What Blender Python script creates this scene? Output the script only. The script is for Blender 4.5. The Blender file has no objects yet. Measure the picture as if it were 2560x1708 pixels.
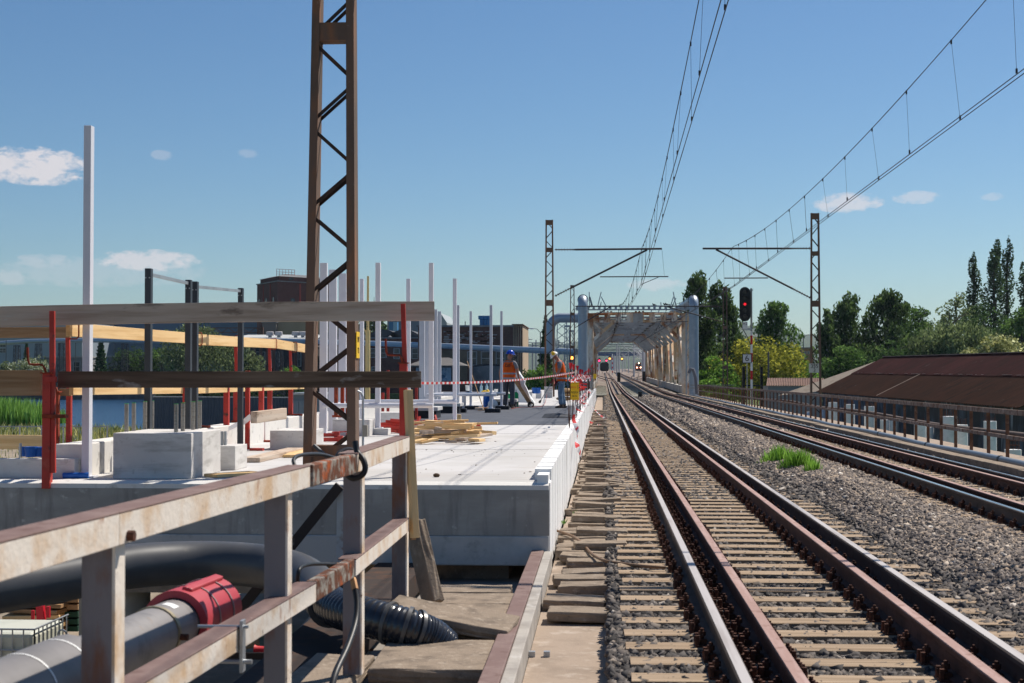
import bpy, bmesh, math, random
import numpy as np
from mathutils import Vector, Matrix, Quaternion, Euler
R = math.radians
random.seed(7); RNG = np.random.default_rng(7)
SC = bpy.context.scene
COL = SC.collection

# ------------------------------------------------------------------ camera, sky, sun, exposure
CAMZ, F, YAW, PIT = 1.47, 3700.0, math.atan(227/3700), math.atan(88/3700)
cam = bpy.data.cameras.new('camera'); camo = bpy.data.objects.new('camera', cam); COL.objects.link(camo)
camo.location = (0, 0, CAMZ); camo.rotation_euler = (R(90)+PIT, 0, YAW)
cam.sensor_width = 36; cam.lens = 36*F/2560; cam.clip_start = 0.1; cam.clip_end = 20000
cam.dof.use_dof = True; cam.dof.focus_distance = 38; cam.dof.aperture_fstop = 7.1
SC.camera = camo
SUN = Vector((0.52, 0.60, 1.0)).normalized()
SUN_EL = math.asin(SUN.z); SUN_AZ = math.atan2(SUN.x, SUN.y)
sun = bpy.data.lights.new('sun', 'SUN'); sun.energy = 4.7; sun.angle = R(0.53); sun.color = (1.0, 0.93, 0.83)
suno = bpy.data.objects.new('sun', sun); COL.objects.link(suno)
suno.rotation_euler = SUN.to_track_quat('Z', 'Y').to_euler()
SC.view_settings.view_transform = 'Standard'; SC.view_settings.look = 'None'
SC.view_settings.exposure = 0.3; SC.view_settings.gamma = 1.0
SC.render.engine = 'CYCLES'
SC.cycles.use_denoising = True
SC.cycles.max_bounces = 6; SC.cycles.transparent_max_bounces = 6; SC.cycles.volume_bounces = 0
SC.cycles.caustics_reflective = False; SC.cycles.caustics_refractive = False

CM = camo.rotation_euler.to_matrix()
def ray(px, py):
    return CM @ Vector(((px-1280)/F, -(py-854)/F, -1.0))
def atY(px, py, Y): d = ray(px, py); t = Y/d.y; return Vector((d.x*t, Y, CAMZ+d.z*t))
def atZ(px, py, Z): d = ray(px, py); t = (Z-CAMZ)/d.z; return Vector((d.x*t, d.y*t, Z))
def atX(px, py, X): d = ray(px, py); t = X/d.x; return Vector((X, d.y*t, CAMZ+d.z*t))

# world: Nishita sky plus a few thin fair-weather clouds placed by direction
W = bpy.data.worlds.new('World'); SC.world = W; W.use_nodes = True
nt = W.node_tree; nt.nodes.clear()
def wn(t, **k):
    n = nt.nodes.new(t)
    for a, b in k.items(): setattr(n, a, b)
    return n
def wmath(op, a, b=None, clamp=False):
    n = wn('ShaderNodeMath', operation=op); n.use_clamp = clamp
    for i, v in enumerate((a, b)):
        if v is None: continue
        if isinstance(v, (int, float)): n.inputs[i].default_value = v
        else: nt.links.new(v, n.inputs[i])
    return n.outputs[0]
sky = wn('ShaderNodeTexSky', sky_type='NISHITA'); sky.sun_disc = False
sky.sun_elevation = SUN_EL; sky.sun_rotation = SUN_AZ; sky.altitude = 0
sky.air_density = 1.0; sky.dust_density = 0.35; sky.ozone_density = 2.2
hsv = wn('ShaderNodeHueSaturation'); hsv.inputs['Saturation'].default_value = 1.12; hsv.inputs['Value'].default_value = 1.0
nt.links.new(sky.outputs[0], hsv.inputs['Color'])
tc = wn('ShaderNodeTexCoord')
def wdot(v):
    n = wn('ShaderNodeVectorMath', operation='DOT_PRODUCT'); nt.links.new(tc.outputs['Generated'], n.inputs[0]); n.inputs[1].default_value = v
    return n.outputs['Value']
cn = wn('ShaderNodeTexNoise'); cn.inputs['Scale'].default_value = 105; cn.inputs['Detail'].default_value = 9; cn.inputs['Roughness'].default_value = 0.62
mp = wn('ShaderNodeMapping'); mp.inputs['Scale'].default_value = (1, 1, 1.9)
nt.links.new(tc.outputs['Generated'], mp.inputs[0]); nt.links.new(mp.outputs[0], cn.inputs['Vector'])
cloud = None
for (px, py, rx, ry, dens) in ((75, 415, 150, 50, 1.0), (370, 652, 135, 30, .8), (2120, 507, 90, 28, .75), (2290, 494, 60, 18, .5), (2480, 492, 30, 12, .3),
                               (110, 655, 80, 22, .35), (1640, 712, 80, 18, .4), (20, 690, 60, 25, .35), (405, 388, 30, 14, .25), (620, 384, 30, 12, .2), (230, 680, 300, 40, .22)):
    c = ray(px, py).normalized(); r = Vector((c.y, -c.x, 0)).normalized(); u = r.cross(c)
    a = wmath('MULTIPLY', wdot(r), F/rx); b = wmath('MULTIPLY', wdot(u), F/ry)
    b2 = wmath('MULTIPLY', b, b)
    e = wmath('ADD', wmath('MULTIPLY', a, a), b2)
    front = wmath('GREATER_THAN', wdot(c), 0.5)
    e = wmath('SUBTRACT', 1.0, e, True); e = wmath('POWER', e, 0.6); e = wmath('MULTIPLY', e, front)
    m = wmath('SUBTRACT', wmath('ADD', wmath('MULTIPLY', e, 0.62), wmath('MULTIPLY', cn.outputs['Fac'], 1.5)), 0.92, True)
    m = wmath('MULTIPLY', wmath('MULTIPLY', m, 2.8, True), dens); m = wmath('MULTIPLY', m, wmath('MULTIPLY', e, 3.0, True))
    cloud = m if cloud is None else wmath('MAXIMUM', cloud, m)
mix = wn('ShaderNodeMixRGB'); nt.links.new(wmath('MULTIPLY', cloud, 0.9, True), mix.inputs[0]); tint = wn('ShaderNodeMixRGB', blend_type='MULTIPLY'); tint.inputs[0].default_value = 1; tint.inputs[2].default_value = (.80, .965, 1.09, 1)
nt.links.new(hsv.outputs[0], tint.inputs[1]); nt.links.new(tint.outputs[0], mix.inputs[1])
mix.inputs[2].default_value = (9.6, 9.2, 9.5, 1)
bg = wn('ShaderNodeBackground'); bg.inputs['Strength'].default_value = 0.064
nt.links.new(mix.outputs[0], bg.inputs[0])
wo = wn('ShaderNodeOutputWorld'); nt.links.new(bg.outputs[0], wo.inputs[0])

# ------------------------------------------------------------------ materials
MATS = {}
def mat(name, base, layers=(), rough=.75, metal=0.0, bump=None, spec=.35, emit=None, vor=None, objrand=True, transl=None, attr=None):
    """layers: (colour, scale, lo, hi, stretch, detail) noise overlays; bump: (strength, scale, stretch)"""
    if name in MATS: return MATS[name]
    m = bpy.data.materials.new(name); m.use_nodes = True; MATS[name] = m
    n = m.node_tree; N = n.nodes; L = n.links
    p = N['Principled BSDF']; p.inputs['Roughness'].default_value = rough; p.inputs['Metallic'].default_value = metal
    p.inputs['Specular IOR Level'].default_value = spec
    t = N.new('ShaderNodeTexCoord'); vec = t.outputs['Object']
    if objrand:
        oi = N.new('ShaderNodeObjectInfo'); mm = N.new('ShaderNodeMath'); mm.operation = 'MULTIPLY'; mm.inputs[1].default_value = 37.0
        L.new(oi.outputs['Random'], mm.inputs[0]); va = N.new('ShaderNodeVectorMath'); va.operation = 'ADD'
        L.new(vec, va.inputs[0]); L.new(mm.outputs[0], va.inputs[1]); vec = va.outputs[0]
    def noise(scale, stretch=(1, 1, 1), detail=6, rough_=.6):
        mpn = N.new('ShaderNodeMapping'); mpn.inputs['Scale'].default_value = stretch; L.new(vec, mpn.inputs[0])
        x = N.new('ShaderNodeTexNoise'); x.inputs['Scale'].default_value = scale; x.inputs['Detail'].default_value = detail; x.inputs['Roughness'].default_value = rough_
        L.new(mpn.outputs[0], x.inputs['Vector']); return x.outputs['Fac']
    def rgb(c): return (c[0], c[1], c[2], 1)
    cur = None
    if attr:
        a = N.new('ShaderNodeAttribute'); a.attribute_name = attr[0]
        rp = N.new('ShaderNodeValToRGB'); L.new(a.outputs['Fac'], rp.inputs[0])
        els = rp.color_ramp.elements
        while len(els) < len(attr[1]): els.new(.5)
        for i, (pos, c) in enumerate(attr[1]): els[i].position = pos; els[i].color = rgb(c)
        cur = rp.outputs[0]
    for ly in layers:
        c, sc, lo, hi = ly[:4]; st = ly[4] if len(ly) > 4 else (1, 1, 1); de = ly[5] if len(ly) > 5 else 6
        mr = N.new('ShaderNodeMapRange'); mr.inputs['From Min'].default_value = lo; mr.inputs['From Max'].default_value = hi
        L.new(noise(sc, st, de), mr.inputs['Value'])
        mx = N.new('ShaderNodeMixRGB'); L.new(mr.outputs[0], mx.inputs[0])
        if cur is None: mx.inputs[1].default_value = rgb(base)
        else: L.new(cur, mx.inputs[1])
        mx.inputs[2].default_value = rgb(c); cur = mx.outputs[0]
    if cur is None: p.inputs['Base Color'].default_value = rgb(base)
    else: L.new(cur, p.inputs['Base Color'])
    if bump:
        bm = N.new('ShaderNodeBump'); bm.inputs['Strength'].default_value = bump[0]; bm.inputs['Distance'].default_value = bump[3] if len(bump) > 3 else .02
        L.new(noise(bump[1], bump[2] if len(bump) > 2 else (1, 1, 1), 8), bm.inputs['Height']); L.new(bm.outputs[0], p.inputs['Normal'])
    if emit: p.inputs['Emission Color'].default_value = rgb(emit[0]); p.inputs['Emission Strength'].default_value = emit[1]
    if transl:
        tr = N.new('ShaderNodeBsdfTranslucent'); ms = N.new('ShaderNodeMixShader'); ms.inputs[0].default_value = transl
        if cur is not None: L.new(cur, tr.inputs[0])
        else: tr.inputs[0].default_value = rgb(base)
        L.new(p.outputs[0], ms.inputs[1]); L.new(tr.outputs[0], ms.inputs[2])
        L.new(ms.outputs[0], N['Material Output'].inputs[0])
    return m
def brick_mat(name, c1, c2, mortar, scale, rough=.9, w=.5, h=.25, msize=.02):
    m = bpy.data.materials.new(name); m.use_nodes = True; MATS[name] = m
    N = m.node_tree.nodes; L = m.node_tree.links; p = N['Principled BSDF']; p.inputs['Roughness'].default_value = rough; p.inputs['Specular IOR Level'].default_value = .2
    t = N.new('ShaderNodeTexCoord'); sx = N.new('ShaderNodeSeparateXYZ'); L.new(t.outputs['Object'], sx.inputs[0])
    ad = N.new('ShaderNodeMath'); L.new(sx.outputs[0], ad.inputs[0]); L.new(sx.outputs[1], ad.inputs[1])
    cx = N.new('ShaderNodeCombineXYZ'); L.new(ad.outputs[0], cx.inputs[0]); L.new(sx.outputs[2], cx.inputs[1])
    b = N.new('ShaderNodeTexBrick'); b.inputs['Scale'].default_value = scale; b.inputs['Mortar Size'].default_value = msize
    b.inputs['Brick Width'].default_value = w; b.inputs['Row Height'].default_value = h
    b.inputs['Color1'].default_value = (*c1, 1); b.inputs['Color2'].default_value = (*c2, 1); b.inputs['Mortar'].default_value = (*mortar, 1)
    L.new(cx.outputs[0], b.inputs['Vector'])
    nz = N.new('ShaderNodeTexNoise'); nz.inputs['Scale'].default_value = .6; nz.inputs['Detail'].default_value = 6; L.new(t.outputs['Object'], nz.inputs['Vector'])
    mr = N.new('ShaderNodeMapRange'); mr.inputs['To Min'].default_value = .6; mr.inputs['To Max'].default_value = 1.35; L.new(nz.outputs['Fac'], mr.inputs['Value'])
    mx = N.new('ShaderNodeMixRGB'); mx.blend_type = 'MULTIPLY'; mx.inputs[0].default_value = 1; L.new(b.outputs[0], mx.inputs[1]); L.new(mr.outputs[0], mx.inputs[2])
    L.new(mx.outputs[0], p.inputs['Base Color']); return m

# ------------------------------------------------------------------ mesh building
class MB:
    def __init__(s): s.v = []; s.f = []
    def add(s, vs, fs):
        o = len(s.v); s.v += [tuple(x) for x in vs]; s.f += [tuple(i+o for i in f) for f in fs]; return s
    def box(s, c, d, rot=None):
        c = Vector(c); x, y, z = d[0]/2, d[1]/2, d[2]/2
        q = [Vector(k) for k in ((-x,-y,-z),(x,-y,-z),(x,y,-z),(-x,y,-z),(-x,-y,z),(x,-y,z),(x,y,z),(-x,y,z))]
        if rot is not None: q = [rot @ k for k in q]
        return s.add([c+k for k in q], [(3,2,1,0),(4,5,6,7),(0,1,5,4),(1,2,6,5),(2,3,7,6),(3,0,4,7)])
    def bb(s, x0, x1, y0, y1, z0, z1): return s.box(((x0+x1)/2, (y0+y1)/2, (z0+z1)/2), (abs(x1-x0), abs(y1-y0), abs(z1-z0)))
    def beam(s, p0, p1, w, h, up=(0,0,1), w1=None, h1=None):
        p0, p1 = Vector(p0), Vector(p1); d = (p1-p0).normalized(); up = Vector(up)
        a = d.cross(up)
        if a.length < 1e-4: a = d.cross(Vector((0,1,0)))
        a.normalize(); b = a.cross(d).normalized(); w1 = w if w1 is None else w1; h1 = h if h1 is None else h1
        vs = []
        for p, ww, hh in ((p0, w, h), (p1, w1, h1)):
            vs += [p-a*ww/2-b*hh/2, p+a*ww/2-b*hh/2, p+a*ww/2+b*hh/2, p-a*ww/2+b*hh/2]
        return s.add(vs, [(3,2,1,0),(4,5,6,7),(0,1,5,4),(1,2,6,5),(2,3,7,6),(3,0,4,7)])
    def tube(s, pts, r, n=8, cap=True):
        pts = [Vector(p) for p in pts]; o = len(s.v); k = len(pts); ref = None
        for i, p in enumerate(pts):
            d = (pts[min(i+1, k-1)]-pts[max(i-1, 0)]).normalized()
            if ref is None:
                ref = d.cross(Vector((0,0,1)))
                if ref.length < 1e-3: ref = Vector((1,0,0))
                ref.normalize()
            else:
                ref = (ref-d*ref.dot(d))
                ref.normalize()
            b = d.cross(ref); rr = r[i] if isinstance(r, (list, tuple)) else r
            for j in range(n):
                t = 2*math.pi*j/n; s.v.append(tuple(p+ref*math.cos(t)*rr+b*math.sin(t)*rr))
        for i in range(k-1):
            for j in range(n):
                a = o+i*n+j; b2 = o+i*n+(j+1) % n; s.f.append((a, b2, b2+n, a+n))
        if cap:
            s.f.append(tuple(o+j for j in range(n))[::-1]); s.f.append(tuple(o+(k-1)*n+j for j in range(n)))
        return s
    def prism(s, poly, axis, a, b):
        """poly: 2-D points; axis: 'x' (y,z), 'y' (x,z), 'z' (x,y)"""
        def p3(q, t): return {'x': (t, q[0], q[1]), 'y': (q[0], t, q[1]), 'z': (q[0], q[1], t)}[axis]
        n = len(poly)
        return s.add([p3(q, a) for q in poly]+[p3(q, b) for q in poly],
                     [tuple(range(n))[::-1], tuple(range(n, 2*n))]+[(i, (i+1) % n, (i+1) % n+n, i+n) for i in range(n)])
    def ball(s, c, r, n=10, m=7):
        rx, ry, rz = r if isinstance(r, (tuple, list)) else (r, r, r); o = len(s.v); c = Vector(c)
        for i in range(m+1):
            ph = math.pi*i/m
            for j in range(n):
                t = 2*math.pi*j/n; s.v.append((c.x+rx*math.sin(ph)*math.cos(t), c.y+ry*math.sin(ph)*math.sin(t), c.z+rz*math.cos(ph)))
        for i in range(m):
            for j in range(n):
                a = o+i*n+j; b = o+i*n+(j+1) % n; s.f.append((a, a+n, b+n, b))
        return s
    def build(s, name, m, parent=None, smooth=False, bevel=0, world=False, loc=None):
        me = bpy.data.meshes.new(name); off = Vector((0,0,0))
        if world and parent is not None: off = Vector(parent.location)
        if loc is not None: off = off+Vector(loc)
        me.from_pydata([(x-off.x, y-off.y, z-off.z) for x, y, z in s.v], [], s.f); me.materials.append(m)
        b = bmesh.new(); b.from_mesh(me); bmesh.ops.recalc_face_normals(b, faces=b.faces); b.to_mesh(me); b.free()
        if smooth:
            me.shade_smooth()
            me.set_sharp_from_angle(angle=R(smooth if smooth > 1 else 40))
        o = bpy.data.objects.new(name, me); COL.objects.link(o)
        if parent is not None: o.parent = parent
        if loc is not None: o.location = loc
        if bevel:
            bv = o.modifiers.new('bevel', 'BEVEL'); bv.width = bevel; bv.segments = 2; bv.limit_method = 'ANGLE'; bv.angle_limit = R(40)
        return o
def tag(o, label=None, cat=None, group=None, kind=None):
    if label: o['label'] = label
    if cat: o['category'] = cat
    if group: o['group'] = group
    if kind: o['kind'] = kind
    return o
def thing(name, label, cat, loc=(0,0,0), rz=0.0, group=None):
    o = bpy.data.objects.new(name, None); COL.objects.link(o); o.location = loc; o.rotation_euler = (0, 0, rz); o.empty_display_size = .2
    return tag(o, label, cat, group)
def kids(o): return [c for c in bpy.data.objects if c.parent == o]
def dup(root, loc=None, rz=None, label=None, group=None, ch=None):
    r = root.copy(); COL.objects.link(r)
    if loc is not None: r.location = loc
    if rz is not None: r.rotation_euler = (0, 0, rz)
    if label: r['label'] = label
    if group: r['group'] = group
    for c in (ch if ch is not None else kids(root)):
        d = c.copy(); COL.objects.link(d); d.parent = r
        for g in kids(c): e = g.copy(); COL.objects.link(e); e.parent = d
    return r
def board(name, p0, p1, w, h, m, parent=None, roll=0.0, bow=0.0, seg=1, end=0.0):
    """a plank with its own local X along its length (so wood grain follows it)"""
    p0, p1 = Vector(p0), Vector(p1); d = p1-p0; Ln = d.length; d.normalize()
    up = Vector((0,0,1)); a = up.cross(d)
    if a.length < 1e-3: a = Vector((0,1,0))
    a.normalize(); b = d.cross(a)
    b2 = MB(); n = max(1, seg); vs = []
    for i in range(n+1):
        x = Ln*i/n; z = bow*math.sin(math.pi*i/n); e = end*(1 if i == n else 0)
        vs += [(x, -w/2, z-h/2), (x+e, w/2, z-h/2), (x+e, w/2, z+h/2), (x, -w/2, z+h/2)]
    fs = [(0,1,2,3), tuple(4*n+k for k in (3,2,1,0))]
    for i in range(n):
        for k in range(4): q = 4*i; fs.append((q+k, q+4+k, q+4+(k+1) % 4, q+(k+1) % 4))
    b2.add(vs, fs)
    o = b2.build(name, m, parent, bevel=min(w, h)*.08)
    M_ = Matrix((( d.x, a.x, b.x, p0.x), (d.y, a.y, b.y, p0.y), (d.z, a.z, b.z, p0.z), (0,0,0,1)))
    if parent is not None: M_ = Matrix.Translation(-Vector(parent.location)) @ M_
    o.matrix_local = M_ @ Matrix.Rotation(roll, 4, 'X')
    return o
def text_mesh(name, s, size, m, parent, loc, rot, align='CENTER', sx=1.0, weight=0.0, depth=.002):
    cu = bpy.data.curves.new(name, 'FONT'); cu.body = s; cu.size = size; cu.align_x = align; cu.align_y = 'CENTER'; cu.extrude = depth; cu.offset = weight
    t = bpy.data.objects.new('tmp_text', cu); COL.objects.link(t)
    dg = bpy.context.evaluated_depsgraph_get(); me = bpy.data.meshes.new_from_object(t.evaluated_get(dg)); bpy.data.objects.remove(t)
    me.materials.clear(); me.materials.append(m)
    o = bpy.data.objects.new(name, me); COL.objects.link(o); o.parent = parent; o.location = loc; o.rotation_euler = rot; o.scale = (sx, 1, 1)
    return o
def zt(y): return 0.0 if y < 128 else 0.0072*(y-140)+ .0072*12*math.exp(-(y-128)/12.0) if y > 128 else 0.0
def np_mesh(name, verts, quads, m, parent=None, attr=None, smooth=False):
    me = bpy.data.meshes.new(name); nv = len(verts); nq = len(quads)
    me.vertices.add(nv); me.vertices.foreach_set('co', np.asarray(verts, np.float32).ravel())
    k = quads.shape[1]
    me.loops.add(nq*k); me.loops.foreach_set('vertex_index', np.asarray(quads, np.int32).ravel())
    me.polygons.add(nq); me.polygons.foreach_set('loop_start', np.arange(0, nq*k, k, dtype=np.int32))
    me.update(calc_edges=True); me.materials.append(m)
    if attr is not None:
        a = me.attributes.new('rnd', 'FLOAT', 'POINT'); a.data.foreach_set('value', np.asarray(attr, np.float32))
    if smooth: me.shade_smooth()
    o = bpy.data.objects.new(name, me); COL.objects.link(o)
    if parent is not None: o.parent = parent
    return o
# ------------------------------------------------------------------ shared materials
CONC_NEW = mat('new concrete', (.60,.575,.55), [((.70,.68,.65), 1.6, .45, .62, (1,1,2.5)), ((.42,.40,.37), 3.2, .52, .70, (.6,.6,3)), ((.46,.44,.41), 18, .6, .75)], .9, bump=(.12, 30), spec=.2)
CONC_DECK = mat('deck concrete', (.57,.555,.545), [((.49,.475,.455), .5, .46, .62), ((.45,.42,.385), 2.2, .56, .72, (.5,2.5,1)), ((.36,.32,.28), 22, .68, .8)], .9, bump=(.1, 40), spec=.2)
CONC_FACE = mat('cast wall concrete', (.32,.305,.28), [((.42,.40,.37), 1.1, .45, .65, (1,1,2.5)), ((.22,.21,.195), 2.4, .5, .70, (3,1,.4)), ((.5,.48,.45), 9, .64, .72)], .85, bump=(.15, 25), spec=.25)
CONC_LIP = mat('pale edge concrete', (.72,.695,.65), [((.38,.36,.33), 6, .58, .72, (1,1,1)), ((.7,.68,.65), 2, .5, .7)], .9, bump=(.1, 30), spec=.2)
CONC_WHITE = mat('white cast edge concrete', (.85,.845,.83), [((.68,.66,.63), 2.5, .52, .72, (1,1,.4)), ((.4,.385,.36), 11, .64, .76, (1,1,.3))], .88, bump=(.15, 40), spec=.2)
CONC_OLD = mat('weathered slab concrete', (.285,.225,.17), [((.17,.135,.105), 5, .48, .68), ((.40,.33,.26), 16, .55, .72), ((.09,.072,.06), 38, .62, .75)], .95, bump=(.55, 55, (1,1,1), .012), spec=.12)
CONC_PATH = mat('sandy path concrete', (.37,.29,.225), [((.28,.22,.17), 2.2, .48, .66), ((.48,.40,.33), 7, .55, .72), ((.16,.125,.1), 30, .65, .76)], .95, bump=(.45, 45, (1,1,1), .01), spec=.12)
RUST = mat('rusty mast steel', (.16,.105,.078), [((.27,.125,.065), 5, .5, .68, (1,1,.25)), ((.11,.085,.07), 3, .5, .7, (1,1,.4)), ((.32,.29,.26), 22, .68, .76)], .85, bump=(.2, 60), spec=.25)
RUST_DARK = mat('dark rusty steel', (.045,.032,.027), [((.09,.045,.028), 5, .5, .7)], .85, spec=.25)
RAIL_RUN = mat('worn grey rail steel', (.075,.058,.05), [((.115,.092,.08), 4, .45, .65, (4,.2,1)), ((.055,.036,.028), 9, .55, .7)], .8, .0, spec=.12)
RAIL_TOP = mat('rolled rail top', (.46,.425,.41), [((.34,.30,.28), 3, .5, .7, (6,.3,1))], .6, .0, spec=.3)
RAIL_SHINE = mat('polished rail top', (.55,.56,.58), [((.4,.4,.41), 3, .5, .7, (6,.2,1))], .2, .9, spec=.5)
RAIL_GUARD = mat('rusted guard rail steel', (.085,.047,.037), [((.12,.068,.055), 6, .45, .65, (3,.3,1)), ((.055,.032,.025), 14, .55, .7)], .85, .0, bump=(.1, 80), spec=.12)  # rust colour darkened to carry the shade on the rail sides
GUARD_TOP = mat('worn sunlit guard rail top', (.36,.225,.19), [((.44,.3,.265), 5, .45, .65, (4,.3,1)), ((.24,.13,.1), 12, .56, .7)], .75, spec=.2)  # worn top, painted paler to carry the sunlight falling on it
BOLT = mat('rusty bolt iron', (.075,.033,.022), [((.13,.05,.03), 20, .5, .65)], .85, spec=.2)
SLEEPER = mat('bleached sleeper timber', (.36,.265,.18), [((.24,.17,.11), 8, .45, .62, (.12,3,3)), ((.46,.35,.245), 5, .5, .68, (.15,4,4)), ((.1,.07,.05), 16, .62, .72, (.06,5,5))], .9, bump=(.4, 14, (.1,4,4), .01), spec=.15)
STONE_A = mat('ballast stone', (.1,.1,.1), rough=.92, spec=.15, attr=('rnd', [(0,(.03,.028,.028)), (.35,(.088,.081,.078)), (.62,(.15,.132,.122)), (.85,(.24,.2,.165)), (1,(.45,.41,.37))]))
STONE_LT = mat('pale ballast stone', (.2,.2,.2), rough=.92, spec=.15, attr=('rnd', [(0,(.045,.04,.04)), (.3,(.14,.122,.114)), (.6,(.25,.21,.182)), (.85,(.43,.335,.25)), (1,(.65,.6,.54))]))
GRAVEL = mat('gravel bed', (.06,.055,.052), [((.14,.123,.11), 30, .45, .6), ((.04,.037,.036), 60, .5, .62), ((.26,.235,.21), 90, .6, .66)], .95, bump=(.9, 55, (1,1,1), .05), spec=.1)
SOIL = mat('yard soil', (.30,.245,.185), [((.22,.18,.135), .3, .45, .65), ((.38,.32,.25), 1.5, .5, .7), ((.14,.15,.07), .15, .58, .7)], .95, bump=(.5, 6, (1,1,1), .05), spec=.1)
BANKGREEN = mat('rough grassland', (.09,.115,.035), [((.16,.16,.06), .12, .45, .65), ((.055,.08,.022), .7, .5, .7), ((.24,.19,.12), .4, .62, .72)], .95, bump=(.8, 3, (1,1,1), .3), spec=.1)
WOOD_GREY = mat('weathered grey plank', (.58,.46,.36), [((.42,.315,.235), 3, .42, .62, (.35,5,5)), ((.60,.51,.42), 2, .5, .7, (.25,6,6)), ((.14,.10,.075), 2.6, .6, .72, (.7,2,2)), ((.56,.52,.46), 8, .66, .74, (.8,2,2))], .9, bump=(.3, 12, (.15,6,6), .01), spec=.15)
WOOD_DARK = mat('dark stained plank', (.17,.11,.075), [((.095,.062,.042), 3, .42, .62, (.3,5,5)), ((.24,.165,.115), 2, .52, .7, (.3,5,5)), ((.38,.33,.29), 3, .6, .70, (.8,2,2))], .85, bump=(.25, 12, (.15,6,6), .01), spec=.2)
WOOD_BROWN = mat('brown plank', (.38,.235,.125), [((.27,.16,.08), 3, .42, .62, (.3,5,5)), ((.47,.31,.18), 2, .5, .7, (.3,6,6)), ((.09,.05,.03), 5, .66, .74, (.8,2,2))], .85, bump=(.25, 12, (.15,6,6), .01), spec=.2)
WOOD_NEW = mat('fresh yellow timber', (.80,.545,.27), [((.68,.43,.19), 3, .45, .62, (.25,6,6)), ((.88,.64,.36), 2, .5, .7, (.2,6,6)), ((.25,.15,.07), 6, .68, .76, (.8,3,3))], .8, bump=(.2, 12, (.15,6,6), .01), spec=.2)
RED = mat('red painted steel', (.56,.045,.03), [((.38,.03,.02), 3, .45, .65), ((.06,.03,.022), 9, .6, .68), ((.52,.075,.05), 6, .56, .7)], .5, spec=.4, bump=(.1, 40))
RED_RUST = mat('rusted red steel', (.30,.045,.02), [((.16,.04,.02), 5, .45, .6), ((.42,.08,.035), 8, .55, .7)], .75, spec=.25)
POST_WHITE = mat('white powder coated steel', (.72,.72,.77), [((.66,.66,.71), 3, .5, .7)], .4, spec=.4)
POST_GREY = mat('anthracite coated steel', (.035,.042,.052), [((.05,.058,.07), 3, .5, .7)], .45, spec=.4)
RAILING = mat('peeling white railing paint', (.82,.73,.63), [((.66,.46,.29), 4, .46, .64, (1,1,1)), ((.4,.19,.10), 9, .60, .72, (1,1,.5)), ((.17,.075,.045), 20, .66, .74)], .7, bump=(.2, 40), spec=.3)
RAILING_POST = mat('grey mauve railing paint', (.235,.21,.215), [((.17,.14,.14), 4, .5, .65, (1,1,.4)), ((.22,.10,.06), 6, .52, .66, (1,1,.3)), ((.42,.4,.39), 30, .72, .78)], .7, bump=(.15, 40), spec=.3)
RAILING_TOP = mat('faded red oxide paint', (.185,.115,.10), [((.23,.155,.135), 5, .45, .65), ((.13,.07,.055), 9, .56, .7), ((.5,.45,.42), 26, .7, .76)], .75, bump=(.15, 40), spec=.3)
FLAKE = mat('flaking rust steel', (.14,.055,.03), [((.30,.27,.23), 12, .48, .58), ((.42,.09,.02), 8, .56, .66), ((.06,.03,.022), 15, .62, .72)], .85, bump=(.6, 40, (1,1,1), .01), spec=.2)
PIPE_BLACK = mat('black plastic pipe', (.075,.075,.077), [((.10,.098,.096), 3, .45, .7), ((.13,.12,.11), 12, .64, .78)], .36, spec=.5)
PIPE_GREY = mat('dusty grey pipe', (.235,.218,.212), [((.29,.27,.255), 3, .45, .65), ((.175,.165,.162), 6, .55, .7), ((.26,.2,.155), 10, .66, .76)], .5, spec=.4)
RUBBER_RED = mat('red rubber sleeve', (.43,.045,.06), [((.50,.085,.09), 4, .5, .7)], .5, spec=.35)
STEEL = mat('galvanised steel', (.42,.44,.46), [((.32,.34,.36), 3, .5, .65)], .42, .6)
COPPER = mat('copper lug', (.45,.25,.12), [((.3,.15,.08), 10, .5, .65)], .55, .5)
BLACKRUB = mat('black cable rubber', (.018,.019,.021), [((.04,.04,.045), 8, .55, .7)], .45)
BITUMEN = mat('bitumen coating', (.012,.014,.02), [((.022,.025,.035), 4, .5, .7)], .6)
MEMBRANE = mat('bitumen membrane sheet', (.065,.07,.085), [((.09,.095,.11), .8, .45, .65), ((.045,.05,.06), 5, .55, .7, (1,.3,1))], .7, bump=(.15, 20), spec=.3)
RIBMET = mat('aluminium pipe cladding', (.36,.41,.46), [((.29,.34,.39), .6, .5, .7), ((.43,.48,.53), 2, .55, .7)], .42, .35, spec=.5)
WHITE_P = mat('white paint', (.78,.78,.76), [((.66,.65,.62), 5, .55, .7)], .5)
RED_P = mat('signal red', (.55,.015,.02), [((.45,.012,.018), 5, .55, .7)], .5)
YEL = mat('warning yellow', (.85,.52,.01), [((.78,.46,.01), 5, .5, .7)], .5)
BLACK_P = mat('black paint', (.012,.012,.013), [((.02,.02,.021), 6, .5, .7)], .55)
PLASTIC_BLUE = mat('blue plastic', (.015,.12,.45), [((.01,.09,.38), 5, .5, .7)], .45)
GREENLF = mat('fresh weed leaves', (.10,.22,.03), [((.16,.28,.05), 6, .45, .65)], .7, transl=.3)

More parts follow.
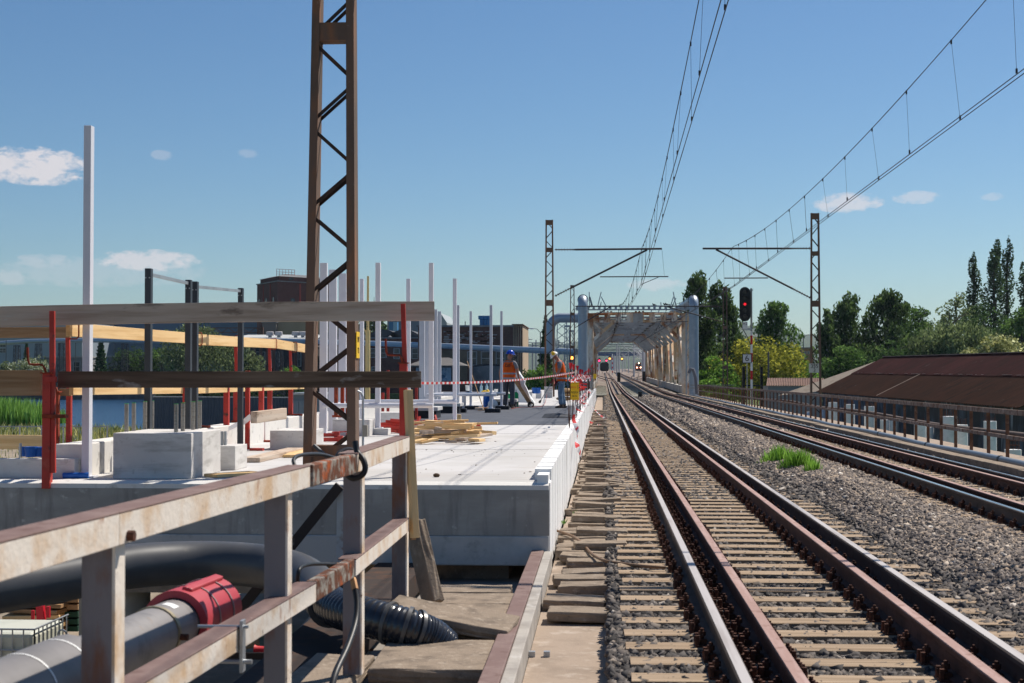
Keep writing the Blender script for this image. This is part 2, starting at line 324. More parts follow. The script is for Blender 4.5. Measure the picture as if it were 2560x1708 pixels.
# ------------------------------------------------------------------ ground, water, banks
g = MB(); g.add([(-9000,-600,-4.6),(9000,-600,-4.6),(9000,12000,-4.6),(-9000,12000,-4.6)], [(0,1,2,3)])
tag(g.build('ground', BANKGREEN), kind='structure')
def water_mat():
    m = bpy.data.materials.new('river water'); m.use_nodes = True; N = m.node_tree.nodes; L = m.node_tree.links; p = N['Principled BSDF']
    p.inputs['Base Color'].default_value = (.03,.09,.19,1); p.inputs['Roughness'].default_value = .1; p.inputs['Specular IOR Level'].default_value = .32; p.inputs['IOR'].default_value = 1.33
    t = N.new('ShaderNodeTexCoord'); mpn = N.new('ShaderNodeMapping'); mpn.inputs['Scale'].default_value = (.55,.16,1); L.new(t.outputs['Object'], mpn.inputs[0])
    n1 = N.new('ShaderNodeTexNoise'); n1.inputs['Scale'].default_value = 1.6; n1.inputs['Detail'].default_value = 5; n1.inputs['Roughness'].default_value = .65; L.new(mpn.outputs[0], n1.inputs['Vector'])
    b = N.new('ShaderNodeBump'); b.inputs['Strength'].default_value = 1; b.inputs['Distance'].default_value = .5; L.new(n1.outputs['Fac'], b.inputs['Height']); L.new(b.outputs[0], p.inputs['Normal'])
    return m
w = MB(); w.add([(-900,100,-3.6),(60,100,-3.6),(60,330,-3.6),(-900,330,-3.6)], [(0,1,2,3)])
tag(w.build('river', water_mat()), kind='structure')
# construction yard left of the viaduct, sloping into the river
yd = MB(); xs = np.linspace(-420, -1.6, 60); ys = np.concatenate([np.linspace(-60, 100, 40), np.linspace(102, 128, 12)])
vv = []; ff = []
for j, y in enumerate(ys):
    for i, x in enumerate(xs):
        edge = 112+5*math.sin(x*.05)+2.5*math.sin(x*.21+1)
        z = -3.0+.07*math.sin(x*.9+y*.4)*math.cos(y*.7)-max(0, y-edge)*.16
        vv.append((x, y, z))
for j in range(len(ys)-1):
    for i in range(len(xs)-1):
        a = j*len(xs)+i; ff.append((a, a+1, a+1+len(xs), a+len(xs)))
yd.add(vv, ff); tag(yd.build('yard_ground', SOIL, smooth=60), kind='structure')
fb = MB(); fb.add([(-900,323,-4.4),(900,323,-4.4),(900,323,-2.3),(-900,323,-2.3),(-900,900,-1.6),(900,900,-1.6)], [(0,1,2,3),(3,2,5,4)])
tag(fb.build('far_bank', BANKGREEN), kind='structure')
rl = MB(); rl.add([(9.6,-60,-4.0),(500,-60,-4.0),(500,420,-3.4),(9.6,420,-3.4)], [(0,1,2,3)])
tag(rl.build('low_ground', BANKGREEN), kind='structure')

# trackbed (old viaduct body)
tb = MB()
tb.prism([(-1.62,-4.5),(9.4,-4.5),(9.4,-.46),(-1.62,-.46)], 'y', -12, 139)
VIA = mat('old viaduct concrete', (.3,.27,.235), [((.2,.18,.155), 1.2, .45, .65), ((.4,.36,.31), 3, .55, .7)], .95, bump=(.3, 12), spec=.15)
tag(tb.build('viaduct', VIA), kind='structure')
te = MB(); ysx = [139, 160, 200, 260, 340, 450, 620, 900, 1400]
for a, b_ in zip(ysx[:-1], ysx[1:]):
    za, zb = zt(a)-.32, zt(b_)-.32; k = 4.2 if a < 205 else 22
    k0 = 4.2 if a < 205 else (4.2 if a < 215 else 22)
    te.add([(3.2-k0,a,za),(3.2+k0,a,za),(3.2+k,b_,zb),(3.2-k,b_,zb),(3.2-k0-1,a,za-3),(3.2+k0+1,a,za-3),(3.2+k+1,b_,zb-3),(3.2-k-1,b_,zb-3)],
           [(0,1,2,3),(0,3,7,4),(1,5,6,2)])
tag(te.build('far_trackbed', mat('dusty trackbed', (.28,.22,.18), [((.17,.12,.1), .3, .45, .62, (1,.1,1)), ((.36,.3,.25), 1.4, .5, .7)], .95, spec=.1)), kind='structure')
# concrete path beside the near track and gravel bed
pb = MB(); pb.bb(-.47, .03, -2, 139, -.5, -.31); tag(pb.build('concrete_path', CONC_PATH), kind='structure')
def hump(x): return .13*math.exp(-((x-3.45)/.55)**2)+.036
gb = MB(); xs = [.034]+[x*.25 for x in range(1, 28)]+[6.84]; ys = [-2+i*1.0 for i in range(142)]
vv = [(x, y, -.265+hump(x)+random.uniform(-.012,.012)) for y in ys for x in xs]; n = len(xs)
gb.add(vv, [(j*n+i, j*n+i+1, (j+1)*n+i+1, (j+1)*n+i) for j in range(len(ys)-1) for i in range(n-1)])
tag(gb.build('gravel_bed', GRAVEL, smooth=60), kind='structure')

def stones(name, m, boxes, attrshift=0):
    base = np.array([(-1,-1,-1),(1,-1,-1),(1,1,-1),(-1,1,-1),(-1,-1,1),(1,-1,1),(1,1,1),(-1,1,1)], float)
    fq = np.array([(3,2,1,0),(4,5,6,7),(0,1,5,4),(1,2,6,5),(2,3,7,6),(3,0,4,7)])
    P = []; S = []
    for (x0, x1, y0, y1, num, size, zo) in boxes:
        x = RNG.uniform(x0, x1, num); u = RNG.uniform(0, 1, num)
        y = 1/(1/y0+(1/y1-1/y0)*u) if y1 > y0*1.5 else RNG.uniform(y0, y1, num)
        z = -.224+zo+.13*np.exp(-((x-3.45)/.55)**2)+RNG.uniform(-.012, .022, num)
        P.append(np.stack([x, y, z], 1)); S.append(size*np.clip(RNG.lognormal(0, .36, num), .45, 1.55))
    P = np.concatenate(P); S = np.concatenate(S); k = len(P)
    V = base[None]*RNG.uniform(.25, 1.0, (k, 8, 3)); V = V*(S[:, None, None]*.5)*RNG.uniform(.6, 1.25, (k, 1, 3))
    ax = RNG.normal(size=(k, 3)); ax /= np.linalg.norm(ax, axis=1, keepdims=True); an = RNG.uniform(0, 6.28, k); c, s_ = np.cos(an), np.sin(an)
    K = np.zeros((k, 3, 3)); K[:,0,1] = -ax[:,2]; K[:,0,2] = ax[:,1]; K[:,1,0] = ax[:,2]; K[:,1,2] = -ax[:,0]; K[:,2,0] = -ax[:,1]; K[:,2,1] = ax[:,0]
    Rm = np.eye(3)[None]+s_[:,None,None]*K+(1-c)[:,None,None]*(K@K)
    V = np.einsum('kij,kvj->kvi', Rm, V)+P[:,None,:]
    Q = (np.arange(k)*8)[:,None,None]+fq[None]
    rnd = np.repeat(np.clip(RNG.beta(2, 2.4, k)+attrshift, 0, 1), 8)
    return np_mesh(name, V.reshape(-1, 3), Q.reshape(-1, 4), m, attr=rnd)
tag(stones('track_ballast', STONE_A, [(.04,.70,7.5,20,13000,.05,.0),(.75,2.15,7.5,20,24000,.05,.0),(2.2,2.95,8.5,22,13000,.05,.0),(.04,2.95,20,55,26000,.07,.002),(.04,2.95,55,125,9000,.1,0)]),
    'coarse dark grey crushed stone between the sleepers of the near track', 'ballast', kind='stuff')
tag(stones('loose_gravel', STONE_LT, [(2.85,4.45,9,22,42000,.046,.006),(2.85,4.45,22,60,30000,.065,.01),(4.6,6.85,16,45,26000,.068,0),(2.85,6.85,45,125,18000,.11,0)], .04),
    'pale crushed stone heaped between the two tracks', 'gravel', kind='stuff')

# ------------------------------------------------------------------ the two tracks
YS = [4, 12, 24, 40, 60, 85, 110, 128, 140, 155, 175, 200, 240, 300, 380, 480, 620]
def rail_mesh(x, prof):
    b = MB(); n = len(prof)
    for y in YS: b.v += [(x+px, y, pz+zt(y)) for px, pz in prof]
    for i in range(len(YS)-1):
        for j in range(n): a = i*n+j; c = i*n+(j+1) % n; b.f.append((a, c, c+n, a+n))
    b.f.append(tuple(range(n))); b.f.append(tuple((len(YS)-1)*n+j for j in range(n))[::-1]); return b
PROF = [(-.062,-.16),(.062,-.16),(.062,-.15),(.012,-.132),(.008,-.045),(.034,-.034),(.036,-.008),(.028,-.0015),(-.028,-.0015),(-.036,-.008),(-.034,-.034),(-.008,-.045),(-.012,-.132),(-.062,-.15)]
STRIP2 = [(-.033,-.006),(.033,-.006),(.031,.001),(-.031,.001)]
STRIP = [(-.027,-.003),(.027,-.003),(.027,.001),(-.027,.001)]
def sleeper_proto(parent, x0, x1):
    b = MB(); L_ = x1-x0; n = 8; vs = []
    for i in range(n+1):
        x = -L_/2+L_*i/n; j = .006*math.sin(i*2.1)
        vs += [(x,-.12+j,-.15),(x,.12+j,-.15),(x,.118-j,-.003),(x,.10,.0),(x,-.10,.0),(x,-.118+j,-.003)]
    fs = [(5,4,3,2,1,0), tuple(6*n+k for k in range(6))]
    for i in range(n):
        for k in range(6): fs.append((6*i+k, 6*i+(k+1) % 6, 6*i+6+(k+1) % 6, 6*i+6+k))
    b.add(vs, fs); return b.build('sleeper', SLEEPER, parent)
def fastening_mesh(xs):
    """ribbed base plates and coach screws of one sleeper"""
    b = MB()
    for x in xs:
        b.box((x, 0, .006), (.26,.15,.012))
        for sx in (-1, 1):
            for sy in (-.045, .045):
                b.tube([(x+sx*.115, sy, .01),(x+sx*.115, sy, .045)], .017, 6); b.box((x+sx*.115, sy, .055), (.024,.024,.026))
            b.box((x+sx*.082, 0, .028), (.05,.075,.03)); b.tube([(x+sx*.085,0,.04),(x+sx*.085,0,.105)], .012, 6); b.tube([(x+sx*.085,0,.06),(x+sx*.085,0,.088)], .023, 6)
    return b
def make_track(cx, rails, label, top, nsl, y0, dense):
    t = thing('railway_track', label, 'railway track', (0,0,0))
    for x in (rails[0], rails[3]):
        r = rail_mesh(x, PROF).build('rail', RAIL_RUN, t, smooth=35); rail_mesh(x, STRIP).build('running_surface', top, r)
    for x in (rails[1], rails[2]): r = rail_mesh(x, PROF).build('guard_rail', RAIL_GUARD, t, smooth=35); rail_mesh(x, STRIP2).build('worn_lit_top', GUARD_TOP, r)
    sp = None; fm = None; y = y0; i = 0
    while i < nsl:
        if i == 0:
            s = sleeper_proto(t, cx-1.3, cx+1.3); f = fastening_mesh([0]).build('rail_fastening', BOLT, s); f.location = (rails[0]-cx,0,.001); sp, fm = s, f
            for r in rails[1:]: f = fm.copy(); COL.objects.link(f); f.parent = s; f.location = (r-cx,0,.001)
        else:
            s = sp.copy(); COL.objects.link(s); s.parent = t
            if i < dense:
                for r in rails: f = fm.copy(); COL.objects.link(f); f.parent = s; f.location = (r-cx,0,.001)
        s.location = (cx+random.uniform(-.02,.02), y, -.172); s.rotation_euler = (0, random.uniform(-.004,.004), random.uniform(-.012,.012))
        y += .489*random.uniform(.97,1.03); i += 1
    b = MB()
    while y < 139:
        b.box((cx+random.uniform(-.02,.02), y, -.255), (2.6,.23,.16)); y += .489
    f = b.build('distant_sleeper', SLEEPER, t); f['kind'] = 'stuff'
    return t
make_track(1.44, (.69,.96,1.92,2.19), 'nearer railway track with grey running rails and rusty guard rails inside', RAIL_TOP, 100, 7.7, 70)
make_track(5.32, (4.57,4.84,5.80,6.07), 'farther railway track with shiny blue-lit running rails beside the curb', RAIL_SHINE, 100, 15.0, 60)
# rail joints (fishplates) near the foreground
# curb, hose and right hand strip
cb = MB()
nseg = 60
for i in range(nseg):
    y0 = 10+i*2.15; y1 = y0+2.13
    cb.bb(6.85, 7.12+random.uniform(-.01,.01), y0, y1, -.5, -.06+random.uniform(-.012,.012))
tag(cb.build('concrete_curb', CONC_OLD, bevel=.012), 'long weathered concrete trough curb along the far track', 'curb')
rs = MB(); rs.bb(7.125, 9.35, 8, 139, -.5, -.3); tag(rs.build('side_walkway', CONC_PATH), kind='structure')
hp = []; y = 12
while y < 126:
    hp.append((7.27+.03*math.sin(y*.35)+.02*math.sin(y*.9), y, -.0+.012*math.sin(y*.5)-.05)); y += 1.2
ho = MB().tube(hp, .062, 10); HOSE = mat('grey hose', (.17,.2,.235), [((.22,.25,.29), 2, .5, .7)], .45)
hose = tag(ho.build('grey_hose', HOSE, smooth=60), 'long grey plastic hose lying on the curb below the rusty fence', 'hose')
jb = MB()
for i in range(3, len(hp)-1, 5): p = Vector(hp[i]); jb.tube([p-Vector((0,.05,0)), p+Vector((0,.05,0))], .072, 10)
jb.build('clamp', BLACKRUB, hose)
# ------------------------------------------------------------------ new platform
DZ = .47
pf = thing('platform', 'long new pale concrete platform deck left of the railway track', 'platform', (-2.8, 14, DZ))
b = MB(); b.prism([(13.98,DZ),(112,DZ),(112,-.28),(13.905,-.28),(13.905,DZ-.065)], 'x', -5.47, -.625); b.prism([(13.98,DZ-.001),(14.95,DZ-.001),(14.95,-.28),(13.905,-.28),(13.905,DZ-.065)], 'x', -11, -5.472)
b.build('slab', CONC_DECK, pf, world=True)
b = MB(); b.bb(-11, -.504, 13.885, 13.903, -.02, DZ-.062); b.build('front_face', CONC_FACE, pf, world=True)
b = MB(); b.bb(-11, -.507, 13.87, 13.903, -.30, -.024); b.build('base_course', mat('lower pour concrete', (.44,.43,.415), [((.55,.54,.52), 1.4, .45, .65), ((.32,.315,.30), 5, .55, .7), ((.11,.11,.105), 30, .66, .76)], .9, bump=(.3, 30), spec=.2), pf, world=True, bevel=.012)
b = MB(); b.prism([(13.98,DZ+.003),(14.03,DZ+.003),(14.03,DZ-.03),(13.90,DZ-.10),(13.885,DZ-.075),(13.89,DZ-.02)], 'x', -11, -.507); b.build('edge_strip', CONC_LIP, pf, world=True)
b = MB(); y = 14.0; i = 0
b.bb(-.62,-.514, 13.95, 112, -.34, .545)
while y < 112:
    j = random.uniform(-.006,.006)
    b.bb(-.66+j*.5, -.50+j*.5, y, y+.36+j, -.335, .575+j if i > 0 else .468); y += .40 if y < 70 else .8; i += 1
b.build('ribbed_edge', CONC_WHITE, pf, world=True)
b = MB(); y = 14.45
while y < 70:
    b.bb(-5.45, -5.17, y, y+3.95, DZ-.02, .80+random.uniform(-.01,.01)); y += 4.0
b.build('parapet', CONC_LIP, pf, world=True, bevel=.012)
b = MB(); b.bb(-5.3,-.9, 14.15, 14.9, -.62, -.282)
b.build('pier_cap', CONC_OLD, pf, world=True)
for x in (-4.75, -2.6): MB().tube([(x,14.55,-3.4),(x,14.55,-.62)], .24, 16).build('pier', mat('beige pier concrete', (.42,.385,.32), [((.33,.3,.25), 2, .45, .65), ((.5,.46,.4), 6, .55, .7)], .9, bump=(.15,20)), pf, world=True, smooth=50)
b = MB()
for y in (20.3, 25.9, 57.5, 80): b.bb(-5.1, -.68, y, y+.012, DZ+.0005, DZ+.003)
b.build('pour_joint', mat('joint grime', (.44,.415,.39)), pf, world=True)
# bitumen membrane laid on the deck: a thing on the platform
b = MB()
for k in range(7):
    x0 = -4.9+k*.61; b.bb(x0, x0+.625, 30.6+.01*k, 51-.2*(k % 3), DZ+.002+.002*(k % 2), DZ+.008+.002*(k % 2))
tag(b.build('roofing_membrane', MEMBRANE), 'dark bitumen membrane sheets covering the deck where the two workers stand', 'membrane')
b = MB(); c = atZ(1400, 1046, DZ)
b.add([(c.x-.45,c.y,DZ+.012),(c.x+.5,c.y-.3,DZ+.012),(c.x+.42,c.y+.25,DZ+.05),(c.x-.02,c.y+.3,DZ+.12),(c.x-.38,c.y+.35,DZ+.10),(c.x-.0,c.y-.05,DZ+.05)], [(0,1,5),(1,2,5),(2,3,5),(3,4,5),(4,0,5)])
tag(b.build('membrane_offcut', BITUMEN), 'small crumpled black offcut lying near the front edge of the membrane', 'offcut')

def concrete_block(x0, x1, y0, y1, z1, label, cat='concrete block', m=CONC_NEW, z0=DZ, name='concrete_block', dark=False, group=None):
    t = thing(name, label, cat, ((x0+x1)/2, (y0+y1)/2, z0), 0, group)
    b = MB().bb(x0, x1, y0, y1, z0, z1)
    b.build('block', BITUMEN if dark else m, t, world=True, bevel=.006)
    if dark: MB().bb(x0-.04, x1+.04, y0-.04, y1+.04, z1+.001, z1+.09).build('cap_slab', CONC_NEW, t, world=True, bevel=.008)
    return t
blk = concrete_block(-4.80,-4.02,14.28,15.4,.917, 'large concrete foundation block with eight threaded bars at the platform front')
THREAD = mat('threaded bar', (.40,.38,.34), [((.3,.27,.23), 18, .45, .62, (1,1,6)), ((.5,.48,.44), 5, .55, .7)], .6, .25)
for zx, zy, zt_ in ((1125,425,175),(1190,418,168),(1290,402,155),(1353,393,150),(1567,430,178),(1627,420,168),(1718,408,158),(1777,398,150)):
    p = atZ(zx/3.56, 960+zy/3.56, .917); h = (zy-zt_)/3.56*p.y/F
    b = MB()
    for k in range(26): b.tube([(p.x,p.y,.917+h*k/26),(p.x,p.y,.917+h*(k+.6)/26)], .0225, 10); b.tube([(p.x,p.y,.917+h*(k+.6)/26),(p.x,p.y,.917+h*(k+1)/26)], .0195, 10)
    o = b.build('threaded_bar', THREAD, blk, world=True, smooth=40)
    MB().tube([(p.x,p.y,.917+h+.0005),(p.x,p.y,.917+h+.006)], .0228, 10).build('green_cap', mat('green cap', (.1,.4,.12)), o, world=False).location = -Vector(blk.location)
b2_ = concrete_block(-4.5,-3.92,15.62,16.15,.73, 'small concrete block behind the big eight-bar block')
for px in (547,555,563):
    p = atY(px, 1113, 15.8); MB().tube([(p.x,p.y,.73),(p.x,p.y,.88)], .016, 8).build('threaded_bar', STEEL, b2_, world=True)
b3_ = concrete_block(-4.54,-3.99,20.0,21.0,.735, 'concrete block with red tape trailing down, left of the big rusty mast foot')
concrete_block(-4.56,-3.93,24.8,25.4,.746, 'concrete block seen between the two legs of the big rusty mast')
concrete_block(-4.62,-4.05,30,30.8,.74, 'concrete block behind the front white post row, right of the rusty mast')
concrete_block(-4.5,-3.95,35,36,.66, 'black coated foundation block with concrete cap behind the red steel heap', dark=True)
concrete_block(-4.55,-3.9,40,41,.66, 'black coated foundation block at the second white shelter frame', dark=True)
concrete_block(-3.5,-2.8,47.5,48.5,.66, 'black coated foundation block just left of the blue sheet', dark=True)
lb = concrete_block(-7.2,-5.19,14.3,14.44,.66, 'low rough concrete block under the red prop at the left edge')
for px in (51,):
    p = atY(px, 1150, 14.6); MB().tube([(p.x,p.y,.66),(p.x,p.y,.80)], .014, 8).build('threaded_bar', STEEL, lb, world=True)
def plinth(px0, px1, y, top, label, dark=False, dp=.35):
    a = atY(px0, 1000, y).x; c = atY(px1, 1000, y).x
    return concrete_block(a, c, y-dp/2, y+dp/2, top, label, 'post footing', BITUMEN if dark else CONC_NEW, name='post_footing')
plinth(936, 974, 25.4, .58, 'concrete footing of the white post right of the rusty mast')
plinth(1049, 1090, 25.6, .58, 'concrete footing of the white post just behind the timber heap')
plinth(1109, 1160, 29.7, .58, 'concrete footing at the near edge of the black membrane')
plinth(1141, 1166, 40.8, .59, 'black footing of the near left post of the second shelter', True)
plinth(1213, 1251, 40.8, .59, 'black footing of the near right post of the second shelter', True)
plinth(1163, 1196, 44.6, .59, 'black footing of the far left post of the second shelter', True)
plinth(1239, 1273, 44.6, .59, 'black footing beside the left worker in blue helmet', True)

# white shelter frames
def shelter(y0, y1, posts, label):
    t = thing('shelter_frame', label, 'shelter frame', (-3.9, (y0+y1)/2, DZ))
    for px, Y, w, zb in posts:
        x = atY(px, 900, Y).x; MB().bb(x-w/2, x+w/2, Y-.05, Y+.05, zb, 3.45).build('post', POST_WHITE, t, world=True, bevel=.006)
        MB().box((x, Y, zb+.008), (w+.1, .2, .016)).build('base_plate', POST_WHITE, t, world=True)
    for Y in (y0, y1):
        for z in (.97,):
            MB().tube([(-4.85, Y-.06, z),(-2.93, Y-.06, z)], .042, 10).build('crossbar', POST_WHITE, t, world=True, smooth=50)
    MB().bb(-4.89,-4.81, y0, y1, .93, 1.0).build('crossbar', POST_WHITE, t, world=True)
    return t
shelter(25.5, 29.7, [(809,25.5,.125,DZ),(832,27.1,.146,DZ),(856.5,28.1,.146,DZ),(871,29.0,.06,DZ),(904.5,29.7,.075,DZ),(945,25.5,.083,.58),(1021,29.7,.08,DZ),(1078,25.6,.078,.58),(1137,29.7,.075,.58)],
        'nearer white steel shelter frame of bare posts beside the rusty mast')
shelter(40.8, 44.6, [(1055,40.8,.15,DZ),(1068,42.0,.13,DZ),(1089.5,43.3,.09,DZ),(1098.7,44.6,.10,DZ),(1145,40.8,.08,.59),(1177,44.6,.07,.59),(1227.7,40.8,.075,.59),(1253.8,44.6,.07,.59)],
        'farther white steel shelter frame of bare posts beside the left worker')
pw = atY(216, 1195, 14.42)
t = thing('white_post', 'single tall white post beside the big eight-bar block', 'post', (pw.x, 14.42, DZ))
MB().bb(pw.x-.037, pw.x+.037, 14.38, 14.48, DZ, 3.97).build('shaft', POST_WHITE, t, world=True, bevel=.004)
MB().box((pw.x, 14.43, DZ+.008), (.16,.2,.016)).build('base_plate', POST_WHITE, t, world=True)
def goal(pts, label):
    t = thing('goal_shaped_portal', label, 'portal', (-4.75, pts[0][1], DZ)); tops = []
    for px, Y, zt_ in pts:
        x = atY(px, 900, Y).x; tops.append(Vector((x, Y, zt_)))
        MB().bb(x-.033, x+.033, Y-.04, Y+.04, DZ, zt_).build('post', POST_GREY, t, world=True, bevel=.004)
        MB().box((x, Y, DZ+.01), (.2,.22,.02)).build('base_plate', STEEL, t, world=True)
    MB().beam(tops[0]-Vector((0,0,.06)), tops[1]-Vector((0,0,.04)), .02, .035).build('top_bar', STEEL, t, world=True)
    for p in tops:
        b = MB()
        for dx in (-.02,.02): b.tube([(p.x+dx, p.y-.045, p.z-.1),(p.x+dx, p.y-.037, p.z-.1)], .008, 8)
        b.build('bolt', STEEL, t, world=True)
    return t
goal([(371,15.45,2.62),(471,17.0,2.60)], 'nearer anthracite steel post pair joined by a thin bar')
goal([(487.5,17.3,2.60),(601.5,19.6,2.66)], 'farther anthracite steel post pair joined by a thin bar')

# ------------------------------------------------------------------ board railings and red steel posts on the platform
def plank(px0, py0, Y0, px1, py1, Y1, h, m, label, th=.04, roll=0, bow=0, cat='plank', name='plank', end=0):
    return tag(board(name, atY(px0, py0, Y0), atY(px1, py1, Y1), th, h, m, None, roll, bow, 8, end), label, cat)
plank(-60, 793, 14.02, 1086, 778, 15.0, .198, WOOD_GREY, 'long weathered grey guard plank across the picture, topmost board', bow=.015)
plank(146, 949, 14.08, 1053, 949, 14.3, .16, WOOD_DARK, 'long dark stained guard plank below the top board', th=.04)
plank(-60, 958, 14.02, 104, 957, 14.02, .245, WOOD_BROWN, 'wide brown plank end left of the red prop', th=.045)
plank(-60, 832, 15.6, 177, 831, 15.6, .115, WOOD_BROWN, 'brown plank behind the top guard board at the left edge')
plank(149, 981, 15.9, 179, 981, 15.9, .08, WOOD_BROWN, 'short brown plank stub right of the red prop')
plank(-40, 1105, 15.4, 108, 1106, 15.4, .15, WOOD_NEW, 'low yellow stained plank at the left edge behind the red prop')
def sideplank(pts, h, label):
    ps = [atX(x, y, -5.27+dx) for x, y, dx in pts]; o = board('plank', ps[0], ps[1], .045, h, WOOD_NEW, None, 0, .0, 4); return tag(o, label, 'plank')
sideplank([(170,824,0),(480,846,0)], .135, 'sunlit yellow plank, nearest of the upper side railing')
sideplank([(474,848,.05),(692,860,.05)], .14, 'sunlit yellow plank, middle of the upper side railing')
sideplank([(686,859,.0),(772,873,.0)], .145, 'sunlit yellow plank, far end of the upper side railing by the mast')
sideplank([(178,973,0),(490,972,0)], .12, 'sunlit yellow plank, nearer one of the lower side railing')
sideplank([(480,972,.05),(768,963,.05)], .13, 'sunlit yellow plank, farther one of the lower side railing')
def guard_post(x, y, z0, zl, z1, label, wl=.075, wu=.05, off=.03, hook=True, m=RED, group=None):
    t = thing('guardrail_post', label, 'guardrail post', (x, y, z0), 0, group)
    MB().bb(x-wl/2, x+wl/2, y-wl/2, y+wl/2, z0, zl).build('lower_tube', m, t, world=True, bevel=.004)
    MB().box((x, y, zl+.006), (wl+.03, wl+.03, .012)).build('collar', RED_RUST, t, world=True)
    MB().beam((x+off, y-.01, z0+.15 if abs(off) > .06 else zl), (x+off-.02, y-.01, z1), wu, .035, (0,1,0)).build('upright', m, t, world=True, bevel=.003)
    if hook:
        hb = MB().tube([(x-.01,y-.03,zl+.01),(x-.012,y-.05,zl+.05),(x-.03,y-.07,zl+.085),(x-.11,y-.08,zl+.085),(x-.15,y-.08,zl+.09),(x-.165,y-.08,zl+.13),(x-.17,y-.08,zl+.25)], .0115, 8)
        hb.build('hook', RED_RUST, t, world=True, smooth=60)
    if z0 > .45: MB().bb(x-.06, x+.20, y-.05, y+.05, z0, z0+.03).build('foot', RED_RUST, t, world=True)
    return t
p = atY(114, 1190, 13.86)
gp = guard_post(p.x, 13.9, .40, 1.50, 2.10, 'red painted guardrail post and prop at the left, in front of the grey board', .08, .05, .062)
MB().bb(p.x-.012, p.x+.09, 13.84, 13.9, 1.42, 1.47).build('bracket', RED, gp, world=True)
MB().bb(p.x-.03, p.x+.20, 13.83, 13.9, 1.075, 1.11).build('shelf_plate', RED_RUST, gp, world=True)
p = atY(1013, 1100, 14.85)
guard_post(p.x, 14.72, .42, 1.60, 2.20, 'dark red guardrail post near the right end of the two boards', .075, .045, .014)
n = 0
for px, Y, hi in ((428,18.3,0),(479,19.2,1),(533,20.3,0),(581,21.4,1),(625,22.4,0),(669,23.6,1),(722,25.2,1)):
    x = -5.36 if hi else -5.22
    lab = ['first','second','third','fourth','fifth','sixth','seventh'][n]; n += 1
    guard_post(x, Y, .80 if hi else DZ, 1.36 if hi else 1.42, 1.98 if hi else 1.46, lab+' red guardrail post along the yellow side planks, counted from the near end', .072, .045, .01, False, RED, 'red posts along the side railing')
for px, yb, Y, zt_ in ((142,1105,15.8,1.35),(173,1105,16.2,2.0)):
    x = atY(px, 1000, Y).x
    guard_post(x, Y, .62, 1.3, zt_, ('short' if px == 142 else 'tall')+' red post behind the red prop at the far left', .055, .045, 0, False, RED_RUST if px == 142 else RED)
# clamps hooked over the yellow planks
for px, py in ((503,848),(603,853),(690,860),(741,868),(194,826)):
    c = atX(px, py, -5.19); h = .085
    tag(MB().tube([c+Vector((-.09,0,h*.9)), c+Vector((-.0,0,h)), c+Vector((.012,0,h*.6)), c+Vector((.012,0,-h*.7)), c+Vector((-.01,.0,-h)), c+Vector((-.09,0,-h))], .008, 6).build('plank_clamp', RED_RUST, smooth=60),
        'thin rusty clamp hooked round the yellow plank, '+{503:'just right of the plank joint',603:'by the right anthracite post',690:'at the far plank joint',741:'nearest the rusty mast',194:'nearest the white post'}[px], 'clamp')
# free-standing red post with a timber block on it, behind the blocks
for px, Y, z1, lab in ((619,19.8,1.55,'red prop carrying a square timber between the blocks'),):
    x = atY(px, 1000, Y).x; t = thing('steel_prop', lab, 'prop', (x, Y, DZ))
    MB().bb(x-.028, x+.028, Y-.03, Y+.03, DZ, z1).build('shaft', RED, t, world=True); MB().bb(x-.03, x+.22, Y-.05, Y+.05, DZ, DZ+.035).build('foot', RED, t, world=True)
tag(board('timber_block', atY(634, 1044, 19.6), atY(710, 1034, 20.6), .09, .155, WOOD_GREY), 'short square timber held by the red prop', 'timber')
for px, Y, z0, z1, lab in ((840,26,DZ+.28,1.36,'left'),(856,26.3,DZ+.28,1.3,'middle'),(869,26.6,DZ+.28,1.4,'right')):
    x = atY(px, 1000, Y).x; t = thing('steel_prop', lab+' of three rusty red props standing behind the mast brace', 'prop', (x, Y, z0))
    MB().bb(x-.03, x+.03, Y-.03, Y+.03, z0, z1).build('shaft', RED_RUST, t, world=True); MB().bb(x-.06, x+.2, Y-.05, Y+.05, z0-.0, z0+.04).build('foot', RED_RUST, t, world=True)
for px, Y, z1 in ((970,34,1.62),(1041,34,1.56),(957,34,1.1)):
    x = atY(px, 1000, Y).x; t = thing('steel_prop', {970:'slim red post seen below the top board, left of the dark red guardrail post',1041:'slim red post right of the dark red guardrail post',957:'short slim red post near the yellow pole'}[px], 'prop', (x, Y, DZ))
    MB().bb(x-.03, x+.03, Y-.03, Y+.03, DZ, z1).build('shaft', RED, t, world=True); MB().box((x,Y,DZ+.02),(.2,.2,.04)).build('foot', RED_RUST, t, world=True)
# loose planks on the deck left
tag(board('plank', atZ(600,1158,DZ)+Vector((.1,.1,.03)), atZ(740,1130,DZ)+Vector((0,0,.03)), .22, .055, WOOD_GREY), 'grey plank lying on the deck left of the mast foot', 'plank')
tag(board('plank', atZ(700,1146,DZ)+Vector((.1,.1,.02)), atZ(770,1128,DZ)+Vector((0,0,.02)), .18, .035, WOOD_NEW), 'thin yellow board lying beside the grey plank', 'plank')
tag(board('plank', atZ(520,1196,DZ)+Vector((.0,.1,.02)), atZ(640,1187,DZ)+Vector((0,0,.02)), .22, .03, WOOD_NEW), 'yellow plywood board lying right of the eight-bar block', 'plank')
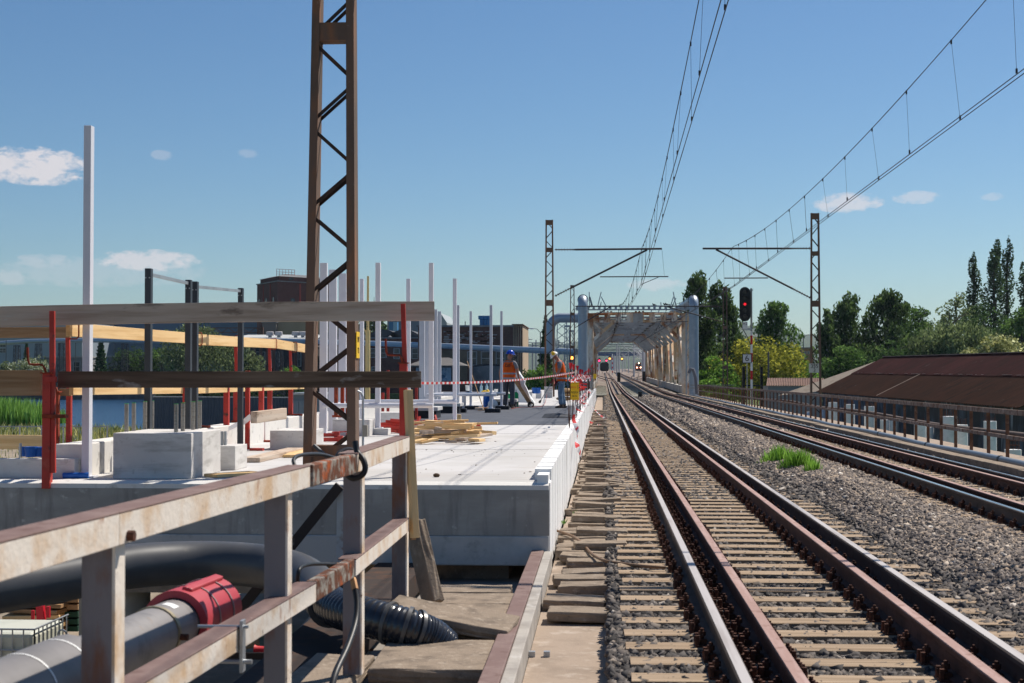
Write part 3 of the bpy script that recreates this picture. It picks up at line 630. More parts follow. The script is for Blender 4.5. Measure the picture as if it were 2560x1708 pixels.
# timber offcut heap: each offcut a thing
heap = []
rr = random.Random(5)
c0 = atZ(1120, 1104, DZ)
for k in range(34):
    lay = k//12; px = rr.uniform(1040, 1192) if lay == 0 else rr.uniform(1055, 1170) if lay == 1 else rr.uniform(1065,1150); py = rr.uniform(1088, 1113) if lay == 0 else rr.uniform(1088,1104)
    c = atZ(px, py, DZ); an = rr.choice([rr.uniform(-.35,.35), rr.uniform(-.8,.8), rr.uniform(1.0,1.9)]); L_ = rr.uniform(.28,.75) if lay == 0 else rr.uniform(.4,.95)
    d = Vector((math.cos(an), math.sin(an)*1.0, rr.uniform(-.05,.05)))*L_/2; c.z = DZ+.035+lay*.075+rr.uniform(0,.04)
    w_ = rr.uniform(.1,.18)
    o = board('timber_offcut', c-d, c+d, w_, rr.uniform(.04,.06), rr.choice([WOOD_NEW, WOOD_NEW, WOOD_NEW, WOOD_GREY]), None, rr.uniform(-.2,.2), 0, 1, rr.uniform(-.05,.05))
    tag(o, 'offcut of sawn timber in the loose heap on the deck', 'timber offcut', 'timber offcuts in the heap on the deck')
for px, py, an, L_, w_, z_, m, lab in ((1012+30,1119-7,.9,.35,.13,.03,WOOD_NEW,'left of two sawn plank ends lying side by side in front of the heap'),(1068,1111,.9,.35,.13,.03,WOOD_NEW,'right of two sawn plank ends lying side by side in front of the heap'),
        (1185,1105,1.15,.9,.17,.06,WOOD_GREY,'wide grey board leaning at the right end of the timber heap'),(1090,1090,.25,1.1,.1,.22,WOOD_NEW,'long yellow lath on top of the timber heap'),(1150,1088,-.05,1.3,.09,.17,WOOD_NEW,'yellow lath sticking out right of the timber heap'),(1140,1110,-.35,.75,.1,.09,WOOD_NEW,'slanting yellow board at the front of the timber heap')):
    c = atZ(px, py, DZ); d = Vector((math.cos(an), math.sin(an), 0))*L_/2; c.z = DZ+z_
    tag(board('timber_offcut', c-d, c+d+Vector((0,0,.04)), w_, .035, m), lab, 'timber offcut')
# red scaffold parts heaps
for k in range(26):
    px = rr.uniform(955, 1110); py = rr.uniform(1076, 1086); c = atZ(px, py, DZ); an = rr.uniform(-.5,.5); L_ = rr.uniform(.3,.9); d = Vector((math.cos(an), math.sin(an), rr.uniform(-.12,.12)))*L_/2; c.z = DZ+.04+rr.uniform(0,.20)*math.exp(-((px-1030)/60)**2)
    bb_ = MB().beam(c-d, c+d, .045, .05); bb_.beam(c+d, c+d+Vector((-d.y*.3, d.x*.3, .08)), .03, .03)
    tag(bb_.build('scaffold_piece', rr.choice([RED, RED_RUST, RED])), 'red steel guardrail part in the jumbled heap behind the timber', 'scaffold part', 'red scaffold parts heaped on the deck')
for (a, b_, lab) in (((1080,1065),(1156,1068),'long red bar lying at the right of the scaffold heap'),((1145,1079),(1196,1081),'dark red bar lying right of the timber heap')):
    p0, p1 = atZ(a[0],a[1],DZ), atZ(b_[0],b_[1],DZ); z_ = Vector((0,0,.05)); bb_ = MB().beam(p0+z_, p1+z_, .06, .07); bb_.bb(p1.x-.04,p1.x+.04,p1.y-.05,p1.y+.05,DZ,DZ+.14)
    tag(bb_.build('scaffold_bar', RED), lab, 'scaffold part')
for k, (px, py) in enumerate(((812,1094),(818,1106))):
    c = atZ(px, py, DZ); z_ = Vector((0,0,.04)); bb_ = MB().beam(c+z_-Vector((.12,0,0)), c+z_+Vector((.22,.05,.0)), .05, .06); bb_.bb(c.x+.16,c.x+.24,c.y-.04,c.y+.06,DZ,DZ+.1)
    if k == 0: bb_.tube([c+Vector((.1,.1,.08)), c+Vector((.3,.2,.09)), c+Vector((.45,.15,.08)), c+Vector((.47,.05,.06)), c+Vector((.35,.0,.06))], .012, 6)
    tag(bb_.build('scaffold_bar', RED), ('rear' if k == 0 else 'front')+' red clamp lying on the deck just right of the mast left leg', 'scaffold part')
# a stone and debris
c = atZ(1091, 1193, DZ); tag(MB().ball((c.x, c.y, DZ+.018), (.035,.03,.022), 9, 6).build('brown_lump', mat('brown lump', (.09,.055,.03), rough=.9), smooth=30), 'small brown lump of wood near the platform front edge', 'wood lump')
b = MB()
for k in range(90):
    c = atZ(rr.uniform(930,1390), (1124 if k % 3 == 0 else 1075)+(8 if k % 3 == 0 else 115)*rr.random()**1.4, DZ); s = rr.choice([.003,.004,.005,.006,.012])
    if c.x < -.75: b.box((c.x, c.y, DZ+s*.3), (s*rr.uniform(1,3), s, s*.6), Matrix.Rotation(rr.uniform(0,3), 3, 'Z'))
tag(b.build('debris', mat('debris', (.22,.17,.13), rough=.95)), 'scattered small chips and crumbs on the white deck', 'debris', kind='stuff')
# yellow concrete boom pole behind the shelter
t = thing('yellow_pole', 'yellow painted tapering pole with scratches behind the nearer shelter frame', 'pole', (atY(919,1010,34).x, 34, DZ))
x = t.location.x; YELP = mat('scratched yellow paint', (.82,.63,.28), [((.7,.5,.2), 4, .5, .7), ((.08,.05,.03), 11, .66, .72)], .5)
MB().tube([(x,34,DZ),(x,34,2.55)], [.062,.055], 12).build('shaft', YELP, t, world=True, smooth=40)
MB().tube([(x,34,2.55),(x+.004,34,3.8)], [.03,.026], 10).build('rod', YELP, t, world=True, smooth=40)
MB().tube([(x-.05,34,2.5),(x-.09,34,2.58),(x-.16,34,2.64)], .014, 6).build('side_arm', YELP, t, world=True)
# buckets, bottles, and things on the deck by the workers
def bucket(px, py, Y, z, r, h, m, label):
    x = atY(px, py, Y).x; t = thing('bucket', label, 'bucket', (x, Y, z)); MB().tube([(x,Y,z),(x,Y,z+h)], [r*.85,r], 14).build('body', m, t, world=True, smooth=40); MB().tube([(x,Y,z+h-.01),(x,Y,z+h+.008)], r*1.08, 14).build('rim', m, t, world=True, smooth=40); return t
bucket(62,1140,14.75,.66,.055,.09,PLASTIC_BLUE,'dark blue bucket on the low concrete block, leftmost'); bucket(77,1140,14.65,.66,.062,.095,PLASTIC_BLUE,'bright blue ribbed bucket, middle one on the low concrete block'); bucket(98,1140,14.7,.66,.055,.09,PLASTIC_BLUE,'blue bucket behind the red prop on the low concrete block')
b = MB(); c = atZ(187,1197,DZ); b.tube([(c.x-.12,c.y,DZ+.03),(c.x+.12,c.y+.05,DZ+.03)], .03, 10); tag(b.build('blue_tube', PLASTIC_BLUE, smooth=40), 'short blue ribbed tube lying on the deck left of the white post', 'tube')
bucket(1169,976,47,1.02,.07,.17,WHITE_P,'white bucket standing on the bench behind the second shelter'); bucket(1240,980,47,.95,.06,.12,WHITE_P,'pale bucket beside the left worker')
# makeshift bench with bottles and a blue sheet
t = thing('work_bench', 'low makeshift bench with white top behind the second shelter', 'bench', (-3.7, 46.6, DZ))
MB().bb(-4.5,-2.95, 46.4, 47.3, .93, .97).build('top', WHITE_P, t, world=True)
for x in (-4.4,-3.05):
    for y in (46.5,47.2): MB().bb(x-.03,x+.03,y-.03,y+.03,DZ,.93).build('leg', POST_WHITE, t, world=True)
PET = mat('water bottle', (.45,.65,.78), rough=.2); 
for px, lab in ((1203,'left of the two blue water bottles on the bench'),(1217,'right of the two blue water bottles on the bench')):
    x = atY(px, 970, 46.8).x; t = thing('water_bottle', lab, 'bottle', (x, 46.8, .97)); MB().tube([(x,46.8,.97),(x,46.8,1.16),(x,46.8,1.22),(x,46.8,1.25)], [.042,.042,.018,.016], 10).build('body', PET, t, world=True, smooth=50); MB().tube([(x,46.8,1.252),(x,46.8,1.275)], .018, 8).build('cap', PLASTIC_BLUE, t, world=True)
x = atY(1211,975,46.6).x; tag(MB().ball((x,46.6,1.0),(.1,.06,.04),10,6).ball((x+.1,46.62,1.01),(.06,.06,.06),10,6).build('yellow_bag', YEL, smooth=60), 'yellow bag between the two water bottles on the bench', 'bag')
b = MB(); x0 = atY(1208,980,46.3).x; n = 9
vv = []
for i in range(n+1):
    for j in range(8):
        u = i/n; v = j/7; vv.append((x0+u*.33, 46.32-.08*math.sin(u*9)-.05*v, .985-v*(.42+.06*math.sin(u*7))))
b.add(vv, [(i*8+j, i*8+j+1, i*8+j+9, i*8+j+8) for i in range(n) for j in range(7)])
tag(b.build('blue_sheet', PLASTIC_BLUE, smooth=60), 'blue plastic sheet hanging off the bench', 'sheet')
x = atY(1188,965,46).x; t = thing('broom', 'broom leaning with its head on the membrane behind the second shelter', 'broom', (atY(1208,1015,43.4).x, 43.4, DZ))
MB().tube([(atY(1208,1012,43.4).x,43.4,DZ+.08),(atY(1168,900,46).x,46,1.95)], .014, 8).build('handle', WOOD_BROWN, t, world=True); MB().box((t.location.x,43.4,DZ+.05),(.32,.08,.09)).build('head', mat('broom bristle', (.75,.3,.1), rough=.9), t, world=True)
plank(1188, 1022, 42.6, 1208, 1022, 42.6, .06, WOOD_GREY, 'short grey timber on the black membrane below the broom', th=.25)
tag(MB().bb(atY(1141,1040,31.2).x, atY(1152,1040,31.2).x, 31.2, 31.28, DZ+.01, DZ+.20).build('upright_board', WOOD_NEW, bevel=.004), 'small upright yellow board stub right of the white post footing', 'board')
for k, (px, py, m, lab) in enumerate(((1336,958,PLASTIC_BLUE,'small blue container on the far pallet'),(1345,956,PLASTIC_BLUE,'second small blue container by the far block'))):
    p = atY(px, py, 66); tag(MB().tube([(p.x,66,.72),(p.x,66,.98)], [.1,.12], 10).build('container', m, smooth=40), lab, 'container')
for px0, px1, Y, z1, lab in ((1313,1330,66,.8,'grey concrete block stack far along the deck, left of mast'),(1340,1354,68,.82,'grey concrete block far along the deck, behind the trolley'),(1361,1381,70,1.0,'grey block far along the deck between the mast legs')):
    a, c = atY(px0,970,Y).x, atY(px1,970,Y).x; concrete_block(a, c, Y-.2, Y+.2, z1, lab)
for k, (px, z_) in enumerate(((1410,.52),(1420,.7),(1414,.86))):
    p = atY(px, 965, 60); tag(MB().ball((p.x, 60, z_+.06), (.33,.25,.09), 10, 6).build('sack', mat('paper sack', (.42,.27,.13), rough=.9), smooth=60), ['lowest','middle','topmost'][k]+' brown sack of the pile behind the right worker', 'sack')
# ------------------------------------------------------------------ lattice masts
def lattice_mast(name, label, lb, rb, lt, rt, lw, dep, nz, m, plates, group=None):
    """two tapering channel legs joined by zigzag lacing; lb.. = leg centres bottom/top"""
    t = thing(name, label, 'mast', ((lb.x+rb.x)/2, lb.y, lb.z), 0, group)
    for a, c in ((lb, lt), (rb, rt)): MB().beam(a, c, lw, dep, (0,1,0), lw*.8, dep*.85).build('leg', m, t, world=True)
    def L(s, u): a, c = (lb, lt) if s == 0 else (rb, rt); return a.lerp(c, u)
    for yy in (-dep*.36, dep*.36):
        b = MB(); off = Vector((0, yy, 0))
        for i in range(nz):
            u0, u1 = (i+.12)/nz, (i+.88)/nz; s = i % 2
            b.beam(L(s, u0)+off, L(1-s, u1)+off, .035*lw/.09, .012, (0,1,0))
        b.build('lacing', RUST_DARK, t, world=True)
    for u, h in plates:
        a, c = L(0, u), L(1, u); MB().bb(a.x-lw*.3, c.x+lw*.3, a.y-dep*.42, a.y+dep*.42, a.z-h/2, a.z+h/2).build('batten_plate', m, t, world=True)
    return t
YM = 15.6
lb, rb = atY(773,1164,YM), atY(883,1164,YM); lb.z = rb.z = DZ
lt0, rt0 = atY(795,0,YM), atY(878.5,0,YM); k = (9.2-DZ)/(lt0.z-DZ)
lt, rt = lb.lerp(lt0, k), rb.lerp(rt0, k)
m1 = lattice_mast('catenary_mast', 'tall rusty lattice mast close to the camera, cut off by the picture top', lb, rb, lt, rt, .093, .24, 19, RUST, [(.535,.19),(.985,.25),(.02,.2)])
px_, z_ = rb.lerp(rt, .16).x+.055, 1.47+(942-862)*YM/F
kp = MB().bb(px_-.004, px_+.004, YM-.1, YM+.1, z_-.14, z_+.14).build('kilometre_plate', YEL, m1, world=True)
lm = Vector(m1.location)
text_mesh('digits', '197', .085, BLACK_P, kp, Vector((px_+.005, YM, z_+.055))-lm, (R(90),0,R(90))); text_mesh('digits', '12', .085, BLACK_P, kp, Vector((px_+.005, YM, z_-.06))-lm, (R(90),0,R(90)))
x = rb.x+.12; MB().tube([(x,YM-.1,DZ),(x,YM-.1,1.25),(x-.02,YM-.1,1.30),(x-.06,YM-.1,1.32)], .012, 8).build('conduit', STEEL, m1, world=True, smooth=60); MB().bb(x-.0,x+.05,YM-.13,YM-.07,.84,.96).build('junction_box', mat('junction box',(.3,.28,.24)), m1, world=True)
MB().beam((lb.x+.08,YM-.15,DZ+.28),(lb.x+.42,YM-.3,DZ+.01), .03,.03).build('brace', POST_GREY, m1, world=True)
# the mast opposite it (out of frame, but its bracket throws the shadow across the rails)
YB = 74.0
def mast_at(px, base_z, top_py, Y, w, lw, dep, nz, label, plates):
    c = atY(px, 900, Y); zt_ = atY(px, top_py, Y).z
    return lattice_mast('catenary_mast', label, Vector((c.x-w/2,Y,base_z)), Vector((c.x+w/2,Y,base_z)), Vector((c.x-w*.36,Y,zt_)), Vector((c.x+w*.36,Y,zt_)), lw, dep, nz, RUST, plates)
lattice_mast('catenary_mast', 'rusty lattice mast beyond the right picture edge', Vector((10.3,16.4,-.4)), Vector((10.75,16.4,-.4)), Vector((10.4,16.4,9.1)), Vector((10.7,16.4,9.1)), .1, .2, 18, RUST, [(.5,.2),(.98,.2)])
mA = mast_at(1373.5, DZ, 550, YB, .43, .09, .16, 18, 'rusty lattice mast standing on the deck left of the bridge portal', [(.985,.25),(.83,.22),(.53,.3)])
mB = mast_at(2039, -1.0, 533, YB, .47, .1, .16, 18, 'rusty lattice mast right of the signal, in front of the red roofed shed', [(.985,.3),(.81,.22),(.575,.3)])
mC = mast_at(1431, DZ, 713, 125, .38, .09, .16, 14, 'slim rusty lattice mast beside the left pipe column', [(.985,.25),(.72,.25),(.4,.25)])
mD = mast_at(1813, -1, 717, 122, .38, .09, .16, 14, 'slim rusty lattice mast behind the signal, before the birch', [(.985,.25),(.66,.25),(.33,.25)])
DARKTUBE = mat('weathered dark tube', (.045,.045,.05), [((.09,.075,.065), 4, .5, .7)], .7)
INSU = mat('brown insulator', (.09,.05,.035), rough=.25, spec=.6)
def insulator(a, c, b, n=7):
    a, c = Vector(a), Vector(c); d = (c-a).normalized(); b.tube([a, c], .03, 6); Ln = (c-a).length
    for i in range(n): p = a+(c-a)*((i+.5)/n); b.tube([p-d*.012, p+d*.014], .075, 10)
def cantilever(side, Y, mx, ties, label, ztop, zbot, xtip, xjoin, armz, armx0, armx1, extra=None):
    t = thing('cantilever', label, 'cantilever', (mx, Y, ztop))
    s = side; x1 = mx+s*1.0
    MB().tube([(x1,Y,ztop),(xtip,Y,ztop+.02)], .05, 8).build('top_tube', DARKTUBE, t, world=True, smooth=50)
    d = (Vector((xjoin,Y,ztop))-Vector((mx,Y,zbot))).normalized(); p1 = Vector((mx,Y,zbot))+d*1.0
    MB().tube([p1, (xjoin,Y,ztop-.03)], .048, 8).build('strut', DARKTUBE, t, world=True, smooth=50)
    for a_, c_ in (((mx+s*.02,Y,ztop),(x1,Y,ztop)), (Vector((mx,Y,zbot))+d*.02, p1)): b = MB(); insulator(a_, c_, b); b.build('insulator', INSU, t, world=True, smooth=50)
    MB().tube([(armx0,Y,armz),(armx1,Y,armz)], .028, 8).build('registration_tube', DARKTUBE, t, world=True, smooth=50)
    if extra: MB().tube(extra[0], .018, 6).build('steady_arm', DARKTUBE, t, world=True); MB().tube(extra[1], .006, 4).build('stay_wire', DARKTUBE, t, world=True)
    return t
za = 1.47+(942-624)*YB/F
def X74(px): return atY(px, 700, YB).x
cantilever(1, YB, X74(1386), 0, 'cantilever bracket over the nearer track, on the mast left of the bridge', za, 1.47+(942-741)*YB/F, X74(1655), X74(1618), 1.47+(942-692.5)*YB/F, X74(1500), X74(1671),
   ([(X74(1646),YB,1.47+(942-694)*YB/F),(X74(1604),YB,6.08)], [(X74(1655),YB,za),(X74(1661),YB,1.47+(942-690)*YB/F)]))
cantilever(-1, YB, X74(2028), 0, 'cantilever bracket over the farther track, on the mast by the shed', za, 1.47+(942-748)*YB/F, X74(1757), X74(1790), 1.47+(942-697)*YB/F, X74(1920), X74(1811))
cantilever(1, 15.6, rb.x+.05, 0, 'cantilever bracket of the close mast, above the picture top', 7.9, 5.6, 2.5, 1.8, 6.5, 0, 2.6)
cantilever(-1, 16.4, 10.35, 0, 'cantilever bracket beyond the right picture edge', 7.9, 5.6, 3.2, 4.4, 6.5, 7, 4)
# far brackets near the bridge
Yc = 125.0
def Xc(px): return atY(px, 800, Yc).x
cantilever(1, Yc, Xc(1437), 0, 'small cantilever bracket before the bridge portal at the left pipe', 1.47+(942-766)*Yc/F, 1.47+(942-820)*Yc/F, Xc(1550), Xc(1527), 1.47+(942-795)*Yc/F, Xc(1480), Xc(1545))
cantilever(-1, 122, atY(1806,800,122).x, 0, 'small cantilever bracket before the bridge portal at the right pipe', 1.47+(942-767)*122/F, 1.47+(942-806)*122/F, atY(1650,800,122).x, atY(1668,800,122).x, 1.47+(942-805)*122/F, atY(1640,800,122).x, atY(1720,800,122).x)

# ------------------------------------------------------------------ overhead wires
WIRE = mat('overhead wire', (.02,.02,.022), rough=.6)
def wires(xm, xc0, xc1, zc, zs, zm, label, Ymast):
    t = thing('overhead_line', label, 'overhead line', (xc0, YB, zc)); spans = [(-42.0, 15.6),(15.6, YB),(YB, 123.5),(123.5, 185)]
    def lx(y, side=0):
        if y < 15.6: return xc0
        if y < YB: return xc0+(xc1-xc0)*(y-15.6)/(YB-15.6)
        return xc1+(1.3 if xc0 < 3 else 5.4)*0+(((1.25 if xc0 < 3 else 5.35)-xc1)*(y-YB)/60)
    def sag(y):
        for a, c in spans:
            if a <= y <= c:
                u = (y-a)/(c-a); zz = zs if c < 124 else zs*.9
                return zm-(zm-zz)*4*u*(1-u)-(0 if y < YB else (y-YB)*.009)
        return zm
    ys = list(np.arange(3, 180, 1.6))
    for k, off in enumerate((-.045, .045)):
        MB().tube([(lx(y)+off, y, zc-(0 if y < YB else (y-YB)*.004)) for y in ys], [(.0075 if y < 30 else .009 if y < 60 else .013) for y in ys], 6).build('contact_wire', WIRE, t, world=True)
    MB().tube([(lx(y)+xm, y, sag(y)) for y in ys], [(.0085 if y < 30 else .010 if y < 60 else .014) for y in ys], 6).build('messenger_wire', WIRE, t, world=True)
    y = 18.5; i = 0
    while y < 150:
        o = -.045 if i % 2 else .045; r = .003 if y < 45 else .0055 if y < 80 else .008; b = MB()
        b.tube([(lx(y)+xm, y, sag(y)),(lx(y)+o, y, zc+.03-(0 if y < YB else (y-YB)*.004))], r, 4)
        for z in (sag(y)-.03, zc+.05): b.box((lx(y)+(xm if z > zc+.1 else o), y, z), (.02+y*.0003,.03,.06+y*.0006))
        b.build('dropper', WIRE, t, world=True); y += 4.0; i += 1
    return t
wires(.03, 1.46, 1.93, 6.03, 7.15, 7.93, 'overhead contact line above the nearer track', YB)
wires(-.1, 6.20, 6.55, 6.0, 7.1, 7.93, 'overhead contact line above the farther track', YB)

# ------------------------------------------------------------------ foreground railing
PA, PB, PC, PD = [atY(x, y, Y) for x, y, Y in ((271,1290,4.45),(697,1185,6.5),(885,1142,8.1),(1000,1102,10.2))]
rt_ = thing('steel_railing', 'old steel railing with peeling white paint across the lower left foreground', 'railing', (PC.x, PC.y, -.17))
ZT, ZM = 1.052, .49
d0 = (PB-PA); P0 = PA-d0*1.6; 
def lerpz(p, z): return Vector((p.x, p.y, z))
for q_, dx_ in ((PA,.03),(PB,.05),(PC,.055),(PD,.06)): q_.x += dx_
d0 = PB-PA; P0 = PA-d0*1.6
line = [lerpz(P0,ZT), lerpz(PA,ZT), lerpz(PB,ZT), lerpz(PC,ZT), lerpz(PD,ZT)]
def angle_bar(a, c, name, size=.098):
    a, c = Vector(a), Vector(c); d = (c-a).normalized(); n = d.cross(Vector((0,0,1))).normalized()      # n points to the track side
    MB().beam(a+n*0-Vector((0,0,size/2)), c-Vector((0,0,size/2)), .010, size, (0,0,1)).build(name+'_face', RAILING, rt_, world=True, bevel=.003)
    MB().beam(a-n*size/2+Vector((0,0,.002)), c-n*size/2+Vector((0,0,.002)), size+.012, .009, (0,0,1)).build(name+'_flange', RAILING_TOP, rt_, world=True, bevel=.003)
jt0 = lerpz(PB,ZT).lerp(lerpz(PC,ZT), .22); jt1 = lerpz(PB,ZT).lerp(lerpz(PC,ZT), .88)
angle_bar(line[0], line[1], 'top_rail'); angle_bar(line[1], line[2], 'top_rail'); angle_bar(line[2], jt0, 'top_rail')
angle_bar(jt1, line[4]+(line[4]-line[3])*.04, 'top_rail')
dn = (jt1-jt0).normalized(); nn = dn.cross(Vector((0,0,1))).normalized()
MB().beam(jt0+dn*.08-nn*.03-Vector((0,0,.05)), jt1-dn*.02-nn*.03-Vector((0,0,.05)), .06, .105).build('joint_sleeve', FLAKE, rt_, world=True, bevel=.006)
lo = [Vector((p.x, p.y, ZM)) for p in line]; jm0 = lo[2].lerp(lo[3], .30); jm1 = lo[2].lerp(lo[3], .86)
angle_bar(lo[0], lo[1], 'mid_rail', .088); angle_bar(lo[1], lo[2], 'mid_rail', .088); angle_bar(lo[2], jm0, 'mid_rail', .088); angle_bar(jm1, lo[4], 'mid_rail', .088)
MB().beam(jm0+dn*.04-nn*.03-Vector((0,0,.045)), jm1-nn*.03-Vector((0,0,.045)), .055, .1).build('joint_sleeve', FLAKE, rt_, world=True, bevel=.006)
for p, zb in ((PA,-.6),(PB,-.9),(PC,-.17),(PD,-.17)):
    n_ = Vector((.995,.1,0)); c = Vector((p.x-.062, p.y+.02, 0))
    w_ = 88*p.y/F if p is PA else .075
    MB().bb(c.x-.055, c.x+.04, c.y-.006, c.y+.006, zb, ZT-.012).build('post_web', RAILING_POST, rt_, world=True)
    MB().bb(c.x+.04, c.x+.05, c.y-.006, c.y+.085, zb, ZT-.012).build('post_flange', RAILING, rt_, world=True)
# bolts on the near post and a clamp on the lower rail
for p in (PA,):
    b = MB(); q = Vector((p.x+.0, p.y+.07, ZT-.075)); b.tube([q-Vector((.01,0,0)), q+Vector((.03,0,0))], .017, 8); b.build('bolt', BOLT, rt_, world=True)
q = lo[1].lerp(lo[2], .62); b = MB(); b.bb(q.x+.01, q.x+.022, q.y-.02, q.y+.03, q.z-.17, q.z+.03); b.tube([(q.x-.16,q.y,q.z+.005),(q.x+.04,q.y,q.z+.005)], .007, 8); b.tube([(q.x-.12,q.y,q.z-.13),(q.x+.055,q.y,q.z-.13)], .009, 8)
tag(b.build('steel_clamp', STEEL), 'galvanised clamp bolted over the lower foreground rail', 'clamp')
# bond cables and coils at the rail joints
def cable(pts, r, m, label, name='bond_cable', lugs=True, n=8):
    t = thing(name, label, 'cable', tuple(pts[0])); P = [Vector(p) for p in pts]; out = []
    for i in range(len(P)-1):
        for k in range(6):
            u = k/6; p0 = P[max(i-1,0)]; p1 = P[i]; p2 = P[i+1]; p3 = P[min(i+2,len(P)-1)]
            out.append(.5*((2*p1)+(p2-p0)*u+(2*p0-5*p1+4*p2-p3)*u*u+(3*p1-p0-3*p2+p3)*u**3))
    out.append(P[-1]); MB().tube(out, r, n).build('cable', m, t, world=True, smooth=60)
    if lugs:
        for a, c in ((out[0], out[2]), (out[-1], out[-3])): d = (Vector(a)-Vector(c)).normalized(); MB().tube([Vector(a)-d*.01, Vector(a)+d*.04, Vector(a)+d*.09], [r*1.15,r*1.1,r*.5], 8).build('lug', COPPER, t, world=True, smooth=40)
    return t
Yj = 7.15
cable([atY(740,1172,6.95), atY(734,1150,7.0), atY(752,1138,7.15), atY(800,1136,7.5), atY(838,1146,7.9)], .010, BLACKRUB, 'thin black bond cable arching over the upper rail joint')
cable([atY(744,1462,7.0), atY(748,1424,7.0), atY(770,1412,7.2), atY(808,1410,7.5), atY(842,1412,7.8)], .010, BLACKRUB, 'thin black bond cable arching over the lower rail joint')
co = [atY(888,1104,8.0), atY(893,1130,7.98), atY(907,1148,7.95), atY(913,1170,7.93), atY(905,1188,7.92), atY(885,1196,7.92), atY(868,1186,7.95), atY(862,1160,8.12), atY(845,1140,8.2), atY(868,1126,8.25), atY(893,1132,8.25)]
cable(co, .017, BLACKRUB, 'thick black ribbed cable coil wrapped over the top rail', 'cable_coil', False)
cable([atY(887,1470,7.85), atY(893,1510,7.8), atY(888,1560,7.7), atY(868,1620,7.5), atY(840,1680,7.3), atY(826,1730,7.2)], .017, BLACKRUB, 'thick black ribbed conduit hanging from the lower rail joint', 'conduit')
b = MB(); q = atY(1020,975,10.28); r_ = atY(1037,1345,10.2)
o = board('plank', q, r_, .05, .05, WOOD_NEW); tag(o, 'narrow yellow plank standing upright at the last railing post', 'plank')
o = board('plank', atY(1022,1190,10.4), atY(1031,1350,10.35), .03, .06, WOOD_BROWN); tag(o, 'shorter brown lath behind the upright yellow plank', 'plank')
# old frame in front of the platform face
t = thing('steel_trestle', 'dark rusty diagonal brace and pale angle post in front of the platform face', 'trestle', (atY(853,1400,11.2).x, 11.2, -3))
a = atY(853,1213,11.2); c = atY(846,1650,11.2); MB().beam(c-Vector((0,0,1.2)), a, .055, .05, (0,1,0)).build('post', mat('flaking pale blue paint', (.42,.45,.47), [((.2,.12,.08), 7, .58, .68), ((.5,.5,.48), 3, .5, .7)], .7), t, world=True)
MB().beam(a+Vector((0,-.06,0)), atY(585,1545,11.2), .075, .03, (0,1,0)).build('brace', mat('patchy brace steel', (.04,.03,.028), [((.3,.29,.28), 7, .62, .7)], .8), t, world=True)
MB().beam(atY(585,1545,11.2), atY(845,1640,11.2), .05, .05, (0,1,0)).build('brace', RUST_DARK, t, world=True)
MB().tube([atY(720,1620,11), atY(850,1472,11)], .035, 10).build('strut', PIPE_GREY, t, world=True)
MB().beam(atY(560,1640,11.3), atY(860,1640,11.3), .04, .05, (0,0,1)).build('waler', RUST_DARK, t, world=True)
# ------------------------------------------------------------------ big pipes
def spline(P, k=8):
    P = [Vector(p) for p in P]; out = []
    for i in range(len(P)-1):
        for j in range(k):
            u = j/k; p0 = P[max(i-1,0)]; p1 = P[i]; p2 = P[i+1]; p3 = P[min(i+2,len(P)-1)]
            out.append(.5*((2*p1)+(p2-p0)*u+(2*p0-5*p1+4*p2-p3)*u*u+(3*p1-p0-3*p2+p3)*u**3))
    return out+[P[-1]]
bp = thing('black_pipe', 'large smooth black plastic pipe curving behind the railing', 'pipe', tuple(atY(300,1425,10.2)))
pth = spline([atY(-260,1535,9.2), atY(-40,1482,9.6), atY(150,1448,10.0), atY(330,1416,10.4), atY(500,1407,10.7), atY(640,1414,10.7), atY(740,1436,10.5), atY(800,1478,10.1), atY(828,1512,9.75)])
MB().tube(pth, .158, 28).build('body', PIPE_BLACK, bp, world=True, smooth=60)
ch = thing('corrugated_hose', 'ribbed black hose running from the black pipe down into a gap between slabs', 'hose', tuple(atY(908,1541,9.2)))
hp2 = spline([atY(812,1495,9.9), atY(846,1522,9.55), atY(908,1541,9.3), atY(1009,1568,9.2), atY(1070,1590,9.25), atY(1110,1622,9.3)], 22)
MB().tube(hp2, [.122+.003*(1 if i % 3 else -1) for i in range(len(hp2))], 24).build('body', mat('glossy black hose', (.025,.028,.036), rough=.22, spec=.6), ch, world=True, smooth=25)
for u in (58, 68, 76): q = hp2[u]; d = (hp2[u+1]-hp2[u-1]).normalized(); MB().tube([q-d*.012, q+d*.012], .137, 24).build('band', PIPE_BLACK, ch, world=True, smooth=60)
gp_ = thing('grey_pipe', 'dusty grey pipe with a red rubber sleeve running along the railing', 'pipe', tuple(atY(225,1640,5.3)))
g0, g1, g2 = atY(-70,1795,4.5), atY(462,1550,6.6), atY(575,1490,7.5)
dg_ = (g1-g0).normalized()
MB().tube([g0+dg_*.1, g1+dg_*.25], .112, 28).build('body', PIPE_GREY, gp_, world=True, smooth=60)
e0 = atY(215,1640,5.25)
q = g0+dg_*((e0-g0).dot(dg_)); MB().tube([g0-dg_*.3, q, q+dg_*.004], [.142,.142,.112], 28).build('socket', mat('grey pipe socket', (.21,.195,.19), [((.16,.15,.145), 3, .5, .7)], .5, spec=.35), gp_, world=True, smooth=50)
for u, w_ in ((-.12,.012),(-.42,.012)):
    qq = q+dg_*u; nrm = dg_.cross(Vector((0,0,1))).normalized(); up_ = nrm.cross(dg_); b = MB(); vs = []
    for j in range(11): t_ = R(20+85*j/10); rr_ = nrm*math.cos(t_)+up_*math.sin(t_); vs += [qq+rr_*.1432-dg_*w_/2, qq+rr_*.1432+dg_*w_/2]
    b.add(vs, [(2*j, 2*j+1, 2*j+3, 2*j+2) for j in range(10)]); b.build('white_mark', WHITE_P, gp_, world=True)
s0 = g1-dg_*.15; s1 = g1+dg_*.42
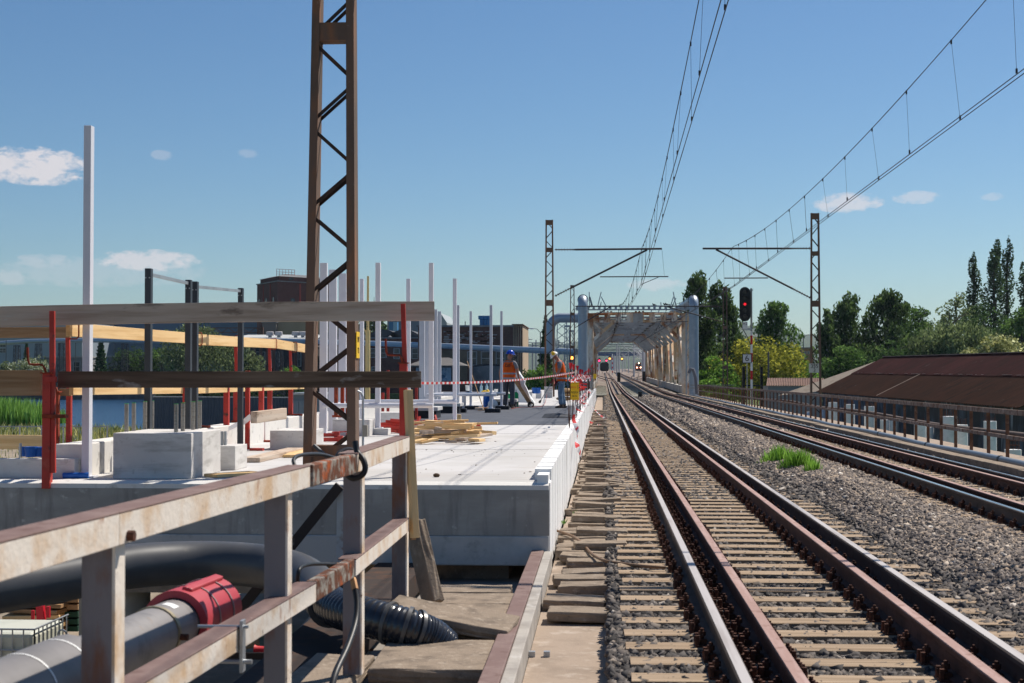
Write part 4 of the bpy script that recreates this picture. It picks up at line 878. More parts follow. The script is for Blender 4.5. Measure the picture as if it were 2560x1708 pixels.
b = MB(); b.tube([s0, s0+dg_*.001, s1, s1+dg_*.001], [.118,.150,.146,.10], 32, cap=False); o = b.build('red_sleeve', RUBBER_RED, gp_, world=True, smooth=50)
for k in (-.35, -.15): 
    t_ = R(78)+k*.6; nrm = dg_.cross(Vector((0,0,1))).normalized(); up_ = nrm.cross(dg_); rr_ = nrm*math.cos(t_+.1)+up_*math.sin(t_+.1)
    MB().beam(s0+dg_*.05+rr_*.15, s1-dg_*.03+rr_*.15, .028, .03, rr_).build('seam_lug', RUBBER_RED, gp_, world=True, bevel=.008)
for u in (.2, .42): qq = s0+dg_*u; MB().tube([qq-dg_*.006, qq+dg_*.006], .1535, 32).build('strap', mat('dull strap', (.28,.2,.2), rough=.5), gp_, world=True, smooth=50)
qq = g1-dg_*.42; MB().tube([qq-dg_*.014, qq+dg_*.014], .119, 28).build('hose_clip', mat('brass clip', (.32,.27,.18), metal=.5, rough=.45), gp_, world=True, smooth=50)
nrm = dg_.cross(Vector((0,0,1))).normalized(); MB().tube([qq+nrm*.11-Vector((0,0,.01)), qq+nrm*.15-Vector((0,0,.01))], .014, 8).build('clip_bolt', BOLT, gp_, world=True)
up_ = nrm.cross(dg_); b = MB(); vs = []; q3 = g1-dg_*.30
for j in range(9): t_ = R(58+30*j/8); r2 = nrm*math.cos(t_)+up_*math.sin(t_); vs += [q3+r2*.1135-dg_*.035, q3+r2*.1135+dg_*.035]
b.add(vs, [(2*j, 2*j+1, 2*j+3, 2*j+2) for j in range(8)]); b.build('paper_tag', WHITE_P, gp_, world=True)
# ------------------------------------------------------------------ walkway slabs, kerb
kb = thing('walkway_kerb', 'steel topped concrete kerb between the slab walkway and the track path', 'kerb', (-.58, 10, -.3))
MB().bb(-.55,-.475, 5, 13.86, -.42, -.16).build('concrete_side', mat('kerb concrete', (.42,.385,.34), [((.3,.27,.24), 3, .45, .65, (1,1,.3)), ((.52,.49,.45), 6, .55, .7)], .9, bump=(.2,30)), kb, world=True, bevel=.006)
MB().bb(-.665,-.552, 5, 13.86, -.24, -.148).build('steel_channel', RAILING_TOP, kb, world=True, bevel=.006)
def slab(c, size, rot=(0,0,0), label='', name='concrete_slab', group=None, m=CONC_OLD):
    b = MB(); nx = 6; L_, w_, h_ = size; bm_ = bmesh.new()
    bmesh.ops.create_cube(bm_, size=1.0); bmesh.ops.scale(bm_, vec=(L_, w_, h_), verts=bm_.verts)
    bmesh.ops.subdivide_edges(bm_, edges=bm_.edges[:], cuts=3, use_grid_fill=True)
    for v in bm_.verts:
        e = (abs(v.co.x) > L_*.49)+(abs(v.co.y) > w_*.49)+(abs(v.co.z) > h_*.49)
        if e >= 2: v.co *= 1-random.uniform(.0, .035)*(.5 if L_ > .6 else 1); 
        v.co.z += random.uniform(-.004,.004); v.co.x += random.uniform(-.006,.006); v.co.y += random.uniform(-.006,.006)
    me = bpy.data.meshes.new(name); bm_.to_mesh(me); bm_.free(); me.materials.append(m); o = bpy.data.objects.new(name, me); COL.objects.link(o)
    o.location = c; o.rotation_euler = rot; bv = o.modifiers.new('bevel', 'BEVEL'); bv.width = .008; bv.segments = 2; bv.limit_method = 'ANGLE'; bv.angle_limit = R(35)
    return tag(o, label, 'concrete slab', group)
zs = -.215
slab((-1.0, 8.78, zs), (.66,.93,.085), (0,0,.01), 'nearest wide concrete slab of the walkway left of the kerb')
for i, (y, lab) in enumerate(((9.95,'nearer'),(10.43,'middle'),(10.95,'farther'))): slab((-1.0+.02*i, y+.05, zs), (.62,.49,.085), (0,0,random.uniform(-.02,.02)), lab+' of the three flat walkway slabs behind the tilted one')
slab((-1.02, 11.5, zs), (.62,.4,.085), (0,0,.02), 'last flat walkway slab before the dark hole under the platform')
slab((-1.54, 8.3, zs), (.36,.9,.085), (0,0,-.03), 'flat slab left of the nearest wide slab, below the ribbed hose')
slab((-1.54, 7.35, zs-.01), (.36,.75,.085), (0,0,-.02), 'flat slab at the bottom picture edge under the ribbed conduit')
slab((-1.0, 7.75, zs-.05), (.66,.8,.085), (0,0,.01), 'flat slab at the very bottom picture edge beside the kerb')
a, c = atY(992,1512,9.75), atY(1268,1580,9.45); mid = (a+c)/2
slab(tuple(mid), ((c-a).length*1.02,.42,.075), (R(4), math.atan2(a.z-c.z, math.hypot(c.x-a.x, c.y-a.y)), -.12), 'tilted concrete slab resting on the ribbed hose')
a, c = atY(1085,1512,10.55), atY(1037,1310,10.75); mid = (a+c)/2
o = slab(tuple(mid), (.62,.2,.085), (0,0,0), 'concrete slab leaning upright at the last railing post'); d = (c-a).normalized(); y_ = Vector((.55,-.83,0)); y_ = (y_-d*y_.dot(d)).normalized(); z_ = d.cross(y_)
o.matrix_world = Matrix(((d.x,y_.x,z_.x,mid.x),(d.y,y_.y,z_.y,mid.y),(d.z,y_.z,z_.z,mid.z),(0,0,0,1)))
# dark supports below the walkway
b = MB(); b.bb(-2.1,-1.65, 5, 13.8, -.46, -.27)
tag(b.build('walkway_beam', RUST_DARK), 'dark steel beam carrying the walkway slabs', 'beam')
# slabs lying across the concrete path
rr = random.Random(11); yl = 10.8; i = 0
while yl < 74:
    w_ = rr.uniform(.24,.34); n_ = rr.choice([1,1,1,2,2]) if i > 3 else 1
    for kk in range(n_):
        xo = rr.uniform(-.04,.12)+(.10 if kk else 0)
        slab((-.19+xo, yl+kk*.12, -.31+.045+.07*kk+rr.uniform(0,.01)), (rr.uniform(.46,.6),w_,.075), (rr.uniform(-.05,.05)*(1 if kk else .3), rr.uniform(-.05,.06), rr.uniform(-.07,.07)), 'old concrete trough cover lying across the path beside the platform', 'trough_cover', 'trough covers scattered along the path')
    if rr.random() < .25 and yl > 17: slab((.22+rr.uniform(0,.12), yl+.1, -.19), (.45,w_*.8,.06), (0, rr.uniform(.0,.2), rr.uniform(-.2,.2)), 'old concrete trough cover lying across the path beside the platform', 'trough_cover', 'trough covers scattered along the path')
    yl += w_+(rr.uniform(.05,.5) if yl < 30 else rr.uniform(.3,1.2)); i += 1
# brown hose across path and ballast
cable([atZ(1392,1327,-.2), atZ(1430,1340,-.2), atZ(1455,1358,-.2), atZ(1480,1385,-.2), atZ(1512,1402,-.19), atZ(1560,1410,-.18), atZ(1625,1417,-.14), atZ(1664,1419,-.14)], .014, mat('brown rubber hose', (.2,.115,.06), rough=.6), 'brown rubber hose lying across the path and the ballast', 'rubber_hose', False)
# kerb stones markers on path
for px, py, lab in ((1330,1642,'left'),(1367,1642,'right')):
    c = atZ(px, py, -.31); tag(MB().bb(c.x-.02,c.x+.02,c.y-.02,c.y+.02,-.31,-.275).build('metal_stub', STEEL), lab+' small cut metal stub on the sandy path', 'stub')
# ------------------------------------------------------------------ rusty fence on the right
FENCE = mat('rusty fence steel', (.24,.18,.145), [((.15,.075,.045), 6, .48, .62), ((.42,.36,.31), 4, .55, .7), ((.055,.035,.03), 12, .62, .75)], .85, bump=(.2,40), spec=.2)
FENCEP = mat('fence post rust', (.20,.105,.065), [((.11,.06,.042), 5, .45, .62), ((.32,.21,.15), 7, .58, .72)], .88, spec=.2)
fn = thing('viaduct_fence', 'long rusty steel fence of posts and two rails along the right side', 'fence', (8.1, 60, -.3))
def fx(y): return 7.75+.5*min(1, max(0, (y-20)/48)) if y < 86 else 8.25-.2*(y-86)/42
def ftop(y): return .855-.05*min(1, y/80)
FY = [17, 27, 40, 55, 70, 85, 100, 115, 128]
for a, c in zip(FY[:-1], FY[1:]):
    MB().beam((fx(a),a,ftop(a)-.05),(fx(c),c,ftop(c)-.05), .045, .10).build('top_rail', FENCE, fn, world=True)
    MB().beam((fx(a),a,.30),(fx(c),c,.29), .04, .075).build('mid_rail', FENCE, fn, world=True)
y = 17.6; proto = None; k = 0
while y < 128 and k < 98:
    if proto is None:
        proto = MB().box((.045,0,.53),(.012,.085,1.09)).box((.015,-.04,.53),(.07,.012,1.09)).build('post', FENCEP, fn)
        o = proto
    else: o = proto.copy(); COL.objects.link(o); o.parent = fn
    o.location = (fx(y)-8.1, y-60, 0); y += 1.48 if y < 60 else 1.5; k += 1
pp = MB().tube([(fx(yy)+.18, yy, .33+.03*math.sin(yy*.3)) for yy in np.arange(16, 80, 1.5)], .055, 8)
tag(pp.build('cable_duct', mat('brown lagged duct', (.12,.085,.07), [((.07,.05,.04), 5, .45, .65)], .8), smooth=60), 'brown lagged cable duct fixed behind the rusty fence', 'duct')
# ------------------------------------------------------------------ shed with the red roof
def corrugated(b, p0, u, v, waves, amp, nrm, nv=1, phase=0):
    p0, u, v, nrm = Vector(p0), Vector(u), Vector(v), Vector(nrm); o = len(b.v); nu = waves*4
    for j in range(nv+1):
        for i in range(nu+1): b.v.append(tuple(p0+u*(i/nu)+v*(j/nv)+nrm*amp*math.sin(i*math.pi/2+phase)))
    for j in range(nv):
        for i in range(nu): a = o+j*(nu+1)+i; b.f.append((a, a+1, a+nu+2, a+nu+1))
    return b
E1, E2, R1, R2 = Vector((20.6,75,-.05)), Vector((17.6,124,.23)), Vector((26.3,75,2.80)), Vector((23.3,124,3.08))
sh = thing('shed', 'long low shed with rust red corrugated roof beyond the fence', 'shed', (23, 95, -4))
nr = (E2-E1).cross(R1-E1).normalized(); nr = nr if nr.z > 0 else -nr
ROOF1 = mat('rust red roof sheet', (.062,.02,.019), [((.085,.028,.026), .25, .45, .65, (1,1,1)), ((.035,.018,.015), 1.2, .5, .68, (.35,1.6,1)), ((.17,.125,.115), 2.2, .66, .76, (.25,1.8,1))], .9, spec=.08)
ROOF2 = mat('brown roof sheet', (.05,.021,.013), [((.07,.028,.017), .25, .45, .65), ((.03,.017,.013), 1.2, .5, .68, (.35,1.6,1)), ((.17,.13,.11), 2.2, .67, .76, (.25,1.8,1))], .9, spec=.08)
b = corrugated(MB(), E1-nr*.02, E2-E1, (R1-E1)*.53, 120, .05, nr); b.build('lower_roof', ROOF2, sh, world=True)
b = corrugated(MB(), E1+(R1-E1)*.51+nr*.03, E2-E1, (R1-E1)*.50, 120, .05, nr); b.build('upper_roof', ROOF1, sh, world=True)
b = MB(); b.beam(R1+nr*.06, R2+nr*.06, .5, .05); b.build('ridge_cap', mat('ridge cap', (.33,.24,.2), [((.18,.1,.08), 3, .5, .65)], .8), sh, world=True)
mdl = E1.lerp(R1,.525)+nr*.075; mdr = E2.lerp(R2,.525)+nr*.075; b = MB()
for i in range(46): 
    u = random.random(); b.beam(mdl.lerp(mdr,u), mdl.lerp(mdr,min(1,u+random.uniform(.002,.012))), .14, .01)
b.build('sheet_overlap', mat('pale flaked edge', (.45,.4,.36)), sh, world=True)
p0 = E1.lerp(E2,.58)+nr*.07; p1 = p0+(R1-E1)*.52; MB().beam(p0, p1, .13, .02, nr).build('light_strip', mat('tan strip', (.38,.27,.2)), sh, world=True)
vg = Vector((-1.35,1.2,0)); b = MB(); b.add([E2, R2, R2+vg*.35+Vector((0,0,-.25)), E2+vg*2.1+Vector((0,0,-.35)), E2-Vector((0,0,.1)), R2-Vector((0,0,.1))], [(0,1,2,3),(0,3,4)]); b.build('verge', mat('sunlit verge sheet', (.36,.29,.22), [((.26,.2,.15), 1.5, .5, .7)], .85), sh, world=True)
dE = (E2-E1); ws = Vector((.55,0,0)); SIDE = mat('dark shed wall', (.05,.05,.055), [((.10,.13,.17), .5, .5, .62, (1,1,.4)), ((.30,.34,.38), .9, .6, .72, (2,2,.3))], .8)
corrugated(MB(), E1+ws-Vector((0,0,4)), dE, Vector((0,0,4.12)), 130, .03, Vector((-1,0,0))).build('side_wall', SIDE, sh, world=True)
b = MB(); g0_ = E1+ws+Vector((0,.4,0)); g1_ = g0_+Vector((11.4,0,0)); pk = Vector((26.3,75.4,2.7))
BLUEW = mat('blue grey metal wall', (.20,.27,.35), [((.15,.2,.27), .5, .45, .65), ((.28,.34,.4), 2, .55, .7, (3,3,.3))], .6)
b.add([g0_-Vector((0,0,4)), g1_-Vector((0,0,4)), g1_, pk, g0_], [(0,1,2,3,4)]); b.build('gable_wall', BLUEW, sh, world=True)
b = MB()
for i in range(9): b.bb(g0_.x+.3+i*1.2, g0_.x+.38+i*1.2, 75.33, 75.398, -4, -.1+min(i*1.2, 2)*.4)
b.bb(g0_.x+.1, g1_.x, 75.32, 75.398, -2.3, -2.2); b.build('wall_seam', mat('dark seam', (.05,.06,.075)), sh, world=True)
# small outbuilding with reddish roof beyond the fence
ob = thing('outbuilding', 'small white walled building with brown tiled roof behind the signal', 'outbuilding', (atY(1985,950,135).x, 135, -4)); x0, x1 = atY(1914,950,135).x, atY(2060,950,135).x
zr0, zr1 = 1.47+(942-964)*135/F, 1.47+(942-948)*139/F
b = MB(); corrugated(b, (x0,134.6,zr0), (x1-x0,0,0), (.6,4.4,zr1-zr0+.1), 34, .05, (0,-.2,1)); b.build('roof', mat('tile roof', (.22,.13,.1), [((.15,.09,.07), 1, .5, .7)], .85), ob, world=True)
MB().bb(x0+.2,x1-.2,135,139,-4,zr0-.05).build('wall', mat('pale wall', (.33,.29,.23)), ob, world=True)
# round concrete columns beyond the fence
CWHITE = mat('white concrete column', (.93,.92,.9), [((.82,.8,.77), 1.2, .5, .7, (1,1,.5)), ((.74,.73,.71), 4, .5, .7)], .85, spec=.2)
for px, ty, wd, lo_, place in ((2532,1124,40,1,'nearest the right picture edge, low with a bare rebar cage'),(2475,1053,31,0,'in front of the blue shed gable'),(2375,1041,34,0,'left of the shed corner, with bent bars on top'),(2402,1062,33,0,'just right of the bent-bar column'),(2300,1062,29,0,'seen between fence posts at the middle of the shed wall'),(2322,1068,24,0,'slim one at the middle of the shed wall'),
      (2212,1050,23,0,'left one of a close pair under the brown roof'),(2236,1052,21,0,'right one of a close pair under the brown roof'),(2173,1016,25,0,'tall one with rebars right of the numbered mast'),(2124,1011,25,0,'tall one a little right of the numbered mast'),(2083,1006,24,0,'tall one next to the foot of the numbered mast'),(2058,1022,17,0,'slim one at the foot of the numbered mast'),(2021,1030,17,0,'left of the numbered mast'),(1993,1020,15,0,'below the outbuilding'),(1962,1014,14,0,'below the left end of the outbuilding'),(1931,1008,12,0,'right of the signal pole'),(1904,1003,11,0,'next to the signal pole'),(2252,1105,18,1,'short one below the rebar cage')):
    Y = .56*F/wd; p = atY(px, ty, Y); t = thing('concrete_column', 'round white concrete column beyond the fence, '+place, 'column', (p.x, Y, -4)); r = .28
    MB().tube([(p.x,Y,-4),(p.x,Y,p.z)], r, 20).build('shaft', CWHITE, t, world=True, smooth=50)
    b = MB()
    for k in range(7):
        a = 6.283*k/7; h = .55 if lo_ else random.uniform(.12,.3); q = Vector((p.x+math.cos(a)*r*.78, Y+math.sin(a)*r*.78, p.z-.02)); b.tube([q, q+Vector((0,0,h)), q+Vector((random.uniform(-.08,.08),0,h+(.0 if lo_ else .06)))], .012, 5)
    if lo_:
        for z in (.15,.3,.45): b.tube([(p.x+math.cos(6.283*k/16)*r*.8, Y+math.sin(6.283*k/16)*r*.8, p.z+z) for k in range(17)], .008, 4)
    b.build('rebar', BOLT, t, world=True)
# ------------------------------------------------------------------ signal, signs, posts
sg = thing('railway_signal', 'tall railway signal with a red light on a red and white pole', 'signal', (atY(1879,950,100).x, 100, -2)); Y = 100.0
def z100(py, Y=100): return atY(1879, py, Y).z
xs_ = sg.location.x; MB().tube([(xs_,Y,-2),(xs_,Y,z100(828))], .072, 14).build('lower_pole', WHITE_P, sg, world=True, smooth=50); MB().tube([(xs_,Y,z100(828)),(xs_,Y,z100(721))], .07, 14).build('upper_pole', mat('grey pole', (.38,.37,.34), [((.28,.27,.25), 5, .5, .7)], .6), sg, world=True, smooth=50)
for a, c in ((839,861),(883,905),(927,949)): MB().tube([(xs_,Y,z100(c)),(xs_,Y,z100(a))], .0745, 14).build('red_band', RED_P, sg, world=True, smooth=50)
hx = atY(1861.5,760,Y).x; zc0, zc1 = z100(804)+.36, z100(718)-.36; pol = []
for k in range(13): a = math.pi*k/12; pol.append((hx+.36*math.cos(a), zc1+.36*math.sin(a)))
for k in range(13): a = math.pi+math.pi*k/12; pol.append((hx+.36*math.cos(a), zc0+.36*math.sin(a)))
hd = MB().prism(pol, 'y', Y-.22, Y-.19).build('background_plate', BLACK_P, sg, world=True); MB().bb(hx-.2,hx+.2,Y-.19,Y+.12,zc0-.2,zc1+.2).build('lamp_case', BLACK_P, sg, world=True)
for k, py in enumerate((731,746,761,777,792)):
    z = z100(py); lit = k == 2
    ho_ = MB(); n = 14
    for j in range(n+1): a = R(-10+200*j/n); ho_.v += [(hx+.13*math.cos(a),Y-.22,z+.13*math.sin(a)),(hx+.135*math.cos(a),Y-.42,z-.03+.135*math.sin(a)),(hx+.15*math.cos(a),Y-.42,z-.03+.15*math.sin(a)),(hx+.145*math.cos(a),Y-.22,z+.145*math.sin(a))]
    for j in range(n):
        for q in range(4): ho_.f.append((4*j+q, 4*j+(q+1) % 4, 4*j+4+(q+1) % 4, 4*j+4+q))
    ho_.build('lamp_hood', BLACK_P, sg, world=True)
    MB().tube([(hx,Y-.225,z),(hx,Y-.235,z)], .085 if lit else .12, 16).build('lens', mat('lit red lens', (.8,.01,.02), emit=((1,.02,.035), 1.1)) if lit else mat('dark lens', (.05,.045,.045), rough=.15), sg, world=True)
pl_ = MB().bb(hx-.17,hx+.17,Y-.21,Y-.19,z100(822),z100(805)).build('name_plate', WHITE_P, sg, world=True)
text_mesh('lettering', 'H2', .26, BLACK_P, pl_, Vector((hx,Y-.213,z100(810)))-Vector(sg.location), (R(90),0,0))
MB().bb(hx-.12,xs_,Y-.1,Y+.1,z100(826),z100(820)).build('bracket', STEEL, sg, world=True); MB().bb(hx+.2,xs_+.12,Y-.05,Y+.0,z100(727),z100(724)).build('bracket', STEEL, sg, world=True)
MB().tube([(hx-.3,Y-.1,z100(803)),(hx-.27,Y-.1,z100(815)),(hx+.1,Y-.1,z100(838)),(xs_-.06,Y-.05,z100(862))], .03, 6).build('cable', BLACKRUB, sg, world=True, smooth=60)
Y6 = 88.0; s6_ = thing('number_sign', 'square white sign with the number 6 on a thin post', 'sign', (atY(1867.5,950,Y6).x, Y6, -.4)); x6 = s6_.location.x
MB().tube([(x6,Y6,-.4),(x6,Y6,atY(1867,883,Y6).z)], .028, 8).build('post', mat('grey thin post', (.3,.33,.36)), s6_, world=True, smooth=50)
za6, zb6 = atY(1867,907,Y6).z, atY(1867,886,Y6).z; hw = (zb6-za6)/2
MB().bb(x6-hw-.03,x6+hw+.03,Y6-.05,Y6-.04,za6-.03,zb6+.03).build('frame', BLACK_P, s6_, world=True); pl6 = MB().bb(x6-hw+.01,x6+hw-.01,Y6-.056,Y6-.05,za6+.01,zb6-.01).build('panel', mat('sign white', (.62,.64,.66)), s6_, world=True)
text_mesh('digit', '6', .50, BLACK_P, pl6, Vector((x6,Y6-.06,(za6+zb6)/2+.0))-Vector(s6_.location), (R(90),0,0))
for px, y0_, y1_, Y, lab in ((1859.5,915,1010,90,'black upright beside the number 6 sign, inside the fence'),(1904,916,965,104,'black upright right of the red and white pole')):
    p = atY(px, y1_, Y); zt_ = atY(px, y0_, Y).z; t = thing('black_post', lab, 'post', (p.x, Y, p.z)); MB().bb(p.x-.085,p.x-.055,Y-.1,Y+.1,p.z-.3,zt_).bb(p.x+.055,p.x+.085,Y-.1,Y+.1,p.z-.3,zt_).bb(p.x-.055,p.x+.055,Y-.02,Y+.02,p.z-.3,zt_-.03).build('profile', BLACK_P, t, world=True)
p = atY(1880, 964, 101.5); MB_ = MB().bb(atY(1859,964,101.5).x, atY(1905,964,101.5).x, 101.4, 101.5, p.z-.05, p.z+.05); MB_.bb(p.x-.06,p.x+.06,101.4,101.5,-2,p.z-.051); tag(MB_.build('signal_platform', BLACK_P), 'dark platform beam behind the fence at the signal pole', 'beam')
Yp = 73.85; kmp = MB().bb(atY(2022.5,910,Yp).x, atY(2047.5,910,Yp).x, Yp-.02, Yp, atY(2035,932,Yp).z, atY(2035,909,Yp).z).build('kilometre_plate', mat('rust edged white plate', (.62,.6,.55), [((.3,.17,.1), 3.5, .6, .72), ((.5,.47,.42), 2, .5, .7)], .6), mB, world=True)
lm = Vector(mB.location); cx_ = atY(2036,910,Yp).x
text_mesh('digits', '355', .27, BLACK_P, kmp, Vector((cx_,Yp-.024,atY(2035,916,Yp).z))-lm, (R(90),0,0), sx=.92); text_mesh('digits', '3', .25, BLACK_P, kmp, Vector((cx_,Yp-.024,atY(2035,926.5,Yp).z))-lm, (R(90),0,0))
b = MB(); p = atY(1755,963,128); b.beam((p.x-1,128,p.z),(atY(1835,963,128).x,128,p.z), .06,.06); b.beam((p.x-1,128,p.z-.25),(atY(1850,963,128).x,128,p.z-.25), .06,.06); b.bb(p.x+1.2,p.x+1.26,128,128.06,-4,p.z)
tag(b.build('guard_rail', mat('tan rail', (.3,.26,.2))), 'two thin tan rails behind the right pipe column', 'rail')
p = atZ(1736,985,-.2); tag(MB().tube([atY(1722,930,120)+Vector((0,0,-.1)), atY(1727,922,120), atY(1733,924,120), atY(1739,945,120), atY(1742,985,120)], .13, 10).build('lagged_pipe', mat('grey lagging', (.2,.2,.21), rough=.9), smooth=60), 'grey lagged pipe elbow at the foot of the right pipe column', 'pipe')
# ------------------------------------------------------------------ truss bridge
BRW = mat('rusting white bridge paint', (.86,.80,.70), [((.70,.46,.25), .5, .40, .56, (1,1,.45)), ((.34,.13,.05), .9, .50, .60, (1,1,.35)), ((.56,.30,.15), 3, .58, .70, (1,1,.4)), ((.28,.13,.07), 7, .64, .74)], .75, spec=.3)
BRG = mat('grey bridge steel', (.52,.50,.46), [((.36,.34,.31), .6, .45, .62), ((.32,.17,.09), 1.5, .56, .7), ((.7,.67,.6), 2.5, .58, .72)], .8, spec=.25)
BRD = mat('dark bridge steel', (.12,.12,.11), [((.2,.14,.09), 1, .5, .7)], .85, spec=.2)
XL, XR = -1.2, 7.72
def bridge(name_y, label, z0, z1):
    y0 = name_y; Ln = 58.0; t = thing('truss_bridge', label, 'railway bridge', (3.2, y0, z0)); n = 6
    def zz(y): return z0+(z1-z0)*(y-y0)/Ln
    for x, w in ((XL,.6),(XR,.7)):
        for ye in (y0, y0+Ln):
            MB().bb(x-w/2,x+w/2,ye-.22,ye+.22,zz(ye)-1.2,zz(ye)+7.42).build('end_post', BRW, t, world=True, bevel=.02)
        b = MB(); b.beam((x,y0+.22,zz(y0)+7.1),(x,y0+Ln-.22,zz(y0+Ln)+7.1), .5, .5); b.build('top_chord', BRG, t, world=True)
        b = MB(); b.beam((x,y0+.22,zz(y0)+.2),(x,y0+Ln-.22,zz(y0+Ln)+.2), .5, .7); b.build('bottom_chord', BRG, t, world=True)
        for i in range(1, n):
            y = y0+Ln*i/n; s = -1 if x < 2 else 1
            b = MB()
            for dy in (-.2,.2): b.bb(x-.17,x+.17,y+dy-.03,y+dy+.03,zz(y)+.55,zz(y)+6.84)
            for k in range(9): b.bb(x-.15,x+.15,y-.169,y+.169,zz(y)+.9+k*.66,zz(y)+1.15+k*.66)
            b.build('vertical', BRW, t, world=True)
        for i in range(n):
            ya, yb = y0+Ln*i/n, y0+Ln*(i+1)/n; a, c = (zz(ya)+.5, zz(yb)+6.8) if (i < n/2) == (i % 2 == 0) else (zz(ya)+6.8, zz(yb)+.5)
            MB().beam((x,ya,a),(x,yb,c), .28, .3).build('diagonal', BRW, t, world=True)
    for i in range(n+1):
        y = y0+Ln*i/n; e = i in (0, n); z = zz(y); m = BRW if e else BRG; b = MB()
        xa, xb = XL+.3, XR-.35
        b.bb(xa,xb,y-.05,y+.05,z+7.2,z+7.44); b.bb(xa,xb,y-.05,y+.05,z+6.55,z+6.75)
        k = 0; x = xa
        while x < xb-.3:
            wd = .55 if k % 2 == 0 else .5
            if k % 2 == 0 or abs(x-3.2) < .5: b.bb(x,min(x+wd,xb),y-.045,y+.045,z+6.75,z+7.2)
            x += wd; k += 1
        b.bb(xa,xb,y+.5,y+.56,z+6.55,z+6.75); b.bb(xa,xb,y+.06,y+.5,z+6.9,z+6.95)
        b.build('portal_beam' if e else 'cross_beam', m, t, world=True)
        if e: MB().bb(2.85,3.75,y-.09,y+.09,z+6.5,z+7.5).build('gusset_plate', BRG, t, world=True)
        for s, xx in ((1,xa),(-1,xb)):
            b = MB(); b.beam((xx,y,z+4.9),(xx+s*1.95,y,z+6.6), .28,.3,(0,1,0)); b.beam((xx,y,z+6.55),(xx+s*.98,y,z+5.75), .18,.2,(0,1,0)); b.build('knee_brace', BRW if e else BRG, t, world=True)
        if i < n:
            b = MB(); ym = y0+Ln*(i+1)/n
            b.beam((xa,y+.3,z+6.85),(xb,ym-.3,zz(ym)+6.85), .2,.16); b.beam((xb,y+.3,z+6.86),(xa,ym-.3,zz(ym)+6.86), .2,.13)
            for xx in (1.4,5.0): b.beam((xx,y+.06,z+6.7),(xx,ym-.06,zz(ym)+6.7), .16,.18)
            b.build('top_bracing', BRD, t, world=True)
    # roof-top walkway strip and floor
    b = MB()
    for i in range(22): x = XL+.9+i*.33; z = z0+7.62+(.18 if 3 < i < 10 or 12 < i < 20 else 0); b.bb(x,x+.2,y0-.2,y0-.12,z-.12,z)
    b.bb(XL+.6,XR-.7,y0-.18,y0-.12,z0+7.42,z0+7.5); b.build('walkway_grating', BRW, t, world=True)
    return t
bridge(139.4, 'rusting white steel truss railway bridge, nearer span with its portal', zt(139.4), zt(197.4))
bridge(199.0, 'rusting white steel truss railway bridge, farther span inside the first', zt(199), zt(257))
b = MB(); b.add([(XL+.4,139,zt(139)-.2),(XR-.5,139,zt(139)-.2),(XR-.5,258,zt(258)-.2),(XL+.4,258,zt(258)-.2)], [(0,1,2,3)]); tag(b.build('bridge_floor', mat('bridge planking', (.27,.22,.18), [((.17,.12,.09), .8, .45, .6, (1,.3,1)), ((.36,.32,.27), 2, .55, .7)], .9)), kind='structure')
for x0, x1, lab in ((2.5,4.1,'grey plank walkway between the tracks on the bridge'),(-.75,.35,'grey plank walkway left of the nearer track on the bridge')):
    b = MB(); y = 120 if x0 > 0 else 128
    while y < 196: b.bb(x0,x1,y,y+.4,zt(y+.2)-.16,zt(y+.2)-.12); y += .46
    tag(b.build('plank_walkway', mat('grey green planks', (.30,.28,.22), [((.2,.19,.15), 1, .45, .65), ((.4,.37,.3), 2, .55, .7)], .9)), lab, 'walkway')
p = atZ(1600,992,-.1); tag(MB().bb(p.x-.15,p.x+.15,p.y-.1,p.y+.1,-.25,p.z+.75 if False else .28).build('track_marker', BLACK_P, bevel=.01), 'small black box standing between the tracks before the bridge', 'marker')
p = atZ(1632,995,-.15); tag(MB().bb(p.x-.22,p.x-.05,p.y-.1,p.y+.1,-.28,.02).bb(p.x+.05,p.x+.22,p.y-.1,p.y+.1,-.28,.02).bb(p.x-.05,p.x+.05,p.y-.03,p.y+.03,-.2,-.1).build('rail_clamp', RED_RUST), 'small orange rusty clamp on the gravel between the tracks', 'clamp')
# big clad pipe columns at the portal
for px, s, lab in ((1457,-1,'silver clad pipe rising left of the bridge portal and bending over it'),(1734.5,1,'silver clad pipe rising right of the bridge portal and bending over it')):
    Y = 133.0; x = atY(px,800,Y).x; r = .425; t = thing('clad_pipe', lab, 'pipe', (x, Y, -3)); zc = atY(px,737,Y).z-r; R_ = .75
    MB().tube([(x,Y,-4.2),(x,Y,zc-R_)], r, 24).build('riser', RIBMET, t, world=True, smooth=60)
    pts = [(x, Y+R_-R_*math.cos(a), zc-R_+R_*math.sin(a)) for a in [math.pi/2*k/8 for k in range(9)]]
    MB().tube(pts, r*1.01, 24).build('elbow', RIBMET, t, world=True, smooth=60)
    MB().tube([(x,Y+R_,zc),(x-(.3 if s < 0 else .45),Y+60,zc+.35),(x-(.3 if s<0 else .5),Y+125,zc+.8)], r, 20).build('run', RIBMET, t, world=True, smooth=60)
    for z in (zc-R_, zc-R_-.75): MB().tube([(x,Y,z-.03),(x,Y,z+.03)], r*1.03, 24).build('band', mat('band cladding', (.3,.36,.42), metal=.5, rough=.4), t, world=True, smooth=60)
    MB().tube([(x,Y+R_-.04,zc),(x,Y+R_+.08,zc)], r*1.16, 24).build('band', BRD, t, world=True, smooth=60)
gt = thing('pipe_gantry', 'grey lattice beam across the portal carrying the clad pipes', 'gantry', (3.2,134.6,7)); zb0 = atY(1600,776,134.6).z; zb1 = atY(1600,764,134.6).z
x0, x1 = atY(1440,770,134.6).x, atY(1725,770,134.6).x; GRS = mat('blue grey steel', (.36,.42,.46), [((.27,.32,.36), 1, .5, .7)], .6)
